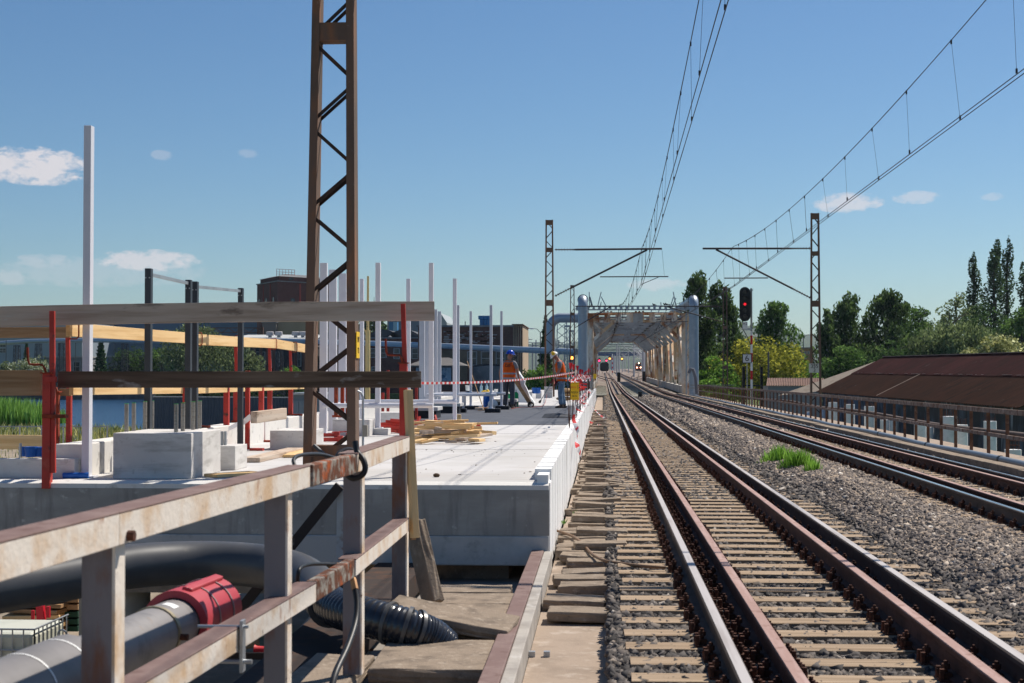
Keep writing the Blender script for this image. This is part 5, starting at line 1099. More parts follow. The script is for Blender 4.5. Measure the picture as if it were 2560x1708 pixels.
b = MB(); b.bb(x0,x1,134.5,134.6,zb1-.13,zb1); b.bb(x0,x1,134.5,134.6,zb0,zb0+.12)
k = 0; x = x0
while x < x1: b.bb(x,x+.22,134.505,134.595,zb0+.12,zb1-.13); x += .5
b.build('beam', GRS, gt, world=True)
b = MB()
for xx in (x0+.1, x1-.1):
    for q in (-.25,.25): b.bb(xx+q-.05,xx+q+.05,134.62,134.72,-4,zb0)
    for k in range(15): b.beam((xx-.25,134.67,-3+k*.75),(xx+.25,134.67,-2.3+k*.75), .04,.05,(0,1,0))
b.build('leg', GRS, gt, world=True)
b = MB()
for a, c in (((1474,766),(1473,730)),((1480,768),(1473,742)),((1483,770),(1475,742)),((1494,767),(1503,730)),((1503,742),(1515,766)),((1500,772),(1503,755)),((1679,770),(1690,745)),((1690,765),(1683,730)),((1684,742),(1676,766)),((1653,768),(1652,756)),((1467,778),(1480,760)),((1627,782),(1630,774)),((1648,775),(1646,782))):
    b.beam(atY(a[0],a[1],134.3), atY(c[0],c[1],134.3), .08,.08,(0,1,0))
b.build('bent_bars', GRS, gt, world=True)
for px, py, lab in ((1635,762,'single pigeon on the gantry beam'),(1662,761,'left pigeon of the pair on the gantry'),(1667,761,'right pigeon of the pair on the gantry')):
    p = atY(px,py+2,134.5); t = thing('pigeon', lab, 'bird', tuple(p)); b = MB().ball((p.x,p.y,p.z+.07),(.13,.07,.075),10,6).ball((p.x-.11,p.y,p.z+.17),(.045,.04,.045),8,6).tube([(p.x-.08,p.y,p.z+.1),(p.x-.11,p.y,p.z+.17)],[.05,.04],8).tube([(p.x+.08,p.y,p.z+.07),(p.x+.24,p.y,p.z+.03)],[.05,.02],6); b.tube([(p.x,p.y-.02,p.z-.02),(p.x,p.y-.02,p.z+.03)],.008,4); b.build('body', mat('bird grey', (.05,.05,.06)), t, world=True, smooth=60)
# ------------------------------------------------------------------ hills and far yard
hl = MB(); xs = np.linspace(-3500, 3500, 141); 
def ridge(x): return 84+24*math.sin(x*.0021+.6)+14*math.sin(x*.0063)+6*math.sin(x*.021)+2.5*math.sin(x*.071)
vv = []; 
for j, (y, f_) in enumerate(((2500,.0),(2900,.35),(3300,.7),(3700,1.0),(4300,.75))): vv += [(x, y, -5+f_*(ridge(x)+10)) for x in xs]
n = len(xs); hl.add(vv, [(j*n+i, j*n+i+1, (j+1)*n+i+1, (j+1)*n+i) for j in range(4) for i in range(n-1)])
tag(hl.build('hills', mat('wooded hill', (.035,.06,.025), [((.055,.08,.03), .01, .45, .6), ((.02,.035,.016), .03, .5, .7), ((.16,.16,.09), .006, .6, .68)], .95), smooth=80), kind='structure')
# ------------------------------------------------------------------ trees
def fol(name, c0, c1, c2, tr=.5):
    k = 1.1; c0, c1, c2 = [tuple(min(.9, v*q) for v in c) for c, q in ((c0,k*.9),(c1,k*1.5),(c2,k*2.3))]
    return mat(name, c1, rough=.8, spec=.06, attr=('rnd', [(0,c0),(.5,c1),(1,c2)]), transl=tr)
F_BIRCH = fol('birch leaves', (.022,.042,.014),(.045,.078,.022),(.085,.12,.04)); F_DARK = fol('dark leaves', (.016,.034,.012),(.032,.062,.018),(.06,.10,.03))
F_MID = fol('mid green leaves', (.026,.055,.014),(.052,.10,.022),(.095,.15,.04)); F_BRIGHT = fol('bright green leaves', (.045,.095,.015),(.085,.165,.025),(.14,.23,.045))
F_YEL = fol('yellow green leaves', (.085,.10,.012),(.175,.18,.022),(.28,.255,.045)); F_WILLOW = fol('willow leaves', (.045,.07,.025),(.095,.125,.05),(.16,.185,.085)); F_OLIVE = fol('olive leaves', (.04,.06,.022),(.085,.11,.042),(.15,.175,.085))
F_FLOW = fol('blossoming leaves', (.06,.09,.02),(.20,.20,.07),(.42,.38,.2)); F_SPRUCE = fol('spruce needles', (.012,.028,.012),(.025,.055,.018),(.05,.085,.026), .1); F_POPLAR = fol('poplar leaves', (.014,.03,.012),(.028,.055,.02),(.055,.085,.035))
F_WHITE = fol('white blossom leaves', (.035,.06,.018),(.13,.16,.06),(.5,.48,.3))
BARK = mat('bark', (.09,.07,.05), [((.05,.04,.03), 4, .45, .65)], .95); BIRCHB = mat('birch bark', (.4,.39,.36), [((.05,.045,.04), 3, .58, .66, (1,1,4))], .9)
def leaves(P, s, rng, droop=None, elong=1.5):
    k = len(P); a = rng.normal(size=(k,3)); a[:,2] *= .7; a /= np.linalg.norm(a,axis=1,keepdims=True)
    if droop is not None: a = a*(1-droop)+np.array([0,0,-1.])*droop; a /= np.linalg.norm(a,axis=1,keepdims=True)
    b = np.cross(a, rng.normal(size=(k,3))); b /= np.linalg.norm(b,axis=1,keepdims=True)+1e-9
    sz = s*rng.uniform(.6,1.35,(k,1)); A = a*sz*elong*.5; B = b*sz*.5
    V = np.stack([P-A, P+B*.8-A*.1, P+A, P-B*.8-A*.1], 1).reshape(-1,3); Q = np.arange(4*k).reshape(-1,4); return V, Q
def tree(name, label, px, Y, ztop, zbase, w, m, n, leaf, shape='round', bark=BARK, cat='tree', seed=1, group=None, trunk=True, low=.18, x=None):
    rng = np.random.default_rng(seed); rr = random.Random(seed); x = atY(px, 900, Y).x if x is None else x
    t = thing(name, label, cat, (x, Y, zbase), 0, group); H = ztop-zbase; w2 = w/2; P = []; rn = []
    if shape == 'spruce':
        for k in range(n):
            u = rng.beta(1.1, 1.5); z = H*(.06+.94*u); layer = (u*15) % 1; rad = w2*(1-u)**.85*(.62+.38*layer)
            a = rng.uniform(0,6.283); q = rad*math.sqrt(rng.uniform(.25,1)); lob = 1+.16*math.sin(a*5+u*20); P.append((q*lob*math.cos(a), q*lob*math.sin(a), z-q*.28)); rn.append(.25+.55*q/max(rad,.01)*rng.uniform(.5,1))
    else:
        cl = []
        nc = {'round':44,'birch':52,'poplar':26,'willow':44,'bush':40,'spread':44}[shape]; w2 *= {'birch':1.75,'poplar':1.9,'spruce':1.0}.get(shape, 1.3); n = int(n*1.6); leaf *= .82
        for k in range(nc):
            if shape == 'poplar':
                u = (k+.5)/nc; zc = H*(.08+.88*u); rad = w2*(math.sin(math.pi*min(1,(u*.80+.17)))**.6)*.66; a = rng.uniform(0,6.283); d = w2*.42*rng.uniform(.2,1); cl.append((d*math.cos(a), d*math.sin(a), zc, rad*.7, H*.085))
            elif shape == 'birch':
                u = rng.uniform(0,1); zc = H*(low+.1+(.86-low)*u); prof = (1-u)**.55*(.45+.55*min(1,u*4)); a = rng.uniform(0,6.283); d = w2*prof*rng.uniform(.35,.85); cl.append((d*math.cos(a), d*math.sin(a), zc, w2*rng.uniform(.16,.32)*(.5+prof*.6), H*rng.uniform(.035,.07)))
            else:
                u = rng.uniform(0,1); ph = math.acos(1-2*u*.88); a = rng.uniform(0,6.283); q = rng.uniform(.45,.9); rr_ = w2*rng.uniform(.2,.42)
                flat = {'round':1,'willow':1.0,'bush':1,'spread':.8}[shape]
                zc = H*(low+(1-low)*.5)+math.cos(ph)*H*(1-low)*.42*q*flat; d = w2*math.sin(ph)*q*.95; cl.append((d*math.cos(a), d*math.sin(a), zc, rr_, rr_*rng.uniform(.6,.9)))
        for k in range(n):
            c = cl[int(rng.integers(len(cl)))]; v = rng.normal(size=3); v /= np.linalg.norm(v); q = rng.uniform(.55,1.08)**.6
            if v[2] < -.2: q *= .8
            p = [c[0]+v[0]*c[3]*q, c[1]+v[1]*c[3]*q, c[2]+v[2]*c[4]*q]; r_ = rng.beta(2,2.4)
            if shape in ('birch','willow') and rng.uniform() < .62: p[2] -= rng.exponential(H*(.075 if shape == 'birch' else .06)); r_ *= .9
            p[2] = max(p[2], H*.03); P.append(p); rn.append(r_)
        tc_ = rng.uniform(-.16,.16,len(cl))
    P = np.array(P); V, Q = leaves(P, leaf, rng, .55 if shape in ('birch','willow') else None, 2.0 if shape in ('birch','willow') else 1.4)
    rn = np.clip(np.array(rn)+.14*np.sin(P[:,0]*1.3/w*6+seed)*np.cos(P[:,2]*1.1/H*9),0,1)
    np_mesh('crown', V, Q, m, t, attr=np.repeat(rn, 4))
    if trunk:
        b = MB(); r0 = max(.09, H*.016); b.tube([(0,0,0),(w*.01,0,H*.35),(-w*.01,0,H*.62),(0,0,H*.9)], [r0*1.2,r0*.85,r0*.5,r0*.12], 8)
        for k in range(9 if shape != 'spruce' else 0):
            u = .22+.07*k; a = k*2.4; l = w2*(.5 if shape not in ('poplar','birch') else .2)*rr.uniform(.6,1); zz = H*u
            b.tube([(0,0,zz),(l*.5*math.cos(a),l*.5*math.sin(a),zz+H*.07),(l*math.cos(a),l*math.sin(a),zz+H*.11)], [r0*.45,r0*.28,r0*.08], 6)
        b.build('trunk', bark, t, smooth=60)
    return t
def pz(py, Y): return 1.47+(942-py)*Y/F
def pw(w, Y): return w*Y/F
# right side
T = [('birch_tree','tall weeping birch directly right of the bridge portal',1742,185,675,112,F_BIRCH,6200,.34,'birch',BIRCHB,3),
 ('birch_tree','second weeping birch behind the slim rusty mast',1800,192,706,105,F_BIRCH,5000,.34,'birch',BIRCHB,4),
 ('birch_tree','birch right of the signal head',1938,220,748,128,F_MID,4800,.36,'birch',BIRCHB,5),
 ('maple_tree','yellow green bushy tree behind the number 6 sign',1903,165,838,190,F_YEL,7000,.30,'bush',BARK,6),
 ('green_shrub','fresh green shrub left of the slim rusty mast',1788,160,872,95,F_BRIGHT,2600,.30,'bush',BARK,7),
 ('green_shrub','low bright shrub at the foot of the right pipe column',1768,150,918,80,F_BRIGHT,2000,.28,'bush',BARK,8),
 ('green_shrub','green shrub below the gap in the trees, left of the numbered mast',2000,170,880,70,F_BRIGHT,1900,.28,'bush',BARK,9),
 ('green_shrub','pale green shrub just left of the numbered mast',1978,165,905,60,F_BRIGHT,1500,.28,'bush',BARK,10),
 ('birch_tree','slim birch just right of the numbered mast',2068,200,770,66,F_BIRCH,2600,.34,'birch',BIRCHB,11),
 ('birch_tree','broad dark birch right of the numbered mast',2128,205,738,150,F_BIRCH,5200,.36,'birch',BIRCHB,12),
 ('birch_tree','tall dark birch above the shed ridge',2222,208,728,175,F_BIRCH,7600,.36,'birch',BIRCHB,13),
 ('dense_tree','dark round tree between the two tall birches and the willow',2296,225,746,130,F_MID,5200,.36,'round',BARK,14),
 ('willow_tree','grey green willow with a broad crown above the shed roof',2375,185,752,165,F_WILLOW,7200,.32,'willow',BARK,15),
 ('airy_tree','pale airy tree just left of the poplars',2392,260,700,95,F_WILLOW,2300,.40,'round',BARK,16),
 ('poplar_tree','narrow poplar, leftmost of the poplars on the skyline',2436,270,645,40,F_POPLAR,2600,.42,'poplar',BARK,17),
 ('poplar_tree','tallest broad poplar on the skyline at the right',2487,270,610,62,F_POPLAR,4200,.42,'poplar',BARK,18),
 ('poplar_tree','tall poplar close behind the tallest one',2519,275,608,36,F_POPLAR,2600,.42,'poplar',BARK,19),
 ('poplar_tree','poplar at the right picture edge',2566,265,668,44,F_POPLAR,2400,.42,'poplar',BARK,20),
 ('dense_tree','dark green tree below the poplars',2460,230,745,120,F_DARK,4200,.36,'round',BARK,21),
 ('dense_tree','dense tree at the right picture edge',2556,220,730,110,F_MID,4200,.36,'round',BARK,22),
 ('blossom_tree','tree with pale yellow blossom above the shed roof at the right',2492,150,803,135,F_FLOW,6000,.26,'spread',BARK,23),
 ('dense_tree','bushy tree low behind the shed end, right of the numbered mast',2100,178,850,120,F_MID,3800,.32,'bush',BARK,24),
 ('dense_tree','low dark tree row above the shed roof middle',2240,190,840,150,F_DARK,3600,.34,'bush',BARK,25),
 ('dense_tree','dark undergrowth tree behind the birch at the portal',1835,215,830,110,F_DARK,3000,.36,'bush',BARK,26),
 ('dense_tree','dark low tree at the right above the roof ridge',2400,200,835,150,F_DARK,3200,.34,'bush',BARK,27)]
for nm, lab, px, Y, top, w, m, n, lf, sh_, bk, sd in T: tree(nm, lab, px, Y, pz(top,Y), -4.0, pw(w,Y), m, n, lf, sh_, bk, 'shrub' if 'shrub' in nm else 'tree', sd, low=.1 if sh_ in ('bush','birch') else .16)
# left side, across the river
zb = -2.3
for nm, lab, px, Y, top, w, m, n, lf, sh_, sd in (
 ('spruce_tree','dark spruce right of the single white post, across the river',252,326,832,56,F_SPRUCE,3400,.42,'spruce',31),
 ('spruce_tree','dark spruce behind the mast left of the bridge',1364,250,788,64,F_SPRUCE,4200,.40,'spruce',32),
 ('spruce_tree','small dark spruce above the blossoming bush at the far left',66,345,852,44,F_SPRUCE,1600,.45,'spruce',33),
 ('willow_tree','broad olive tree across the river behind the anthracite posts',500,300,800,180,F_OLIVE,8200,.36,'willow',34),
 ('willow_tree','olive tree crown right of the broad one, behind the last anthracite post',612,305,862,84,F_OLIVE,2600,.36,'bush',35),
 ('dense_tree','dense light green tree behind the shelter posts',935,480,716,66,F_MID,5200,.62,'round',36),
 ('white_bush','bush covered in cream blossom at the far left across the river',76,322,882,92,F_WHITE,3000,.36,'bush',37),
 ('green_shrub','dull green shrub at the far left edge across the river',14,322,898,50,F_OLIVE,1200,.36,'bush',38),
 ('green_shrub','bright shrub near the small hut with the pyramid roof',1118,255,896,34,F_BRIGHT,1100,.3,'bush',39),
 ('green_shrub','shrub between hut and graffiti wall',1150,262,900,42,F_MID,1500,.3,'bush',40),
 ('green_shrub','green bush behind the right worker',1348,220,902,60,F_BRIGHT,1800,.28,'bush',41),
 ('green_shrub','green bush left of the pipe column behind the rebars',1398,215,915,70,F_MID,1800,.28,'bush',42),
 ('green_shrub','dark bush behind the left worker',1305,240,925,60,F_DARK,1500,.3,'bush',43),
 ('green_shrub','light green bush at the foot of the dark factory',725,318,912,56,F_BRIGHT,1400,.34,'bush',44),
 ('green_shrub','dark green tree under the silver pipeline left of the first anthracite post',330,335,858,90,F_DARK,2400,.42,'bush',45),
 ('dense_tree','dark tree under the silver pipeline beside the first anthracite post',405,330,850,62,F_MID,2000,.4,'bush',46),
 ('dense_tree','green tree peeking over the factory roof by the yellow pole',903,500,722,40,F_MID,2000,.6,'round',47)):
    tree(nm, lab, px, Y, pz(top,Y), zb, pw(w,Y), m, n, lf, sh_, BARK, 'shrub' if ('shrub' in nm or 'bush' in nm) else 'tree', sd, low=.1)
for k, (px, top, w) in enumerate(((430,978,70),(490,975,80),(560,972,90),(640,974,90),(720,976,80))):
    tree('bank_bush', ['first','second','third','fourth','fifth'][k]+' dark bush from the left along the far quay above the blue fence', px, 321, pz(top-14,321), -3.4, pw(w,321), F_DARK, 1300, .4, 'bush', BARK, 'shrub', 60+k, trunk=False, low=.05)
# reeds and bank grass
def blades(name, m, x0, x1, y0, y1, n, h, z0, w, seed, lean=.18, attrb=0, hf=None):
    rng = np.random.default_rng(seed); x = rng.uniform(x0,x1,n); y = rng.uniform(y0,y1,n); hh = h*rng.uniform(.6,1.15,n)
    if hf is not None: hh = hh*hf(x, y)
    a = rng.uniform(0,6.283,n); dx = np.cos(a)*w; dy = np.sin(a)*w; lx = rng.normal(0,lean,n)*hh; ly = rng.normal(0,lean,n)*hh
    V = np.stack([np.stack([x-dx,y-dy,np.full(n,z0)],1), np.stack([x+dx,y+dy,np.full(n,z0)],1), np.stack([x+lx*.4+dx*.7,y+ly*.4+dy*.7,z0+hh*.6],1), np.stack([x+lx,y+ly,z0+hh],1)],1).reshape(-1,3)
    return np_mesh(name, V, np.arange(4*n).reshape(-1,4), m, attr=np.repeat(np.clip(rng.beta(2,2,n)+attrb,0,1),4))
REED = fol('reed blades', (.05,.11,.02),(.09,.19,.03),(.17,.27,.07)); GRASS = fol('bank grass', (.07,.09,.02),(.14,.16,.045),(.3,.27,.12))
xr = atY(92,1030,150).x
tag(blades('reed_bed', REED, xr-18, xr, 150, 160, 9000, 2.7, -3.62, .06, 3, .08, hf=lambda x,y: .55+.45*np.clip((xr-x)/4.5,0,1)), 'bright green reed bed growing in the river at the left edge', 'reeds', kind='stuff')
tag(blades('bank_grass', GRASS, -62, -14, 96, 117, 7000, .9, -3.1, .05, 4, .25), 'dry and green tall grass along the near river bank', 'grass', kind='stuff')
tag(blades('yard_grass', GRASS, -60, -8, 36, 90, 5000, .35, -3.05, .03, 14, .3), 'thin rough grass patches on the yard behind the platform', 'grass', kind='stuff')
# weeds on the ballast
def weed(px, py, w, h, n, label, seed, m=GREENLF, wd=.006, z=-.2):
    c = atZ(px, py, z); rng = np.random.default_rng(seed); t = thing('weed_clump', label, 'weeds', tuple(c)); 
    x = rng.normal(0,w*.42,n); y = rng.normal(0,w*.28,n); hh = h*rng.uniform(.45,1.1,n)*np.exp(-(x/w)**2*1.2); a = rng.uniform(0,6.283,n); dx = np.cos(a)*wd; dy = np.sin(a)*wd; lx = rng.normal(0,.16,n)*hh; ly = rng.normal(0,.16,n)*hh
    V = np.stack([np.stack([x-dx,y-dy,0*x-.03],1),np.stack([x+dx,y+dy,0*x-.03],1),np.stack([x+lx*.5+dx,y+ly*.5+dy,hh*.6],1),np.stack([x+lx,y+ly,hh],1)],1).reshape(-1,3)
    np_mesh('stems', V, np.arange(4*n).reshape(-1,4), m, t, attr=np.repeat(rng.beta(2,2,n),4)); return t
WEED = fol('weed stems', (.07,.14,.02),(.12,.24,.03),(.2,.33,.06), .4)
for k, (px, py, w, h, n) in enumerate(((1950,1168,.42,.42,900),(1996,1186,.42,.44,1100),(2032,1200,.22,.36,420))): weed(px, py, w, h, n, ['left','middle tallest','right'][k]+' clump of the feathery green horsetail patch between the tracks', 70+k, WEED, .0055)
for px, py, w, h, n, lab in ((2300,1322,.2,.045,160,'low creeping green weed in the gravel left of the far track, near the right'),(2360,1332,.22,.04,150,'low creeping weed right of the other, close to the right edge'),(2497,1400,.04,.1,40,'tiny green seedling in the gravel near the right edge'),(1735,1047,.06,.16,40,'single thin weed on the gravel far between the tracks'),(2068,1177,.05,.08,50,'tiny weed right of the horsetail patch'),(2555,1172,.06,.12,50,'small weed on the curb at the right picture edge')): weed(px, py, w, h, n, lab, int(px), WEED, .007)
for px, py, lab, n in ((1445,1290,'leafy green plant growing on the path beside the platform',12),(1407,1308,'small plant at the foot of the platform wall',6)):
    c = atZ(px, py, -.28); t = thing('leafy_weed', lab, 'plant', tuple(c)); rng = random.Random(px); b = MB()
    for k in range(n):
        a = rng.uniform(0,6.28); l = rng.uniform(.06,.12); d = Vector((math.cos(a)*.6, math.sin(a)*.6, .9)).normalized(); s = Vector((-math.sin(a), math.cos(a), 0))*.014; p0 = Vector((rng.uniform(-.03,.03), rng.uniform(-.03,.03), -.02)); b.add([p0, p0+d*l*.5+s, p0+d*l, p0+d*l*.5-s], [(0,1,2,3)])
    b.build('leaves', mat('broad weed leaf', (.12,.27,.04), [((.08,.18,.03), 10, .5, .7)], .5, transl=.3), t)
# ------------------------------------------------------------------ buildings across the river
BRICK = brick_mat('dark red brick', (.115,.032,.026), (.085,.026,.022), (.13,.10,.09), 1.6)
BRICK2 = brick_mat('brown brick', (.115,.045,.034), (.15,.062,.045), (.15,.12,.1), 1.6)
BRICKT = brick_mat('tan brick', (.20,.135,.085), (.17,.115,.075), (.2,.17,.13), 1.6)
ROOFG = mat('grey roof felt', (.2,.205,.21), [((.13,.13,.135), .2, .45, .65), ((.28,.28,.28), .8, .55, .7)], .9)
GLASS = mat('dark window glass', (.025,.035,.045), [((.05,.065,.08), .6, .5, .7)], .15, spec=.5)
HALLB = mat('blue hall cladding', (.085,.15,.24), [((.07,.125,.2), .1, .45, .65)], .6); HALLP = mat('pale hall cladding', (.28,.33,.38), [((.23,.28,.33), .1, .45, .65)], .6)
PLASTER = mat('grey plaster', (.24,.24,.23), [((.17,.17,.165), .4, .45, .65), ((.32,.31,.29), 1.2, .55, .7)], .9); BEIGE = mat('beige render', (.40,.31,.2), [((.34,.26,.165), .15, .45, .65)], .9)
DARKST = mat('dark factory steel', (.03,.03,.035), [((.06,.045,.04), .5, .5, .7)], .8)
def house(name, label, cat, px0, px1, ytop, Y, dep, m, zb=-2.2, roof=None, wins=(), rib=0, roofm=ROOFG, pitched=0, eave=.25, wframe=None):
    x0, x1 = atY(px0,900,Y).x, atY(px1,900,Y).x; z1 = pz(ytop, Y); t = thing(name, label, cat, ((x0+x1)/2, Y+dep/2, zb)); b = MB()
    if pitched: b.prism([(x0,zb),(x1,zb),(x1,z1),((x0+x1)/2,z1+pitched),(x0,z1)], 'y', Y, Y+dep)
    else: b.bb(x0,x1,Y,Y+dep,zb,z1)
    if rib:
        x = x0
        while x < x1: b.bb(x,x+rib*.5,Y-.06,Y-.001,zb,z1); x += rib
    b.build('wall', m, t, world=True)
    if not pitched: MB().bb(x0-eave,x1+eave,Y-eave,Y+dep+eave,z1+.002,z1+.3).build('roof', roofm, t, world=True)
    else:
        xm = (x0+x1)/2; b = MB()
        for s, xe in ((-1,x0-eave),(1,x1+eave)): b.add([(xm,Y-eave,z1+pitched+.25),(xe,Y-eave,z1-.05),(xe,Y+dep,z1-.05),(xm,Y+dep,z1+pitched+.25)], [(0,1,2,3)])
        b.build('roof', roofm, t, world=True)
    for (a, c, yt, yb) in wins:
        xa, xb = atY(a,900,Y).x, atY(c,900,Y).x; za, zb_ = pz(yt,Y), pz(yb,Y)
        f = MB().bb(xa-.12,xb+.12,Y-.07,Y-.004,zb_-.12,za+.12).build('window', wframe or mat('window frame', (.35,.35,.34)), t, world=True)
        o = MB(); nx = max(1, round((xb-xa)/1.1)); 
        for i in range(nx): u0 = xa+(xb-xa)*i/nx+.05; u1 = xa+(xb-xa)*(i+1)/nx-.05; o.bb(u0,u1,Y-.085,Y-.071,zb_,(za+zb_)/2-.05).bb(u0,u1,Y-.085,Y-.071,(za+zb_)/2+.05,za)
        po = o.build('pane', GLASS, f, world=False); po.location = -Vector(t.location)
    return t
# brick tower
Yt = 420; A, B_, C_ = atY(642,900,436), atY(693,900,420), atY(826,900,434); ztw = pz(688,420); t = thing('brick_tower', 'tall square dark red brick tower building on the far bank', 'tower building', (B_.x+6, 430, -2.2))
D_ = A+(C_-B_)
def ring(pts, ins): c = sum((Vector((p.x,p.y,0)) for p in pts), Vector())/4; return [(c+(Vector((p.x,p.y,0))-c)*(1-ins)) for p in pts]
q = [A,B_,C_,D_]
b = MB(); b.prism([(p.x,p.y) for p in q], 'z', -2.2, pz(701,420)); b.build('wall', BRICK, t, world=True)
r1 = ring(q, -.03); MB().prism([(p.x,p.y) for p in r1], 'z', pz(701,420)+.01, pz(698.5,420)).build('cornice', ROOFG, t, world=True)
r2 = ring(q, .09); MB().prism([(p.x,p.y) for p in r2], 'z', pz(698.5,420)+.01, pz(687,420)).build('attic_wall', BRICK, t, world=True)
r3 = ring(q, .05); r4 = ring(q, .5); z0, z1 = pz(687,420)+.02, pz(678,420); b = MB(); b.add([(p.x,p.y,z0) for p in r3]+[(p.x,p.y,z1) for p in r4], [(0,1,5,4),(1,2,6,5),(2,3,7,6),(3,0,4,7),(4,5,6,7),(3,2,1,0)]); b.build('roof', ROOFG, t, world=True)
dBC = (C_-B_); nB = Vector((dBC.y,-dBC.x,0)).normalized(); dAB = (B_-A); nA = Vector((dAB.y,-dAB.x,0)).normalized()
def onface(p, d, n, u, z, w, h, name, m, prot=.1): c = p+d*u+n*prot*.5; c.z = z; L_ = d.normalized(); b = MB(); b.beam(c-L_*w/2, c+L_*w/2, prot, h, (0,0,1)); return b.build(name, m, t, world=True)
for u in (.42,.99): onface(B_, dBC, nB, u, (pz(700,420)-2.2)/2-.2, .5, pz(702,420)+1.8, 'red_strip', mat('red downpipe strip', (.32,.05,.035)), .18)
for u in (.32,.66): onface(A, dAB, nA, u, (pz(700,420)-2.2)/2-.2, .25, pz(702,420)+1.8, 'red_strip', MATS['red downpipe strip'], .18)
for u, py in ((.28,747),(.62,747),(.85,747),(.28,775),(.62,775)): onface(B_, dBC, nB, u, pz(py,420), 1.3, 1.1, 'window', GLASS, .14)
for u in (.12,.48,.82): onface(A, dAB, nA, u, pz(747,424), .9, 1.2, 'window', GLASS, .14)
for u in (.25,.60,.85):
    p = r2[1]+(r2[2]-r2[1])*u+nB*.03; zc = pz(694.5,420); b = MB(); pts = [(-1,0),(1,0)]+[(math.cos(math.pi*k/8), .9*math.sin(math.pi*k/8)) for k in range(1,8)]
    L_ = dBC.normalized(); b.add([p+L_*a*.9+Vector((0,0,zc+c*.9)) for a, c in pts], [tuple(range(9))]); b.build('arched_window', GLASS, t, world=True)
b = MB(); pr = [r4[0]*.5+r3[0]*.5, r4[1]*.55+r3[1]*.45, r4[2]*.8+r3[2]*.2]
z0, z1 = pz(681,420), pz(666.5,420); P0 = Vector((atY(694,0,424).x,424,0)); P1 = Vector((atY(739,0,428).x,428,0))
for z in (z0+.2,(z0+z1)/2,z1): b.beam(P0+Vector((0,0,z)), P1+Vector((0,0,z)), .1,.1)
for k in range(7): p = P0.lerp(P1,k/6); b.beam(p+Vector((0,0,z0-1.2)), p+Vector((0,0,z1)), .1,.1)
b.build('roof_railing', mat('red rail', (.38,.08,.06)), t, world=True)
house('industrial_hall','pale blue grey industrial hall at the far left under the pipeline','hall',-60,205,800,440,40,HALLP,wins=((0,14,850,866),(0,14,870,880)),rib=2.4)
house('industrial_hall','long blue industrial hall behind the olive tree','hall',208,655,792,470,50,HALLB,rib=3.0)
house('industrial_building','beige flat roofed building below the brick tower','building',690,850,800,405,20,BEIGE)
house('industrial_building','grey brown cube building left of the beige one','building',655,690,806,403,20,mat('dull grey render',(.2,.17,.15)))
sr = house('vented_shed','long shed with pale sheet roof and round vents below the brick tower','shed',560,800,849,360,30,DARKST,roofm=ROOFG)
x0, x1 = atY(560,900,360).x, atY(800,900,360).x; b = MB(); corrugated(b,(x0,359.4,pz(849,360)+.32),(x1-x0,0,0),(0,26,1.6),60,.12,(0,0,1)); b.build('sheet_roof', mat('pale sheet roof', (.42,.43,.43), [((.3,.31,.31), .2, .45, .65)], .7), sr, world=True)
for px, lab in ((675,'first'),(697,'second'),(739,'third'),(757,'fourth')):
    c = atY(px,835,364); MB().tube([(c.x,364,pz(846,360)),(c.x,364,pz(838,364))],.45,10).tube([(c.x,364,pz(838,364)),(c.x,364,pz(829,364)),(c.x,364,pz(828,364))],[.95,.95,.8],12).build('roof_vent', mat('pale vent', (.52,.49,.49)), sr, world=True, smooth=40)
fa = house('factory','dark factory front with tall pilasters behind the olive tree','factory',600,785,866,335,25,DARKST,wins=((640,648,880,915),(655,662,880,915),(672,680,878,918),(690,698,880,915),(745,752,880,915)))
for px in (636,652,668,685,705,740,760): c = atY(px,900,334.9); MB().bb(c.x-.35,c.x+.35,334.6,334.93,-2.2,pz(868,335)).build('pilaster', BRICK2, fa, world=True)
fb_ = house('factory','long brick factory with arched roof lights behind the yellow pole','factory',800,1052,846,330,30,BRICK,wins=((858,872,875,900),(926,940,872,893),(952,966,872,893),(985,998,872,896),(1030,1045,872,896),(930,945,918,928),(890,905,918,928)))
for px in (845,958,1010):
    c = atY(px,840,331); pts = [(c.x-4+8*k/10, pz(846,331)+.4+1.7*math.sin(math.pi*k/10)) for k in range(11)]; MB().prism(pts,'y',331,352).build('roof_light', mat('dark roof light',(.05,.055,.065)), fb_, world=True)
x0, x1 = atY(800,900,345).x, atY(1050,900,345).x; MB().bb(x0,x1,345,358,pz(846,330)+.31,pz(836,345)).build('roof_step', mat('light roof sheet', (.36,.37,.37)), fb_, world=True)
for px in (915,975): c = atY(px,848,330.5); MB().tube([(c.x,330.4,pz(846,330)+.3),(c.x,330.4,pz(842,330)),(c.x,330.4,pz(838,330))],[.5,.5,.05],8).build('cowl', ROOFG, fb_, world=True)
house('industrial_hall','grey blue ribbed hall with sloping roof edge behind the brick factory','hall',968,1096,792,455,40,mat('grey blue cladding', (.15,.20,.26), [((.12,.165,.215), .2, .5, .7)], .6),rib=1.5)
b = MB(); Yh = 454; x0,x1 = atY(1096.5,900,Yh).x, atY(1117,900,Yh).x; b.prism([(x0,-2),(x1,-2),(x1,pz(806,Yh)),(x0+.6,pz(782,Yh)),(x0,pz(782,Yh))],'y',Yh,Yh+30); tag(b.build('hall_end', mat('pale cladding', (.36,.4,.42))),'pale sloping hall end right of the white posts on the skyline','hall')
t = thing('blue_vent_tower','bright blue square vent tower behind the dark red guardrail post','vent tower',(atY(983,820,440).x,440,-2)); xa = atY(973,820,440).x; xb = atY(993,820,440).x; MB().bb(xa,xb,440,443,-2,pz(804,440)).build('shaft', mat('vent blue', (.02,.16,.36)), t, world=True); MB().bb((xa+xb)/2,xb,439.9,439.99,pz(834,440),pz(804,440)).build('lit_panel', mat('vent pale blue', (.25,.45,.62)), t, world=True)
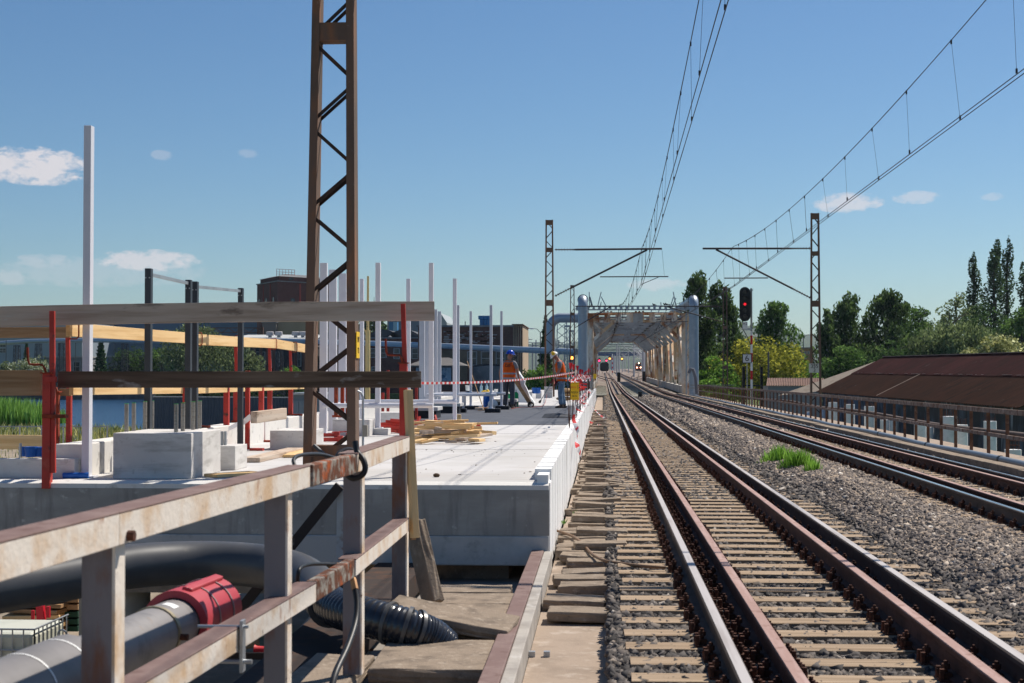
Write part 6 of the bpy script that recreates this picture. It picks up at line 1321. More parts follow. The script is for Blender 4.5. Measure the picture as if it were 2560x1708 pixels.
# brick building right
bz = house('brick_building','flat roofed brick building with white brick patches right of the shelter posts','building',1045,1281,817,255,22,BRICK2,wins=((1060,1072,876,894),(1116,1130,880,905),(1170,1191,880,912),(1204,1226,880,912),(1241,1262,880,912)))
zt1, zt2 = pz(874,255), pz(928,255); x0,x1 = atY(1105,900,254.9).x, atY(1281,900,254.9).x; 
wallp = MB(); cuts = [1105,1168,1193,1202,1228,1239,1264,1281]
for a, c in zip(cuts[0::2], cuts[1::2]): wallp.bb(atY(a,900,254.9).x, atY(c,900,254.9).x, 254.9,254.99, zt2-1.5, zt1)
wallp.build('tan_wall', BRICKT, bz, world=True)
b = MB(); rr = random.Random(3)
for k in range(60): 
    px = rr.uniform(1106,1228); py = rr.choice([830,834,838,842,846,850,854,858]); x = atY(px,900,254.9).x; z = pz(py,255); b.bb(x,x+rr.uniform(.5,1.3),254.93,254.995,z,z+.16)
b.build('white_bricks', mat('pale patch bricks', (.36,.33,.31)), bz, world=True)
xe = atY(1281,900,255).x; xf = atY(1305,900,255).x
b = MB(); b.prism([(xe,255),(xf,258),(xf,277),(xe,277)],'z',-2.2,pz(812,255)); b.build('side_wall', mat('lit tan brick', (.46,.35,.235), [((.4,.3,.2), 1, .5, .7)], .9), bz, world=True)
b = MB(); dsx = Vector((xf-xe,3,0))
for u in (.05,.25,.46,.68,.9): p = Vector((xe,255,0))+dsx*u; b.bb(p.x-.06,p.x+.06,p.y-.25,p.y-.02,-2,pz(815,255))
b.bb(xe-.1,xf+.2,254.7,277,pz(812,255)+.01,pz(810,255)); b.build('side_pilaster', BRICK2, bz, world=True)
for k, px in enumerate((1204,1213,1221)): 
    z = pz(817,255)+.3; c = atY(px,800,262); tag(MB().tube([(c.x,262,z),(c.x,262,z+1.2),(c.x,262,z+1.3),(c.x,262,z+1.9)],[.35,.35,.6,.6],10).build('roof_vent', mat('vent blue roof', (.02,.15,.34)), smooth=40), ['left','middle','right'][k]+' of three bright blue roof vents on the brick building', 'roof vent')
ht = house('small_hut','small brick hut with grey pyramid roof behind the shelter','hut',1030,1132,917,225,9,BRICK2,zb=-2.0)
x0,x1 = atY(1016,900,224).x, atY(1160,900,224).x; zz0 = pz(914,225); b = MB(); xm = (x0+x1)/2; b.add([(x0,223.5,zz0),(x1,223.5,zz0),(x1,235,zz0),(x0,235,zz0),(xm-1.6,229,pz(894,229)),(xm+1.6,229,pz(894,229))],[(0,1,5,4),(1,2,5),(2,3,4,5),(3,0,4),(3,2,1,0)]); b.build('pyramid_roof', mat('slate roof', (.12,.11,.105), [((.16,.15,.14), .8, .5, .7)], .85), ht, world=True)
xw0,xw1 = atY(1040,900,224.8).x, atY(1128,900,224.8).x; MB().bb(xw0,xw1,224.82,224.95,pz(953,225),pz(919,225)).build('painted_wall', mat('mural wall', (.3,.36,.42), [((.03,.10,.17), .32, .48, .54), ((.02,.22,.34), .5, .56, .6), ((.5,.52,.54), .7, .62, .66)], .8), ht, world=True)
gw = thing('garden_wall','grey stained wall with dark coping behind the second shelter','wall',(atY(1210,940,236).x,236,-2)); xa,xb = atY(1183,940,236).x, atY(1262,940,236).x; pts = [(xa+(xb-xa)*k/8, pz(918-4*math.sin(math.pi*k/8),236)) for k in range(9)]; MB().prism([(xa,-2)]+[(p[0],p[1]) for p in pts]+[(xb,-2)],'y',236,236.4).build('wall', PLASTER, gw, world=True); MB().tube([(p[0],236.2,p[1]+.08) for p in pts],.22,6).build('coping', DARKST, gw, world=True)
for (a, c, yt, lab) in ((110,210,893,'low grey garage row with pale roofs left of the white post'),(270,440,892,'low grey workshop with narrow windows right of the spruce')):
    wins = ((165,178,905,928),(185,200,905,928)) if a == 110 else ((291,294,905,922),(300,304,905,922),(321,325,905,922),(331,335,905,922))
    house('workshop', lab, 'workshop', a, c, yt, 335, 14, PLASTER, wins=wins, roofm=mat('pale workshop roof', (.42,.4,.37), [((.28,.27,.25), .6, .5, .68)], .9))
house('workshop','small pale shed with sunlit gable right of the workshop','shed',388,440,918,330,8,PLASTER,pitched=1.5,roofm=mat('pale workshop roof',(.4,.4,.4)))
# quay wall
qx = MB(); qx.bb(atY(-300,990,322).x, atY(385,990,322).x, 322, 324, -4.2, pz(976,322)); tag(qx.build('quay_wall', mat('dark quay stone', (.075,.085,.09), [((.12,.13,.13), .4, .45, .65, (1,1,.4)), ((.03,.035,.04), .8, .55, .7)], .9)), 'dark stone quay wall along the far side of the river', 'quay wall')
# pipeline on trestles
pl = thing('silver_pipeline','long silver clad pipeline on trestles running across the background','pipeline',(-40,300,0))
PP = [(-80,866,346),(0,858,340),(78,853,335),(200,851,328),(400,853,318),(620,849,305),(780,854,292),(950,859,272),(1130,866,248),(1300,874,230),(1440,880,218)]
P3 = [atY(x,y,Y) for x,y,Y in PP]; MB().tube(P3, .48, 18).build('pipe', RIBMET, pl, world=True, smooth=60)
P4 = [p+Vector((-.2,1.6,.02)) for p in P3]; MB().tube(P4, .35, 14).build('pipe', RIBMET, pl, world=True, smooth=60)
def trestle(px, Y, ztop, label):
    x = atY(px,900,Y).x; t = thing('lattice_trestle', label, 'trestle', (x,Y,-2.3)); b = MB(); w0, w1 = .95, .55
    for sx in (-1,1):
        for sy in (-1,1): b.beam((x+sx*w0,Y+sy*.6,-2.3),(x+sx*w1,Y+sy*.5,ztop),.13,.13)
    k = 9
    for i in range(k):
        a, c = i/k, (i+1)/k; wa, wc = w0+(w1-w0)*a, w0+(w1-w0)*c; za, zc = -2.3+(ztop+2.3)*a, -2.3+(ztop+2.3)*c
        for sy in (-.6,.6): b.beam((x-wa,Y+sy,za),(x+wc,Y+sy,zc),.08,.08,(0,1,0)); b.beam((x+wa,Y+sy,za),(x-wc,Y+sy,zc),.08,.08,(0,1,0)); b.beam((x-wc,Y+sy,zc),(x+wc,Y+sy,zc),.07,.07,(0,1,0))
    b.build('lattice', mat('trestle steel', (.035,.035,.04)), t, world=True); return t
for px, Y, pyt, lab in ((42,338,862,'lattice trestle carrying the pipeline at the far left edge'),(96,334,858,'lattice trestle above the cream blossoming bush'),(154,331,857,'lattice trestle behind the red post left of the white post'),(312,323,858,'lattice trestle left of the first anthracite post'),(700,299,858,'lattice trestle behind the factory shrub'),(1283,232,880,'pale lattice trestle right of the left worker')): trestle(px, Y, pz(pyt,Y), lab)
# steel truss bridge piece (conveyor) by the blue hall
b = MB(); Yc_ = 400; a0, a1 = atY(585,820,Yc_), atY(660,820,Yc_)
for py in (820,832): b.beam(atY(520,py,Yc_), atY(655,py,Yc_), .2,.2)
for k in range(8): b.beam(atY(520+k*17,820 if k%2 else 832,Yc_), atY(537+k*17,832 if k%2 else 820,Yc_), .15,.15,(0,1,0))
b.beam(atY(655,818,Yc_), atY(655,860,Yc_), .8,.8,(0,1,0)); tag(b.build('conveyor_truss', mat('rusty truss', (.11,.05,.03))), 'rusty conveyor truss in front of the blue hall', 'truss')
# lamp posts, poles
def lamp(px, Y, ytop, label, dbl=True, zb=-2.3):
    x = atY(px,900,Y).x; zt_ = pz(ytop,Y); t = thing('street_lamp', label, 'street lamp', (x,Y,zb)); MB().tube([(x,Y,zb),(x,Y,zt_-.6)],[.12,.07],8).build('pole', mat('lamp pole',(.12,.12,.12)), t, world=True)
    for s in ((-1,1) if dbl else (1,)):
        MB().tube([(x,Y,zt_-.6),(x+s*.5,Y,zt_-.05),(x+s*1.1,Y,zt_+.02)],.05,6).build('arm', MATS['lamp pole'], t, world=True); MB().ball((x+s*1.3,Y,zt_+.02),(.42,.16,.1),10,6).build('lamp_head', mat('lamp head',(.5,.52,.55)), t, world=True, smooth=60)
lamp(1351,225,822,'double armed street lamp left of the mast, over the far trees'); lamp(2009,260,838,'double armed street lamp in the gap left of the numbered mast',zb=-4)
for px, Y, yt, lab in ((15,336,848,'thin pole at the far left edge across the river'),(148,332,850,'thin pole behind the red prop across the river'),(189,333,845,'thin pole left of the white post across the river'),(421,318,852,'thin pole left of the olive tree'),(1163,262,803,'dark pole on the skyline beside the brick building'),(1921,150,880,'thin pole in front of the yellow green tree'),(2002,190,872,'thin pole left of the numbered mast')):
    x = atY(px,900,Y).x; tag(MB().tube([(x,Y,-4 if px > 1500 else -2.3),(x,Y,pz(yt,Y))],[.11,.08],6).build('thin_pole', mat('pole grey',(.1,.095,.09))), lab, 'pole')
ob2 = house('apartment_block','distant brown building in the gap left of the numbered mast','building',2008,2034,872,420,20,mat('ochre render',(.3,.17,.08)),zb=-4,wins=((2012,2015,880,885),(2020,2023,880,885),(2012,2015,892,897)))
# elbow pipe left of the bridge, substation towers
t = thing('elbow_pipe','horizontal clad pipe with a downward elbow left of the bridge portal','pipe',(atY(1400,795,190).x,190,0)); Y = 190; r = .62; z = pz(795,Y); xa,xb = atY(1376,800,Y).x, atY(1448,800,Y).x
MB().tube([(xb,Y,z),(xa+1.3,Y,z)]+[(xa+1.3-1.3*math.sin(a),Y,z-1.3+1.3*math.cos(a)) for a in [math.pi/2*k/7 for k in range(1,8)]]+[(xa,Y,pz(878,Y))], r, 18).build('pipe', RIBMET, t, world=True, smooth=60)
def lattice_tower(px, Y, yt, w, label, zb=-2):
    x = atY(px,900,Y).x; zt_ = pz(yt,Y); t = thing('lattice_tower', label, 'tower', (x,Y,zb)); b = MB(); n = 9; w *= .5
    for s in (-1,1): b.beam((x+s*w,Y,zb),(x+s*w*.75,Y,zt_),.12,.12,(0,1,0))
    for i in range(n): za,zc = zb+(zt_-zb)*i/n, zb+(zt_-zb)*(i+1)/n; b.beam((x-w*.9,Y,za),(x+w*.9,Y,zc),.08,.06,(0,1,0)); b.beam((x+w*.9,Y,za),(x-w*.9,Y,zc),.08,.06,(0,1,0))
    b.bb(x-w,x+w,Y-.3,Y+.3,zt_,zt_+.3); b.build('lattice', mat('substation steel',(.32,.36,.4)), t, world=True)
lattice_tower(1405,205,805,1.7,'pale lattice tower under the horizontal clad pipe'); lattice_tower(1418,240,818,1.0,'slim pale lattice tower left of the left pipe column'); lattice_tower(1428,260,830,.9,'slimmest pale lattice tower left of the left pipe column')
for k, (px, yt) in enumerate(((1312,855),(1320,842),(1331,858),(1340,850),(1388,846),(1397,850),(1411,860))):
    x = atY(px,900,300).x; b = MB().tube([(x,300,-2),(x,300,pz(yt,300))],.12,6); b.tube([(x-.9,300,pz(yt+7,300)),(x+.9,300,pz(yt+7,300))],.08,5); b.tube([(x-.7,300,pz(yt+14,300)),(x+.7,300,pz(yt+14,300))],.08,5)
    tag(b.build('substation_post', mat('substation post',(.26,.3,.34))), 'pale substation post with crossarms left of the bridge', 'post', 'substation posts left of the bridge')
# ------------------------------------------------------------------ far railway yard seen through the bridge
FARM = mat('far mast white', (.55,.56,.58)); rr = random.Random(21)
for k in range(30):
    Y = 290+k*22+rr.uniform(-6,6); side = rr.choice([-1,0,1,1,1]); px = {-1: rr.uniform(1490,1500), 0: rr.uniform(1535,1572), 1: rr.uniform(1580,1636)}[side]
    if 1500 < px < 1524: continue
    if 1586 < px < 1606 and Y < 760: px += 16
    x = atY(px,900,Y).x; z0 = zt(Y)-.3; h = rr.uniform(7.5,9.5); b = MB().tube([(x,Y,z0),(x,Y,z0+h)],[.22,.16],8); s = -1 if px > 1560 else 1; b.tube([(x,Y,z0+h-1.4),(x+s*3.2,Y,z0+h-1.2)],.07,5); b.tube([(x,Y,z0+h-3.4),(x+s*2.6,Y,z0+h-1.3)],.07,5)
    tag(b.build('catenary_pole', FARM), 'pale catenary pole in the distant rail yard beyond the bridge', 'catenary pole', 'distant catenary poles beyond the bridge')
for k, Y in enumerate((330,430,540,660)):
    z0 = zt(Y)+7.2; x0,x1 = atY(1485,900,Y).x, atY(1645,900,Y).x; b = MB()
    for z in (z0,z0+.9): b.beam((x0,Y,z),(x1,Y,z),.14,.14)
    m_ = int((x1-x0)/1.1)
    for i in range(m_): xa = x0+(x1-x0)*i/m_; xb = x0+(x1-x0)*(i+1)/m_; b.beam((xa,Y,z0 if i%2 else z0+.9),(xb,Y,z0+.9 if i%2 else z0),.08,.08,(0,1,0))
    for xx in (x0,x1): b.bb(xx-.2,xx+.2,Y-.15,Y+.15,zt(Y)-1,z0)
    tag(b.build('portal_gantry', mat('far gantry steel',(.16,.19,.22))), ['nearest','second','third','farthest'][k]+' steel gantry over the distant tracks beyond the bridge', 'gantry')
t = thing('overpass','distant blue overpass beam crossing the rail yard','bridge',(5,980,0)); Y = 980; MB().bb(atY(1470,900,Y).x,atY(1660,900,Y).x,Y,Y+6,pz(890,Y),pz(880.5,Y)).build('beam', mat('overpass blue',(.01,.06,.2)), t, world=True)
for px in (1493,1531,1610,1640): x = atY(px,900,Y).x; MB().bb(x-1.2,x+1.2,Y+1,Y+5,0,pz(882,Y)).build('pier', FARM, t, world=True)
Y = 509; w = thing('freight_wagon','dark freight wagon end standing on the distant track beyond the bridge','wagon',(atY(1511,920,Y).x,Y,zt(Y))); x = w.location.x; z0 = zt(Y); DW = mat('dark wagon',(.03,.027,.028))
MB().prism([(x-1.5,z0+1.1),(x+1.5,z0+1.1),(x+1.5,z0+3.3),(x+.9,z0+3.75),(x-.9,z0+3.75),(x-1.5,z0+3.3)],'y',Y,Y+14).build('body', DW, w, world=True); MB().bb(x-1.3,x+1.3,Y+.05,Y+13.9,z0+.75,z0+1.09).build('underframe', DW, w, world=True)
for s in (-.88,.88):
    MB().tube([(x+s,Y-.5,z0+1.0),(x+s,Y-.02,z0+1.0)],.2,10).build('buffer', DW, w, world=True)
    for yy in (2,11): MB().tube([(x+s*.85-.07,Y+yy,z0+.46),(x+s*.85+.07,Y+yy,z0+.46)],.46,14).build('wheel', DW, w, world=True)
Y = 770; tr = thing('orange_train','orange train front with lit headlights approaching beyond the bridge','train',(atY(1597,920,Y).x,Y,zt(Y))); x = tr.location.x; z0 = zt(Y)
MB().prism([(x-1.45,z0+.8),(x+1.45,z0+.8),(x+1.45,z0+3.2),(x+1.0,z0+4.2),(x-1.0,z0+4.2),(x-1.45,z0+3.2)],'y',Y,Y+22).build('body', mat('train orange',(.55,.09,.02)), tr, world=True); MB().bb(x-1.1,x+1.1,Y-.03,Y-.005,z0+2.3,z0+3.7).build('windscreen', GLASS, tr, world=True); MB().bb(x-1.3,x+1.3,Y+.2,Y+21.8,z0+.2,z0+.79).build('bogie', DW, tr, world=True)
for dx, dz in ((0,3.95),(.95,1.7),(-.95,1.7)): MB().tube([(x+dx,Y-.12,z0+dz),(x+dx,Y-.04,z0+dz)],.26,10).build('headlight', mat('headlight',(1,.9,.7),emit=((1,.8,.5),9 if dx != -.95 else 1.2)), tr, world=True)
for px, py, Y, c, lab in ((1524.5,897,520,'o','distant signal lit orange, left one'),(1555,897.5,560,'o','distant signal lit orange, right one'),(1498,902,480,'r','distant signal lit red, left of the wagon'),(1516,902,620,'r','distant signal lit red, right of the wagon'),(1429,895,260,'o','distant signal lit orange left of the pipe column')):
    p = atY(px,py,Y); t = thing('distant_signal', lab, 'signal', (p.x,Y,zt(Y))); MB().tube([(p.x,Y,zt(Y)-1),(p.x,Y,p.z)],.09,6).build('pole', FARM, t, world=True); MB().bb(p.x-.4,p.x+.4,Y-.02,Y+.25,p.z-.7,p.z+.9).build('head', BLACK_P, t, world=True); MB().tube([(p.x,Y-.06,p.z),(p.x,Y-.03,p.z)],.3,12).build('lamp', mat('orange lamp',(1,.4,.05),emit=((1,.35,.05),5)) if c == 'o' else mat('red lamp',(1,.02,.1),emit=((1,.03,.12),5)), t, world=True)
for px, yt, Y, lab in ((1531,885,470,'red and white striped pole beside the orange signals'),(1493,885,300,'red and white striped pole at the left inside the bridge')):
    p = atY(px,930,Y); t = thing('striped_pole', lab, 'pole', (p.x,Y,zt(Y))); zt_ = pz(yt,Y); z0 = zt(Y)-.5; MB().tube([(p.x,Y,z0),(p.x,Y,zt_)],.17,10).build('shaft', WHITE_P, t, world=True, smooth=50)
    for k in range(4): z = z0+(zt_-z0)*(.12+k*.2); MB().tube([(p.x,Y,z),(p.x,Y,z+(zt_-z0)*.09)],.175,10).build('red_band', RED_P, t, world=True, smooth=50)
for px, py, Y, lab in ((1547,938,250,'small dark trackside post just beyond the bridge, between the tracks'),(1610,935,262,'dark trackside post at the right inside the bridge')): p = atY(px,py,Y); tag(MB().bb(p.x-.28,p.x+.28,Y,Y+.2,zt(Y)-.3,p.z+.45).build('trackside_post', BLACK_P), lab, 'post')
# third and fourth tracks fanning out beyond the bridge
b = MB()
for (x0, x1) in ((1.4,-6),(5.3,12),(5.3,18)):
    for o in (-.75,.75): b.beam((x0+o,262,zt(262)+.0),(x1+o,520,zt(520)+.03),.1,.16); b.beam((x1+o,520,zt(520)+.03),(x1*1.05+o,900,zt(900)+.03),.1,.16)
tag(b.build('yard_tracks', RAIL_RUN), 'diverging rails of the distant yard beyond the bridge', 'rails', kind='stuff')
# ------------------------------------------------------------------ construction yard things
fnc = MB(); Yf = 92; BLUEF = mat('dark blue corrugated sheet', (.055,.085,.125), [((.045,.07,.1), .3, .45, .65), ((.075,.11,.15), 1, .55, .7)], .55)
p0, p1 = atY(383,993,Yf), atY(727,988,Yf-3); corrugated(fnc,(p0.x,Yf,-3.1),(p1.x-p0.x,-3,0),(0,0,p0.z+3.1),46,.035,(0,-1,0)); bf = tag(fnc.build('sheet_fence', BLUEF), 'long dark blue corrugated sheet fence behind the platform', 'fence'); MB().beam((p0.x,Yf-.0,p0.z+.03),(p1.x,Yf-3,p0.z+.03),.12,.06).build('capping', STEEL, bf)
t = thing('site_container','blue grey metal site container with double doors next to the blue fence','container',(atY(748,1030,88).x,88,-3)); x0,x1 = atY(728,1000,88).x, atY(800,1000,88).x; zt_ = pz(988,88); MB().bb(x0,x1,88,93,-3,zt_).build('box', mat('container grey blue', (.15,.21,.255), [((.12,.17,.21), 1, .5, .7)], .55), t, world=True); MB().bb(x0-.1,x1+.1,87.8,93.1,zt_+.002,zt_+.12).build('roof', STEEL, t, world=True)
for a, c in ((731,747),(748,764)): MB().bb(atY(a,1000,88).x,atY(c,1000,88).x,87.93,87.995,-2.9,pz(1002,88)).build('door', mat('container door', (.19,.255,.3), [((.15,.21,.25), 2, .5, .7)], .5), t, world=True)
b = MB(); Yw = 62; xa, xb = atY(-60,1100,Yw).x, atY(268,1100,Yw).x; n = 4
t = thing('mesh_fence','temporary wire mesh fence at the river bank','fence',(xb,Yw,-3)); 
for k in range(7): x = xa+(xb-xa)*k/6; MB().tube([(x,Yw,-3),(x,Yw,-.62)],.035,8).build('pole', STEEL, t, world=True)
for z in (-.66,-2.7): b.tube([(xa,Yw,z),(xb,Yw,z)],.022,6)
x = xa
while x < xb: b.box((x,Yw,-1.7),(.008,.008,2.0)); x += .16
b.build('mesh_panel', STEEL, t, world=True)
# intermediate bulk container and red stand, pallets, pier
Yi = 19.5; c = atY(40,1580,Yi); zt_ = pz(1585,Yi); x1 = atY(86,1585,Yi).x; ib = thing('bulk_container','white plastic bulk container in a grey tube cage at the bottom left','container',(x1-.5,Yi+.6,zt_-1.1)); IBW = mat('milky plastic', (.62,.62,.52), [((.5,.5,.42), 2, .5, .7)], .4, spec=.4)
MB().bb(x1-1.2,x1-.03,Yi+.04,Yi+1.2,zt_-1.0,zt_-.06).build('tank', IBW, ib, world=True, bevel=.06)
b = MB(); 
for z in (zt_,zt_-.28,zt_-.56,zt_-.85): b.tube([(x1-1.25,Yi,z),(x1,Yi,z),(x1,Yi+1.25,z)],.013,6)
for k in range(9): b.tube([(x1-k*.15,Yi,zt_-1.0),(x1-k*.15,Yi,zt_)],.011,6); b.tube([(x1,Yi+k*.15,zt_-1.0),(x1,Yi+k*.15,zt_)],.011,6)
b.build('cage', STEEL, ib, world=True); MB().bb(x1-1.25,x1,Yi,Yi+1.25,zt_-1.14,zt_-1.01).build('pallet', WOOD_GREY, ib, world=True)
Ys = 21.5; rs_ = thing('red_stand','bright red steel stand on the yard at the bottom left','stand',(atY(105,1600,Ys).x,Ys,-3)); REDB = mat('fresh red paint', (.55,.012,.03), rough=.45)
MB().beam(atY(113,1680,Ys), atY(101,1515,Ys), .11,.09,(0,1,0)).build('shaft', REDB, rs_, world=True); MB().beam(atY(84,1614,Ys-.1), atY(150,1602,Ys+.3), .1,.08).build('foot', REDB, rs_, world=True); MB().beam(atY(82,1549,Ys), atY(82,1526,Ys),.04,.04,(0,1,0)).beam(atY(121,1544,Ys), atY(121,1516,Ys),.05,.05,(0,1,0)).build('pin', REDB, rs_, world=True)
Ypl = 24.5; rr = random.Random(9)
for k in range(15):
    z = -2.72+k*.105; x0,x1 = atY(36+rr.uniform(-4,8),1560,Ypl).x, atY(172+rr.uniform(-6,10),1560,Ypl).x
    tag(board('stacked_board', (x0,Ypl+rr.uniform(-.08,.08),z), (x1,Ypl+rr.uniform(-.08,.08),z+rr.uniform(-.02,.02)), 1.0, rr.uniform(.045,.07), rr.choice([WOOD_BROWN,WOOD_GREY,WOOD_DARK,WOOD_NEW])), 'formwork board in the flat stack on the yard at the bottom left', 'board', 'formwork boards stacked on the yard')
GREENB = mat('green edged board', (.012,.06,.04), rough=.7)
for k in range(13):
    z = -2.78+k*.12; x0,x1 = atY(176+rr.uniform(-6,4),1560,Ypl).x, atY(205,1560,Ypl).x
    tag(MB().bb(x0,x1,Ypl-.2,Ypl+.7,z,z+.085).build('green_board', rr.choice([GREENB,GREENB,WOOD_BROWN])), 'green edged formwork panel in the stack beside the beige column', 'panel', 'green edged panels stacked on the yard')
t = thing('pallet','wooden pallet on the yard under the board stack','pallet',(atY(150,1590,23).x,23,-3)); x0,x1 = atY(125,1590,23).x, atY(182,1590,23).x
MB().bb(x0,x1,23,24,-2.9,-2.87).build('deck_board', WOOD_NEW, t, world=True)
for x in (x0+.06,(x0+x1)/2,x1-.06): MB().bb(x-.06,x+.06,23.0,24,-3.02,-2.901).build('block', WOOD_BROWN, t, world=True)
tag(MB().bb(atY(197,1550,17.5).x,atY(223,1550,17.5).x,17.5,18.0,-3.1,-.3).build('beige_column', MATS['beige pier concrete']), 'beige square concrete column right of the stacked boards', 'column')
c = atY(155,1597,20); t = thing('shackle','galvanised ring bolt on the yard near the red stand','ring bolt',tuple(c)); MB().tube([c+Vector((.06*math.cos(a),0,.06+.06*math.sin(a))) for a in [6.283*k/14 for k in range(15)]],.012,6).build('ring', STEEL, t, world=True); MB().box(c+Vector((0,0,-.04)),(.16,.1,.06)).build('plate', STEEL, t, world=True)
for k in range(6):
    p0, p1 = atY(410+rr.uniform(-8,8),1612+k*5,16.2), atY(560,1590+k*6,16.8); tag(MB().tube([p0,(p0+p1)/2+Vector((0,0,rr.uniform(-.03,.03))),p1],.05,8).build('blue_duct', mat('blue duct', (.02,.06,.13), rough=.35)), 'dark blue plastic duct in the bundle below the red sleeve', 'duct', 'blue ducts bundled below the railing')
c = atY(655,1627,12); t = thing('capped_rebar','rebar with a red plastic cap pointing left below the railing','rebar',tuple(c)); MB().tube([c+Vector((.0,0,0)),c+Vector((1.0,0,.02))],.011,6).build('bar', BOLT, t, world=True); MB().tube([c+Vector((-.06,0,0)),c+Vector((-.04,0,0)),c+Vector((.05,0,0))],[.05,.04,.034],12).build('cap', RED_P, t, world=True, smooth=40)
tag(board('timber_beam', atY(380,1660,13.5), atY(640,1590,14), .2,.16, WOOD_BROWN), 'brown timber beam under the platform below the red sleeve', 'timber')
# added backdrop wall below the platform so the gap reads as a dark cavity
tag(MB().bb(-11,-1.65,33.2,34.5,-4.2,-.3).build('backdrop', CONC_OLD), 'added concrete backdrop wall under the platform', 'backdrop')
# ------------------------------------------------------------------ rebars, sign, barrier tape
def tape_obj(pts, w, label, m_white=None, twist=0.0, name='barrier_tape', group=None, per=.22, wd=Vector((0,0,1))):
    """flat ribbon along pts with alternating white and red lengths (one mesh, two materials)"""
    P = [Vector(p) for p in pts]; L_ = 0; me = bpy.data.meshes.new(name); vs = []; fs = []; mi = []
    for i, p in enumerate(P):
        if i: L_ += (p-P[i-1]).length
        d = (P[min(i+1,len(P)-1)]-P[max(i-1,0)]).normalized(); n_ = d.cross(wd); 
        if n_.length < 1e-3: n_ = Vector((1,0,0))
        n_.normalize(); s = n_.cross(d); s = Quaternion(d, twist*L_) @ s; vs += [tuple(p-s*w/2), tuple(p+s*w/2)]
        if i: fs.append((2*i-2,2*i-1,2*i+1,2*i)); mi.append(int(L_/per) % 2)
    me.from_pydata(vs, [], fs); me.materials.append(TAPEW); me.materials.append(TAPER); me.polygons.foreach_set('material_index', mi); me.update()
    o = bpy.data.objects.new(name, me); COL.objects.link(o); return tag(o, label, 'barrier tape', group)
TAPEW = mat('white tape film', (.78,.76,.77), rough=.4, transl=.3); TAPER = mat('red tape film', (.72,.05,.045), rough=.4, transl=.3)
def resample(P, n):
    P = [Vector(p) for p in P]; out = []
    for i in range(len(P)-1):
        for k in range(n): out.append(P[i].lerp(P[i+1], k/n))
    return out+[P[-1]]
a, c = atY(1050,958,15.0), atY(1436,931,25.6); pts = []
for k in range(321): u = k/320; p = a.lerp(c,u); p.z -= .10*4*u*(1-u)*.5; pts.append(p)
tape_obj(pts, .026, 'long red and white barrier tape stretched from the board end to the first rebar', per=.10)
CAP = mat('red cap', (.62,.012,.03), rough=.45)
rb_ = []
def rebar(x, y, z0, z1, cap, label, group=None, tilt=(0,0)):
    t = thing('rebar', label, 'rebar', (x,y,z0), 0, group); top = Vector((x+tilt[0], y+tilt[1], z1)); MB().tube([(x,y,z0),top],.009 if y < 60 else .014,6).build('bar', BOLT, t, world=True)
    if cap: MB().tube([top-Vector((0,0,.085)), top-Vector((0,0,.02)), top-Vector((0,0,.0)), top+Vector((0,0,.025))],[.017,.024,.032,.034],12).build('cap', CAP, t, world=True, smooth=30)
    return t
ords = ['first','second','third','fourth','fifth','sixth','seventh','eighth','ninth','tenth','eleventh','twelfth','thirteenth','fourteenth','fifteenth','sixteenth']
for k, (y, h) in enumerate(((25.8,1.12),(29.2,1.12),(33,1.12),(36.4,1.03),(39.8,1.08),(43.5,1.08),(47.5,1.02),(52,1.08),(57,1.12),(62.5,1.22),(68.5,1.2),(75,1.45),(82,1.55),(90,1.4))):
    rebar(-.58+random.uniform(-.015,.015), y, .56, .57+h, True, ords[k]+' red capped rebar along the platform edge, counted from the near end', 'red capped rebars on the platform edge', (random.uniform(-.02,.02),0))
rr = random.Random(4)
for k in range(16): rebar(-.6+rr.uniform(-.02,.03), 27.2+k*2.6+rr.uniform(-.5,.5), .56, .57+rr.uniform(.5,1.0), False, 'bare rusty rebar without cap on the platform edge', 'bare rebars on the platform edge', (rr.uniform(-.05,.05),0))
# tape wound along the rebars
ys_ = [25.8,29.2,33,36.4,39.8,43.5,47.5,52,57,62.5,68.5]
for lvl, z0, lab in ((0,1.50,'upper'),(1,.95,'lower')):
    P = []
    for i in range(lvl*2, len(ys_)-1):
        for k in range(24): u = k/24; P.append((-.58+.03*math.sin(i*5+k), ys_[i]+(ys_[i+1]-ys_[i])*u, z0-.12*math.sin(math.pi*u)*(1+.6*math.sin(i*2.3))+.02*math.sin(k*2.0)))
    tape_obj(P, .035, lab+' crumpled red and white tape wound from rebar to rebar', twist=1.3, per=.12)
for k in range(12):
    y = rr.choice(ys_[2:])+rr.uniform(-.3,.3); z = rr.choice([1.5,1.45,.95,1.2])+rr.uniform(-.08,.1); x = -.58+rr.uniform(-.06,.06); L_ = rr.uniform(.15,.4); P = [(x+rr.uniform(-.05,.05)*q+.04*math.sin(q*2), y-.02*q, z-L_*q/5) for q in range(6)]
    tape_obj(P, rr.uniform(.035,.06), 'loose end of red and white tape hanging from the rebars', twist=rr.uniform(1,6), per=.12, group='loose tape ends on the rebars', wd=Vector((0,1,0)))
for k in range(9):
    y = rr.choice(ys_[2:]); z = 1.47; c = Vector((-.58,y-.03,z)); P = [c+Vector((.07*math.cos(q*1.5+k)*rr.uniform(.6,1.2),.05*math.sin(q*2.2),.07*math.sin(q*1.9+k))) for q in range(12)]
    tape_obj(P, .028, 'knot of red and white tape bunched round a rebar', twist=4, per=.1, group='tape knots on the rebars')
P = [atY(1434,1003,25.4)+Vector((0,.02,0))]
for k in range(1,26): u = k/25; p = atY(1434+16*u**1.3+3*math.sin(u*14), 1003+137*u, 25.4-3.6*max(0,u-.35)); P.append(p)
tape_obj(P, .075, 'long crumpled tape streamer hanging down from the sign rebar over the platform edge', twist=2.2, per=.27, wd=Vector((0,1,0)))
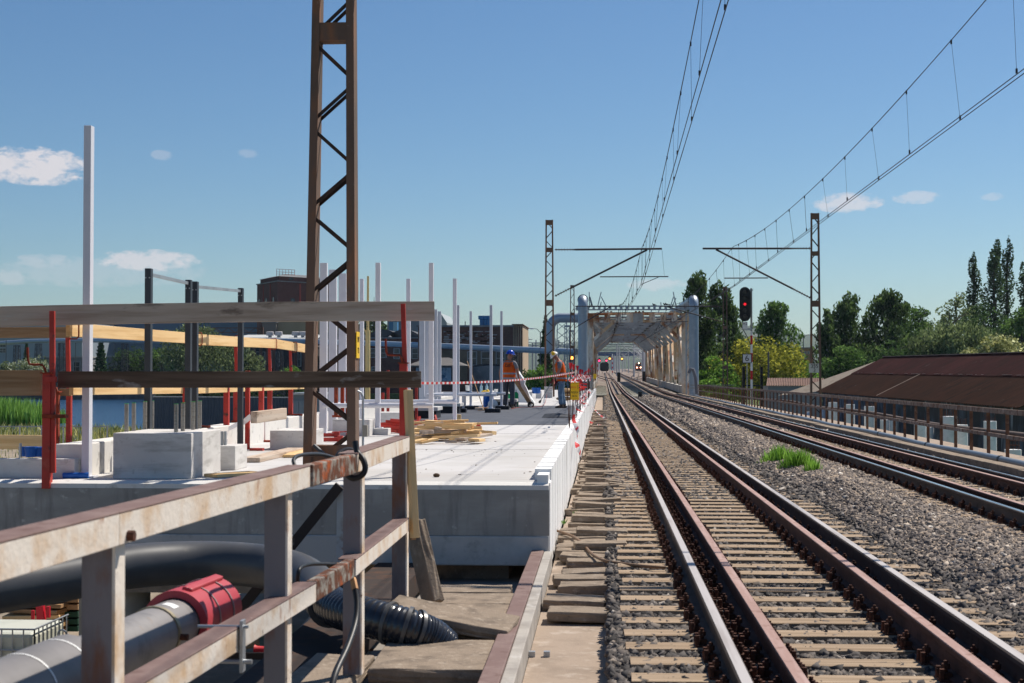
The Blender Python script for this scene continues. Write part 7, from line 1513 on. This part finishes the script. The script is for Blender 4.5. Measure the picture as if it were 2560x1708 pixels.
zs_ = -.2; g = [atZ(1462,1000,.5), atZ(1478,1015,.2), atZ(1497,1035,-.1), atZ(1519,1052,-.2), atZ(1527,1065,-.2), atZ(1524,1082,-.2)]
tape_obj(resample(g, 10), .07, 'tape end trailing from the rebars down onto the ballast', per=.4, twist=.3)
g = [atZ(1472,1054,-.24), atZ(1490,1062,-.22), atZ(1512,1066,-.2)]; tape_obj(resample(g, 8), .07, 'short piece of tape lying on the trough covers', per=.3)
g = [atY(628,1040,19.7), atY(610,1055,19.7), atY(592,1062,19.8), atY(572,1072,19.9), atY(565,1095,19.95), atY(562,1120,19.95)]; tape_obj(resample(g, 8), .07, 'red tape trailing over the corner of the concrete block at the red prop', per=1.1, twist=.6)
Y = 28.6; sgn = thing('warning_sign','yellow Polish warning sign tied to the rebars at the platform edge','sign',(atY(1436.5,978,Y).x,Y,atY(1436,978,Y).z)); cx, cz = sgn.location.x, sgn.location.z; hw, hh = 11.2*Y/F, 22*Y/F
o = MB().bb(cx-hw,cx+hw,Y-.004,Y+.002,cz-hh,cz+hh).build('panel', YEL, sgn, world=True, bevel=.004); BD = MB()
for z in (cz+hh*.86,cz-hh*.88): BD.bb(cx-hw*.86,cx+hw*.86,Y-.0065,Y-.0045,z-.002,z+.002)
BD.build('border_line', mat('border brown',(.25,.1,.02)), o).location = -sgn.location
REDT = mat('sign red lettering',(.75,.06,.01))
def stx(s, size, dx, dz, m, sx): text_mesh('lettering', s, size, m, o, Vector((dx,-.006,dz)), (R(90),0,0), sx=sx, weight=0, depth=.0008)
stx('UWAGA!', .052, -.022, .072, REDT, .56); stx('PRZEJŚCIA', .048, 0, -.025, BLACK_P, .60); stx('NIE MA', .050, 0, -.098, BLACK_P, .62)
e = MB(); 
for dz in (.105,.085,.065,.045): e.add([(.066+.011*math.cos(6.283*k/10), -.0055, dz+.008*math.sin(6.283*k/10)) for k in range(10)]+[(.066+.007*math.cos(6.283*k/10), -.0055, dz+.0045*math.sin(6.283*k/10)) for k in range(10)], [(k,(k+1)%10,10+(k+1)%10,10+k) for k in range(10)])
e.build('pictogram', BLACK_P, o)
p = atY(1487,941,75); tag(MB().bb(p.x-.08,p.x+.08,75,75.01,p.z-.12,p.z+.12).build('small_sign', YEL), 'small plain yellow sign far along the rebar row', 'sign')
# ------------------------------------------------------------------ people
def skin(name, nodes, edges, root, m, parent, sub=2):
    names = list(nodes); idx = {k: i for i, k in enumerate(names)}; me = bpy.data.meshes.new(name)
    me.from_pydata([tuple(nodes[k][0]) for k in names], [(idx[a], idx[b]) for a, b in edges], []); o = bpy.data.objects.new('tmp_skin', me); COL.objects.link(o)
    md = o.modifiers.new('skin','SKIN'); md.use_smooth_shade = True; md.branch_smoothing = .3
    for k in names:
        r = nodes[k][1]; sv = me.skin_vertices[0].data[idx[k]]; sv.radius = (r, r) if not isinstance(r, (tuple,list)) else r; sv.use_root = (k == root)
    s = o.modifiers.new('sub','SUBSURF'); s.levels = sub; s.render_levels = sub
    dg = bpy.context.evaluated_depsgraph_get(); nm = bpy.data.meshes.new_from_object(o.evaluated_get(dg)); bpy.data.objects.remove(o); nm.name = name; nm.materials.clear(); nm.materials.append(m); nm.shade_smooth()
    q = bpy.data.objects.new(name, nm); COL.objects.link(q); q.parent = parent; return q
SKIN = mat('sunburnt skin', (.42,.19,.13), [((.36,.15,.10), 12, .5, .7)], .55); TROU = mat('dark grey work trousers', (.065,.068,.085), [((.10,.10,.115), 9, .5, .66), ((.2,.19,.18), 16, .66, .76)], .9); JEANS = mat('faded blue jeans', (.14,.23,.33), [((.3,.4,.5), 8, .48, .66), ((.07,.12,.19), 5, .55, .7)], .9)
TSH = mat('grey t-shirt', (.2,.2,.22), [((.26,.26,.28), 8, .5, .7)], .9); VEST = mat('orange safety vest', (1.0,.17,.012), [((.95,.11,.01), 7, .5, .66)], .7, transl=.35); REFL = mat('grey reflective band', (.34,.34,.36), rough=.5); BOOT = mat('worn work boots', (.10,.075,.055), [((.2,.15,.11), 20, .5, .7)], .9); GLOVE = mat('dark red gloves', (.22,.02,.03), rough=.8)
def person(label, base, f, head_tilt, lean, larm, rarm, legsep, trousers, helmet, hm, gloves=None, head_turn=0.0, muff=False, vest_text=None):
    """f: unit facing vector; local frame: forward f, left l, up z"""
    t = thing('person', label, 'person', tuple(base)); f = Vector(f).normalized(); l = Vector((0,0,1)).cross(f); 
    def P(fw, lf, up): return f*fw+l*lf+Vector((0,0,up))
    def tl(fw, lf, up): return P(fw+lean*max(0,up-.95), lf, up)
    n = {'pelvis':(P(0,0,.96),(.15,.11)),'waist':(tl(.0,0,1.10),(.145,.105)),'chest':(tl(.01,0,1.32),(.17,.115)),'neckb':(tl(.0,0,1.47),(.075,.07)),'neck':(tl(.03,0,1.535),.055)}
    hf = (f*math.cos(head_turn)+l*math.sin(head_turn)).normalized(); hb = n['neck'][0]; up = (Vector((0,0,1))*math.cos(head_tilt)+hf*math.sin(head_tilt)); hfw = (hf*math.cos(head_tilt)-Vector((0,0,1))*math.sin(head_tilt))
    n['headl'] = (hb+up*.07+hfw*.02, .072); n['headm'] = (hb+up*.14+hfw*.012, .092); n['headt'] = (hb+up*.20+hfw*.0, .078)
    n['jaw'] = (hb+up*.055+hfw*.068, .038); n['nose'] = (hb+up*.105+hfw*.108, .013); 
    ed = [('pelvis','waist'),('waist','chest'),('chest','neckb'),('neckb','neck'),('neck','headl'),('headl','headm'),('headm','headt'),('headl','jaw'),('headm','nose')]
    for s, nm, arm in ((1,'L',larm),(-1,'R',rarm)):
        sh = tl(0, s*.19, 1.43); n['sh'+nm] = (sh,.062); el, wr = sh+P(*arm[0]), sh+P(*arm[1]); n['el'+nm] = (el,.045); n['wr'+nm] = (wr,.031); d = (wr-el).normalized(); pm = wr+d*.075; n['pa'+nm] = (pm,(.036,.022)); ed += [('neckb','sh'+nm),('sh'+nm,'el'+nm),('el'+nm,'wr'+nm),('wr'+nm,'pa'+nm)]
        a = d.cross(f); a = a.normalized() if a.length > .1 else l
        for k, (o_, ln) in enumerate(((-.026,.062),(-.009,.074),(.009,.07),(.026,.055))): n[f'f{nm}{k}a'] = (pm+a*o_+d*.045,.0095); n[f'f{nm}{k}b'] = (pm+a*o_+d*(.045+ln*.55)+f*.008,.0085); n[f'f{nm}{k}c'] = (pm+a*o_+d*(.045+ln*.9)+f*.022,.0075); ed += [('pa'+nm,f'f{nm}{k}a'),(f'f{nm}{k}a',f'f{nm}{k}b'),(f'f{nm}{k}b',f'f{nm}{k}c')]
        n[f't{nm}a'] = (wr+d*.05-a*.04,.011); n[f't{nm}b'] = (wr+d*.09-a*.055+f*.02,.009); ed += [('wr'+nm,f't{nm}a'),(f't{nm}a',f't{nm}b')]
        hp = P(0, s*.095, .90); kn = P(.03+ (legsep*s*.3), s*(.10+abs(legsep)*.1), .50); an = P(legsep*s*.5-.02, s*(.10+abs(legsep)*.25), .09); n['hip'+nm] = (hp,.088); n['kn'+nm] = (kn,.058); n['an'+nm] = (an,.04); n['to'+nm] = (an+f*.13-Vector((0,0,.045)),.035); ed += [('pelvis','hip'+nm),('hip'+nm,'kn'+nm),('kn'+nm,'an'+nm),('an'+nm,'to'+nm)]
    skin('body', n, ed, 'pelvis', SKIN, t)
    g = {k: n[k] for k in ('pelvis','waist')}; g['pelvis'] = (n['pelvis'][0],(.175,.135)); g['waist'] = (n['waist'][0]-Vector((0,0,.03)),(.165,.125)); e2 = [('pelvis','waist')]
    for s in 'LR': 
        g['hip'+s] = (n['hip'+s][0],.112); g['kn'+s] = (n['kn'+s][0],.088); g['kl'+s] = (n['kn'+s][0].lerp(n['an'+s][0],.55),.080); g['an'+s] = (n['an'+s][0]+Vector((0,0,.01)),.076); e2 += [('pelvis','hip'+s),('hip'+s,'kn'+s),('kn'+s,'kl'+s),('kl'+s,'an'+s)]
    skin('trousers', g, e2, 'pelvis', trousers, t)
    g = {'waist':(n['waist'][0],(.165,.125)),'chest':(n['chest'][0],(.19,.135)),'neckb':(n['neckb'][0]-Vector((0,0,.015)),.088)}; e2 = [('waist','chest'),('chest','neckb')]
    for s in 'LR': g['sh'+s] = (n['sh'+s][0],.078); g['sl'+s] = (n['sh'+s][0].lerp(n['el'+s][0],.72),.066); e2 += [('neckb','sh'+s),('sh'+s,'sl'+s)]
    skin('t_shirt', g, e2, 'chest', TSH, t)
    # vest: lofted oval rings round the torso
    def ringv(c, a_, b_, k=18, drop=0): return [c+l*a_*math.cos(6.283*i/k)+f*b_*math.sin(6.283*i/k) for i in range(k)]
    rings = [(tl(.005,0,.86),.215,.165),(tl(.005,0,.98),.212,.163),(tl(.005,0,1.10),.205,.16),(tl(.008,0,1.24),.207,.162),(tl(.005,0,1.36),.208,.155),(tl(.0,0,1.45),.185,.125),(tl(.0,0,1.505),.10,.088)]
    b = MB(); k = 18
    for c, a_, b_ in rings: b.v += [tuple(p+Vector((0,0,.006*math.sin(i*2.3)))) for i, p in enumerate(ringv(c,a_*(1+.0),b_))]
    for j in range(len(rings)-1):
        for i in range(k): 
            q = 6.283*(i+.5)/k
            if j >= 4 and abs(math.cos(q)) > .86 and j == 4: continue
            b.f.append((j*k+i, j*k+(i+1)%k, (j+1)*k+(i+1)%k, (j+1)*k+i))
    b.build('vest', VEST, t, smooth=60)
    for z0_, z1_ in ((.925,.975),(1.075,1.125)):
        b = MB(); 
        for zz in (z0_,z1_): b.v += [tuple(p) for p in ringv(tl(.006,0,zz),.218,.169)]
        b.f = [(i,(i+1)%k,k+(i+1)%k,k+i) for i in range(k)]; b.build('reflective_band', REFL, t, smooth=60)
    for s in 'LR': 
        a0 = n['an'+s][0]; b = MB(); b.tube([a0-f*.085-Vector((0,0,.045)), a0-f*.03-Vector((0,0,.04)), a0+f*.06-Vector((0,0,.045)), a0+f*.15-Vector((0,0,.055)), a0+f*.19-Vector((0,0,.06))],[.03,.046,.05,.044,.02],10); b.tube([a0-f*.01-Vector((0,0,.05)), a0-f*.01+Vector((0,0,.05))],[.05,.052],10); b.bb(0,0,0,0,0,0) if False else None; b.build('boot', BOOT, t, smooth=60)
    if gloves:
        for s in 'LR':
            g = {k_: (n[k_][0], (tuple(x*1.25 for x in n[k_][1]) if isinstance(n[k_][1], tuple) else n[k_][1]*1.3)) for k_ in n if k_ in ('wr'+s,'pa'+s) or k_.startswith('f'+s) or k_.startswith('t'+s)}; e2 = [e for e in ed if e[0] in g and e[1] in g]; skin('glove', g, e2, 'wr'+s, gloves, t, 1)
    # helmet with brim, eyes, ears
    hc = n['headm'][0]+up*.045; b = MB(); k = 18; m_ = 8
    for j in range(m_+1):
        ph = math.pi/2*j/m_; 
        for i in range(k): a_ = 6.283*i/k; b.v.append(tuple(hc+(hfw*math.cos(a_)*1.14+hfw.cross(up)*math.sin(a_))*.118*math.cos(ph)+up*.125*math.sin(ph)))
    for j in range(m_):
        for i in range(k): b.f.append((j*k+i,j*k+(i+1)%k,(j+1)*k+(i+1)%k,(j+1)*k+i))
    h = b.build('helmet', helmet, t, smooth=60); b = MB(); o_ = len(b.v)
    for i in range(k): a_ = 6.283*i/k; d = hfw*math.cos(a_)*1.14+hfw.cross(up)*math.sin(a_); ex = .135+.04*max(0,math.cos(a_))**2; b.v += [tuple(hc+d*.117),tuple(hc+d*ex-up*.012)]
    b.f = [(2*i,2*i+1,(2*i+3)%(2*k),(2*i+2)%(2*k)) for i in range(k)]; b.build('brim', helmet, h, smooth=60)
    sd = hfw.cross(up)
    for s in (-1,1): MB().ball(n['headm'][0]+hfw*.085+sd*s*.032-up*.005,(.011,.011,.009),8,6).build('eye', BLACK_P, t, smooth=60); MB().ball(n['headl'][0]+up*.06+sd*s*.093-hfw*.005,(.018,.018,.032),8,6).build('ear', SKIN, t, smooth=60)
    if muff:
        for s in (-1,1): q = hc+up*.075+sd*s*.118; MB().tube([q-sd*s*.01,q+sd*s*.02,q+sd*s*.045],[.058,.06,.045],14).build('ear_muff', YEL, t, smooth=40)
    MB().tube([n['headl'][0]+sd*.09+up*.05, n['headl'][0]+hfw*.05-up*.02, n['headl'][0]-sd*.09+up*.05],.006,5).build('chin_strap', BLACK_P, t)
    if vest_text: text_mesh('lettering', vest_text, .135, BLACK_P, t, tl(-.178,0,1.345), (R(90-lean*40), 0, math.atan2(l.y, l.x)+math.pi), sx=1.15)
    return t, n
pr = atZ(1405,1021,DZ)
W2, n2 = person('worker in white helmet with yellow ear muffs, orange vest and jeans, looking down', (pr.x,pr.y,DZ), (-1,-.12,0), R(38), .16, ((.05,.10,-.28),(.20,.06,-.50)), ((.02,-.07,-.29),(.07,-.03,-.56)), .12, JEANS, WHITE_P, None, GLOVE, 0, True)
pl2 = atZ(1272,1022,DZ)
W1, n1 = person('worker in blue helmet seen from behind, orange vest lettered GE, grey trousers', (pl2.x,pl2.y,DZ), (.18,1,0), R(8), .05, ((-.02,.09,-.29),(.10,.10,-.53)), ((-.03,-.10,-.29),(.02,-.13,-.55)), .16, TROU, mat('blue helmet',(.01,.06,.5),rough=.25), None, None, -.9, False, 'GE')
# gas torch held by the right worker
h = Vector(W2.location)+n2['paL'][0]; t = thing('gas_torch','long gas torch lance held down by the worker in the white helmet','torch',tuple(h)); e = atY(1352,1001,47.2)
MB().tube([h+(h-e)*.1, h, e],.011,8).build('lance', STEEL, t, world=True); d = (e-h).normalized(); MB().tube([e,e+d*.10],[.03,.042],10).build('burner', DARKTUBE, t, world=True, smooth=40)
p0 = h+(h-e)*.1; cable([p0, p0+Vector((.0,-.1,-.25)), atZ(1369,990,DZ)+Vector((0,0,.3)), atZ(1362,1012,DZ)+Vector((0,0,.05)), atZ(1340,1019,DZ)+Vector((0,0,.02)), atZ(1300,1020,DZ)+Vector((0,0,.02)), atZ(1278,1024,DZ)+Vector((0,0,.02))], .009, mat('red gas hose',(.28,.04,.03)), 'thin red gas hose trailing from the torch to the cylinders', 'gas_hose', False, 6)
for px, Y, lab in ((1270.5,48.3,'green gas cylinder left, behind the left worker legs'),(1290,48.6,'green gas cylinder right, behind the left worker legs')):
    x = atY(px,1000,Y).x; t = thing('gas_cylinder', lab, 'gas cylinder', (x,Y,DZ)); r = .085; MB().tube([(x,Y,DZ),(x,Y,DZ+.42),(x,Y,DZ+.47),(x,Y,DZ+.50)],[r,r,r*.75,r*.35],16).build('body', mat('green cylinder',(.01,.32,.10),rough=.4), t, world=True, smooth=40); MB().tube([(x,Y,DZ+.50),(x,Y,DZ+.58)],.02,8).build('valve', STEEL, t, world=True)
# leaning hand truck with white sack
Y = 48.6; t = thing('hand_truck','tilted hand truck with a plank frame and a black wheel between the workers','hand truck',tuple(atY(1327,1017,Y)))
MB().beam(atY(1286,948,Y), atY(1327,1012,Y), .12,.07,(0,1,0)).build('plank_frame', WOOD_BROWN, t, world=True); c = atY(1327,1013,Y-.1)
MB().tube([c+Vector((.085*math.cos(a),0,.085*math.sin(a)+.01)) for a in [6.283*k/18 for k in range(19)]],.028,8).build('wheel', BLACKRUB, t, world=True, smooth=60); MB().tube([c+Vector((0,-.05,.01)),c+Vector((0,.05,.01))],.03,10).build('hub', STEEL, t, world=True)
b = MB(); prof = [(1291,922),(1300,930),(1306,940),(1314,950),(1312,960),(1320,975),(1326,990),(1331,1006),(1322,1006),(1305,975),(1295,952),(1289,940)]
o_ = [atY(x,y,48.9) for x,y in prof]; n = len(o_); ctr = sum(o_,Vector())/n; b.v = [tuple(p) for p in o_]+[tuple(p+(ctr-p)*.25+Vector((0,-.16,0))) for p in o_]+[tuple(p+(ctr-p)*.25+Vector((0,.3,0))) for p in o_]; b.f = [(i,(i+1)%n,n+(i+1)%n,n+i) for i in range(n)]+[(i,(i+1)%n,2*n+(i+1)%n,2*n+i) for i in range(n)]+[tuple(range(n,2*n)),tuple(range(2*n,3*n))]
tag(b.build('white_sack', mat('white woven sack',(.72,.72,.74),[((.62,.63,.66),4,.5,.7)],.6), smooth=50), 'tall white sack leaning on the hand truck between the workers', 'sack')
b = MB(); P = [(1290,1006),(1285,960),(1300,955),(1336,1008)]; q = [atY(x,y,52) for x,y in P]; b.v = [tuple(p) for p in q]+[tuple(p+Vector((0,.9,0))) for p in q]; b.f = [(0,1,2,3),(4,5,6,7),(0,1,5,4),(1,2,6,5),(2,3,7,6),(3,0,4,7)]; tag(b.build('white_board', WHITE_P), 'large white board leaning behind the white sack', 'board')
for px, Y, m, lab in ((1232,46,WHITE_P,'pale sack beside the left worker leg'),): p = atY(px,1000,Y); tag(MB().ball((p.x,Y,DZ+.14),(.16,.14,.15),10,7).build('sack', m, smooth=60), lab, 'sack')
# ------------------------------------------------------------------ air
HZ = True
if HZ:
    hb_ = MB().bb(-4200,4200,-900,5200,-6.5,135); hm = bpy.data.materials.new('haze'); hm.use_nodes = True; N = hm.node_tree.nodes; Lk = hm.node_tree.links
    for x in list(N):
        if x.type == 'BSDF_PRINCIPLED': N.remove(x)
    pv = N.new('ShaderNodeVolumePrincipled'); pv.inputs['Color'].default_value = (.72,.84,1,1); pv.inputs['Density'].default_value = .00006; pv.inputs['Anisotropy'].default_value = .3
    Lk.new(pv.outputs[0], N['Material Output'].inputs['Volume']); tag(hb_.build('haze', hm), kind='stuff')
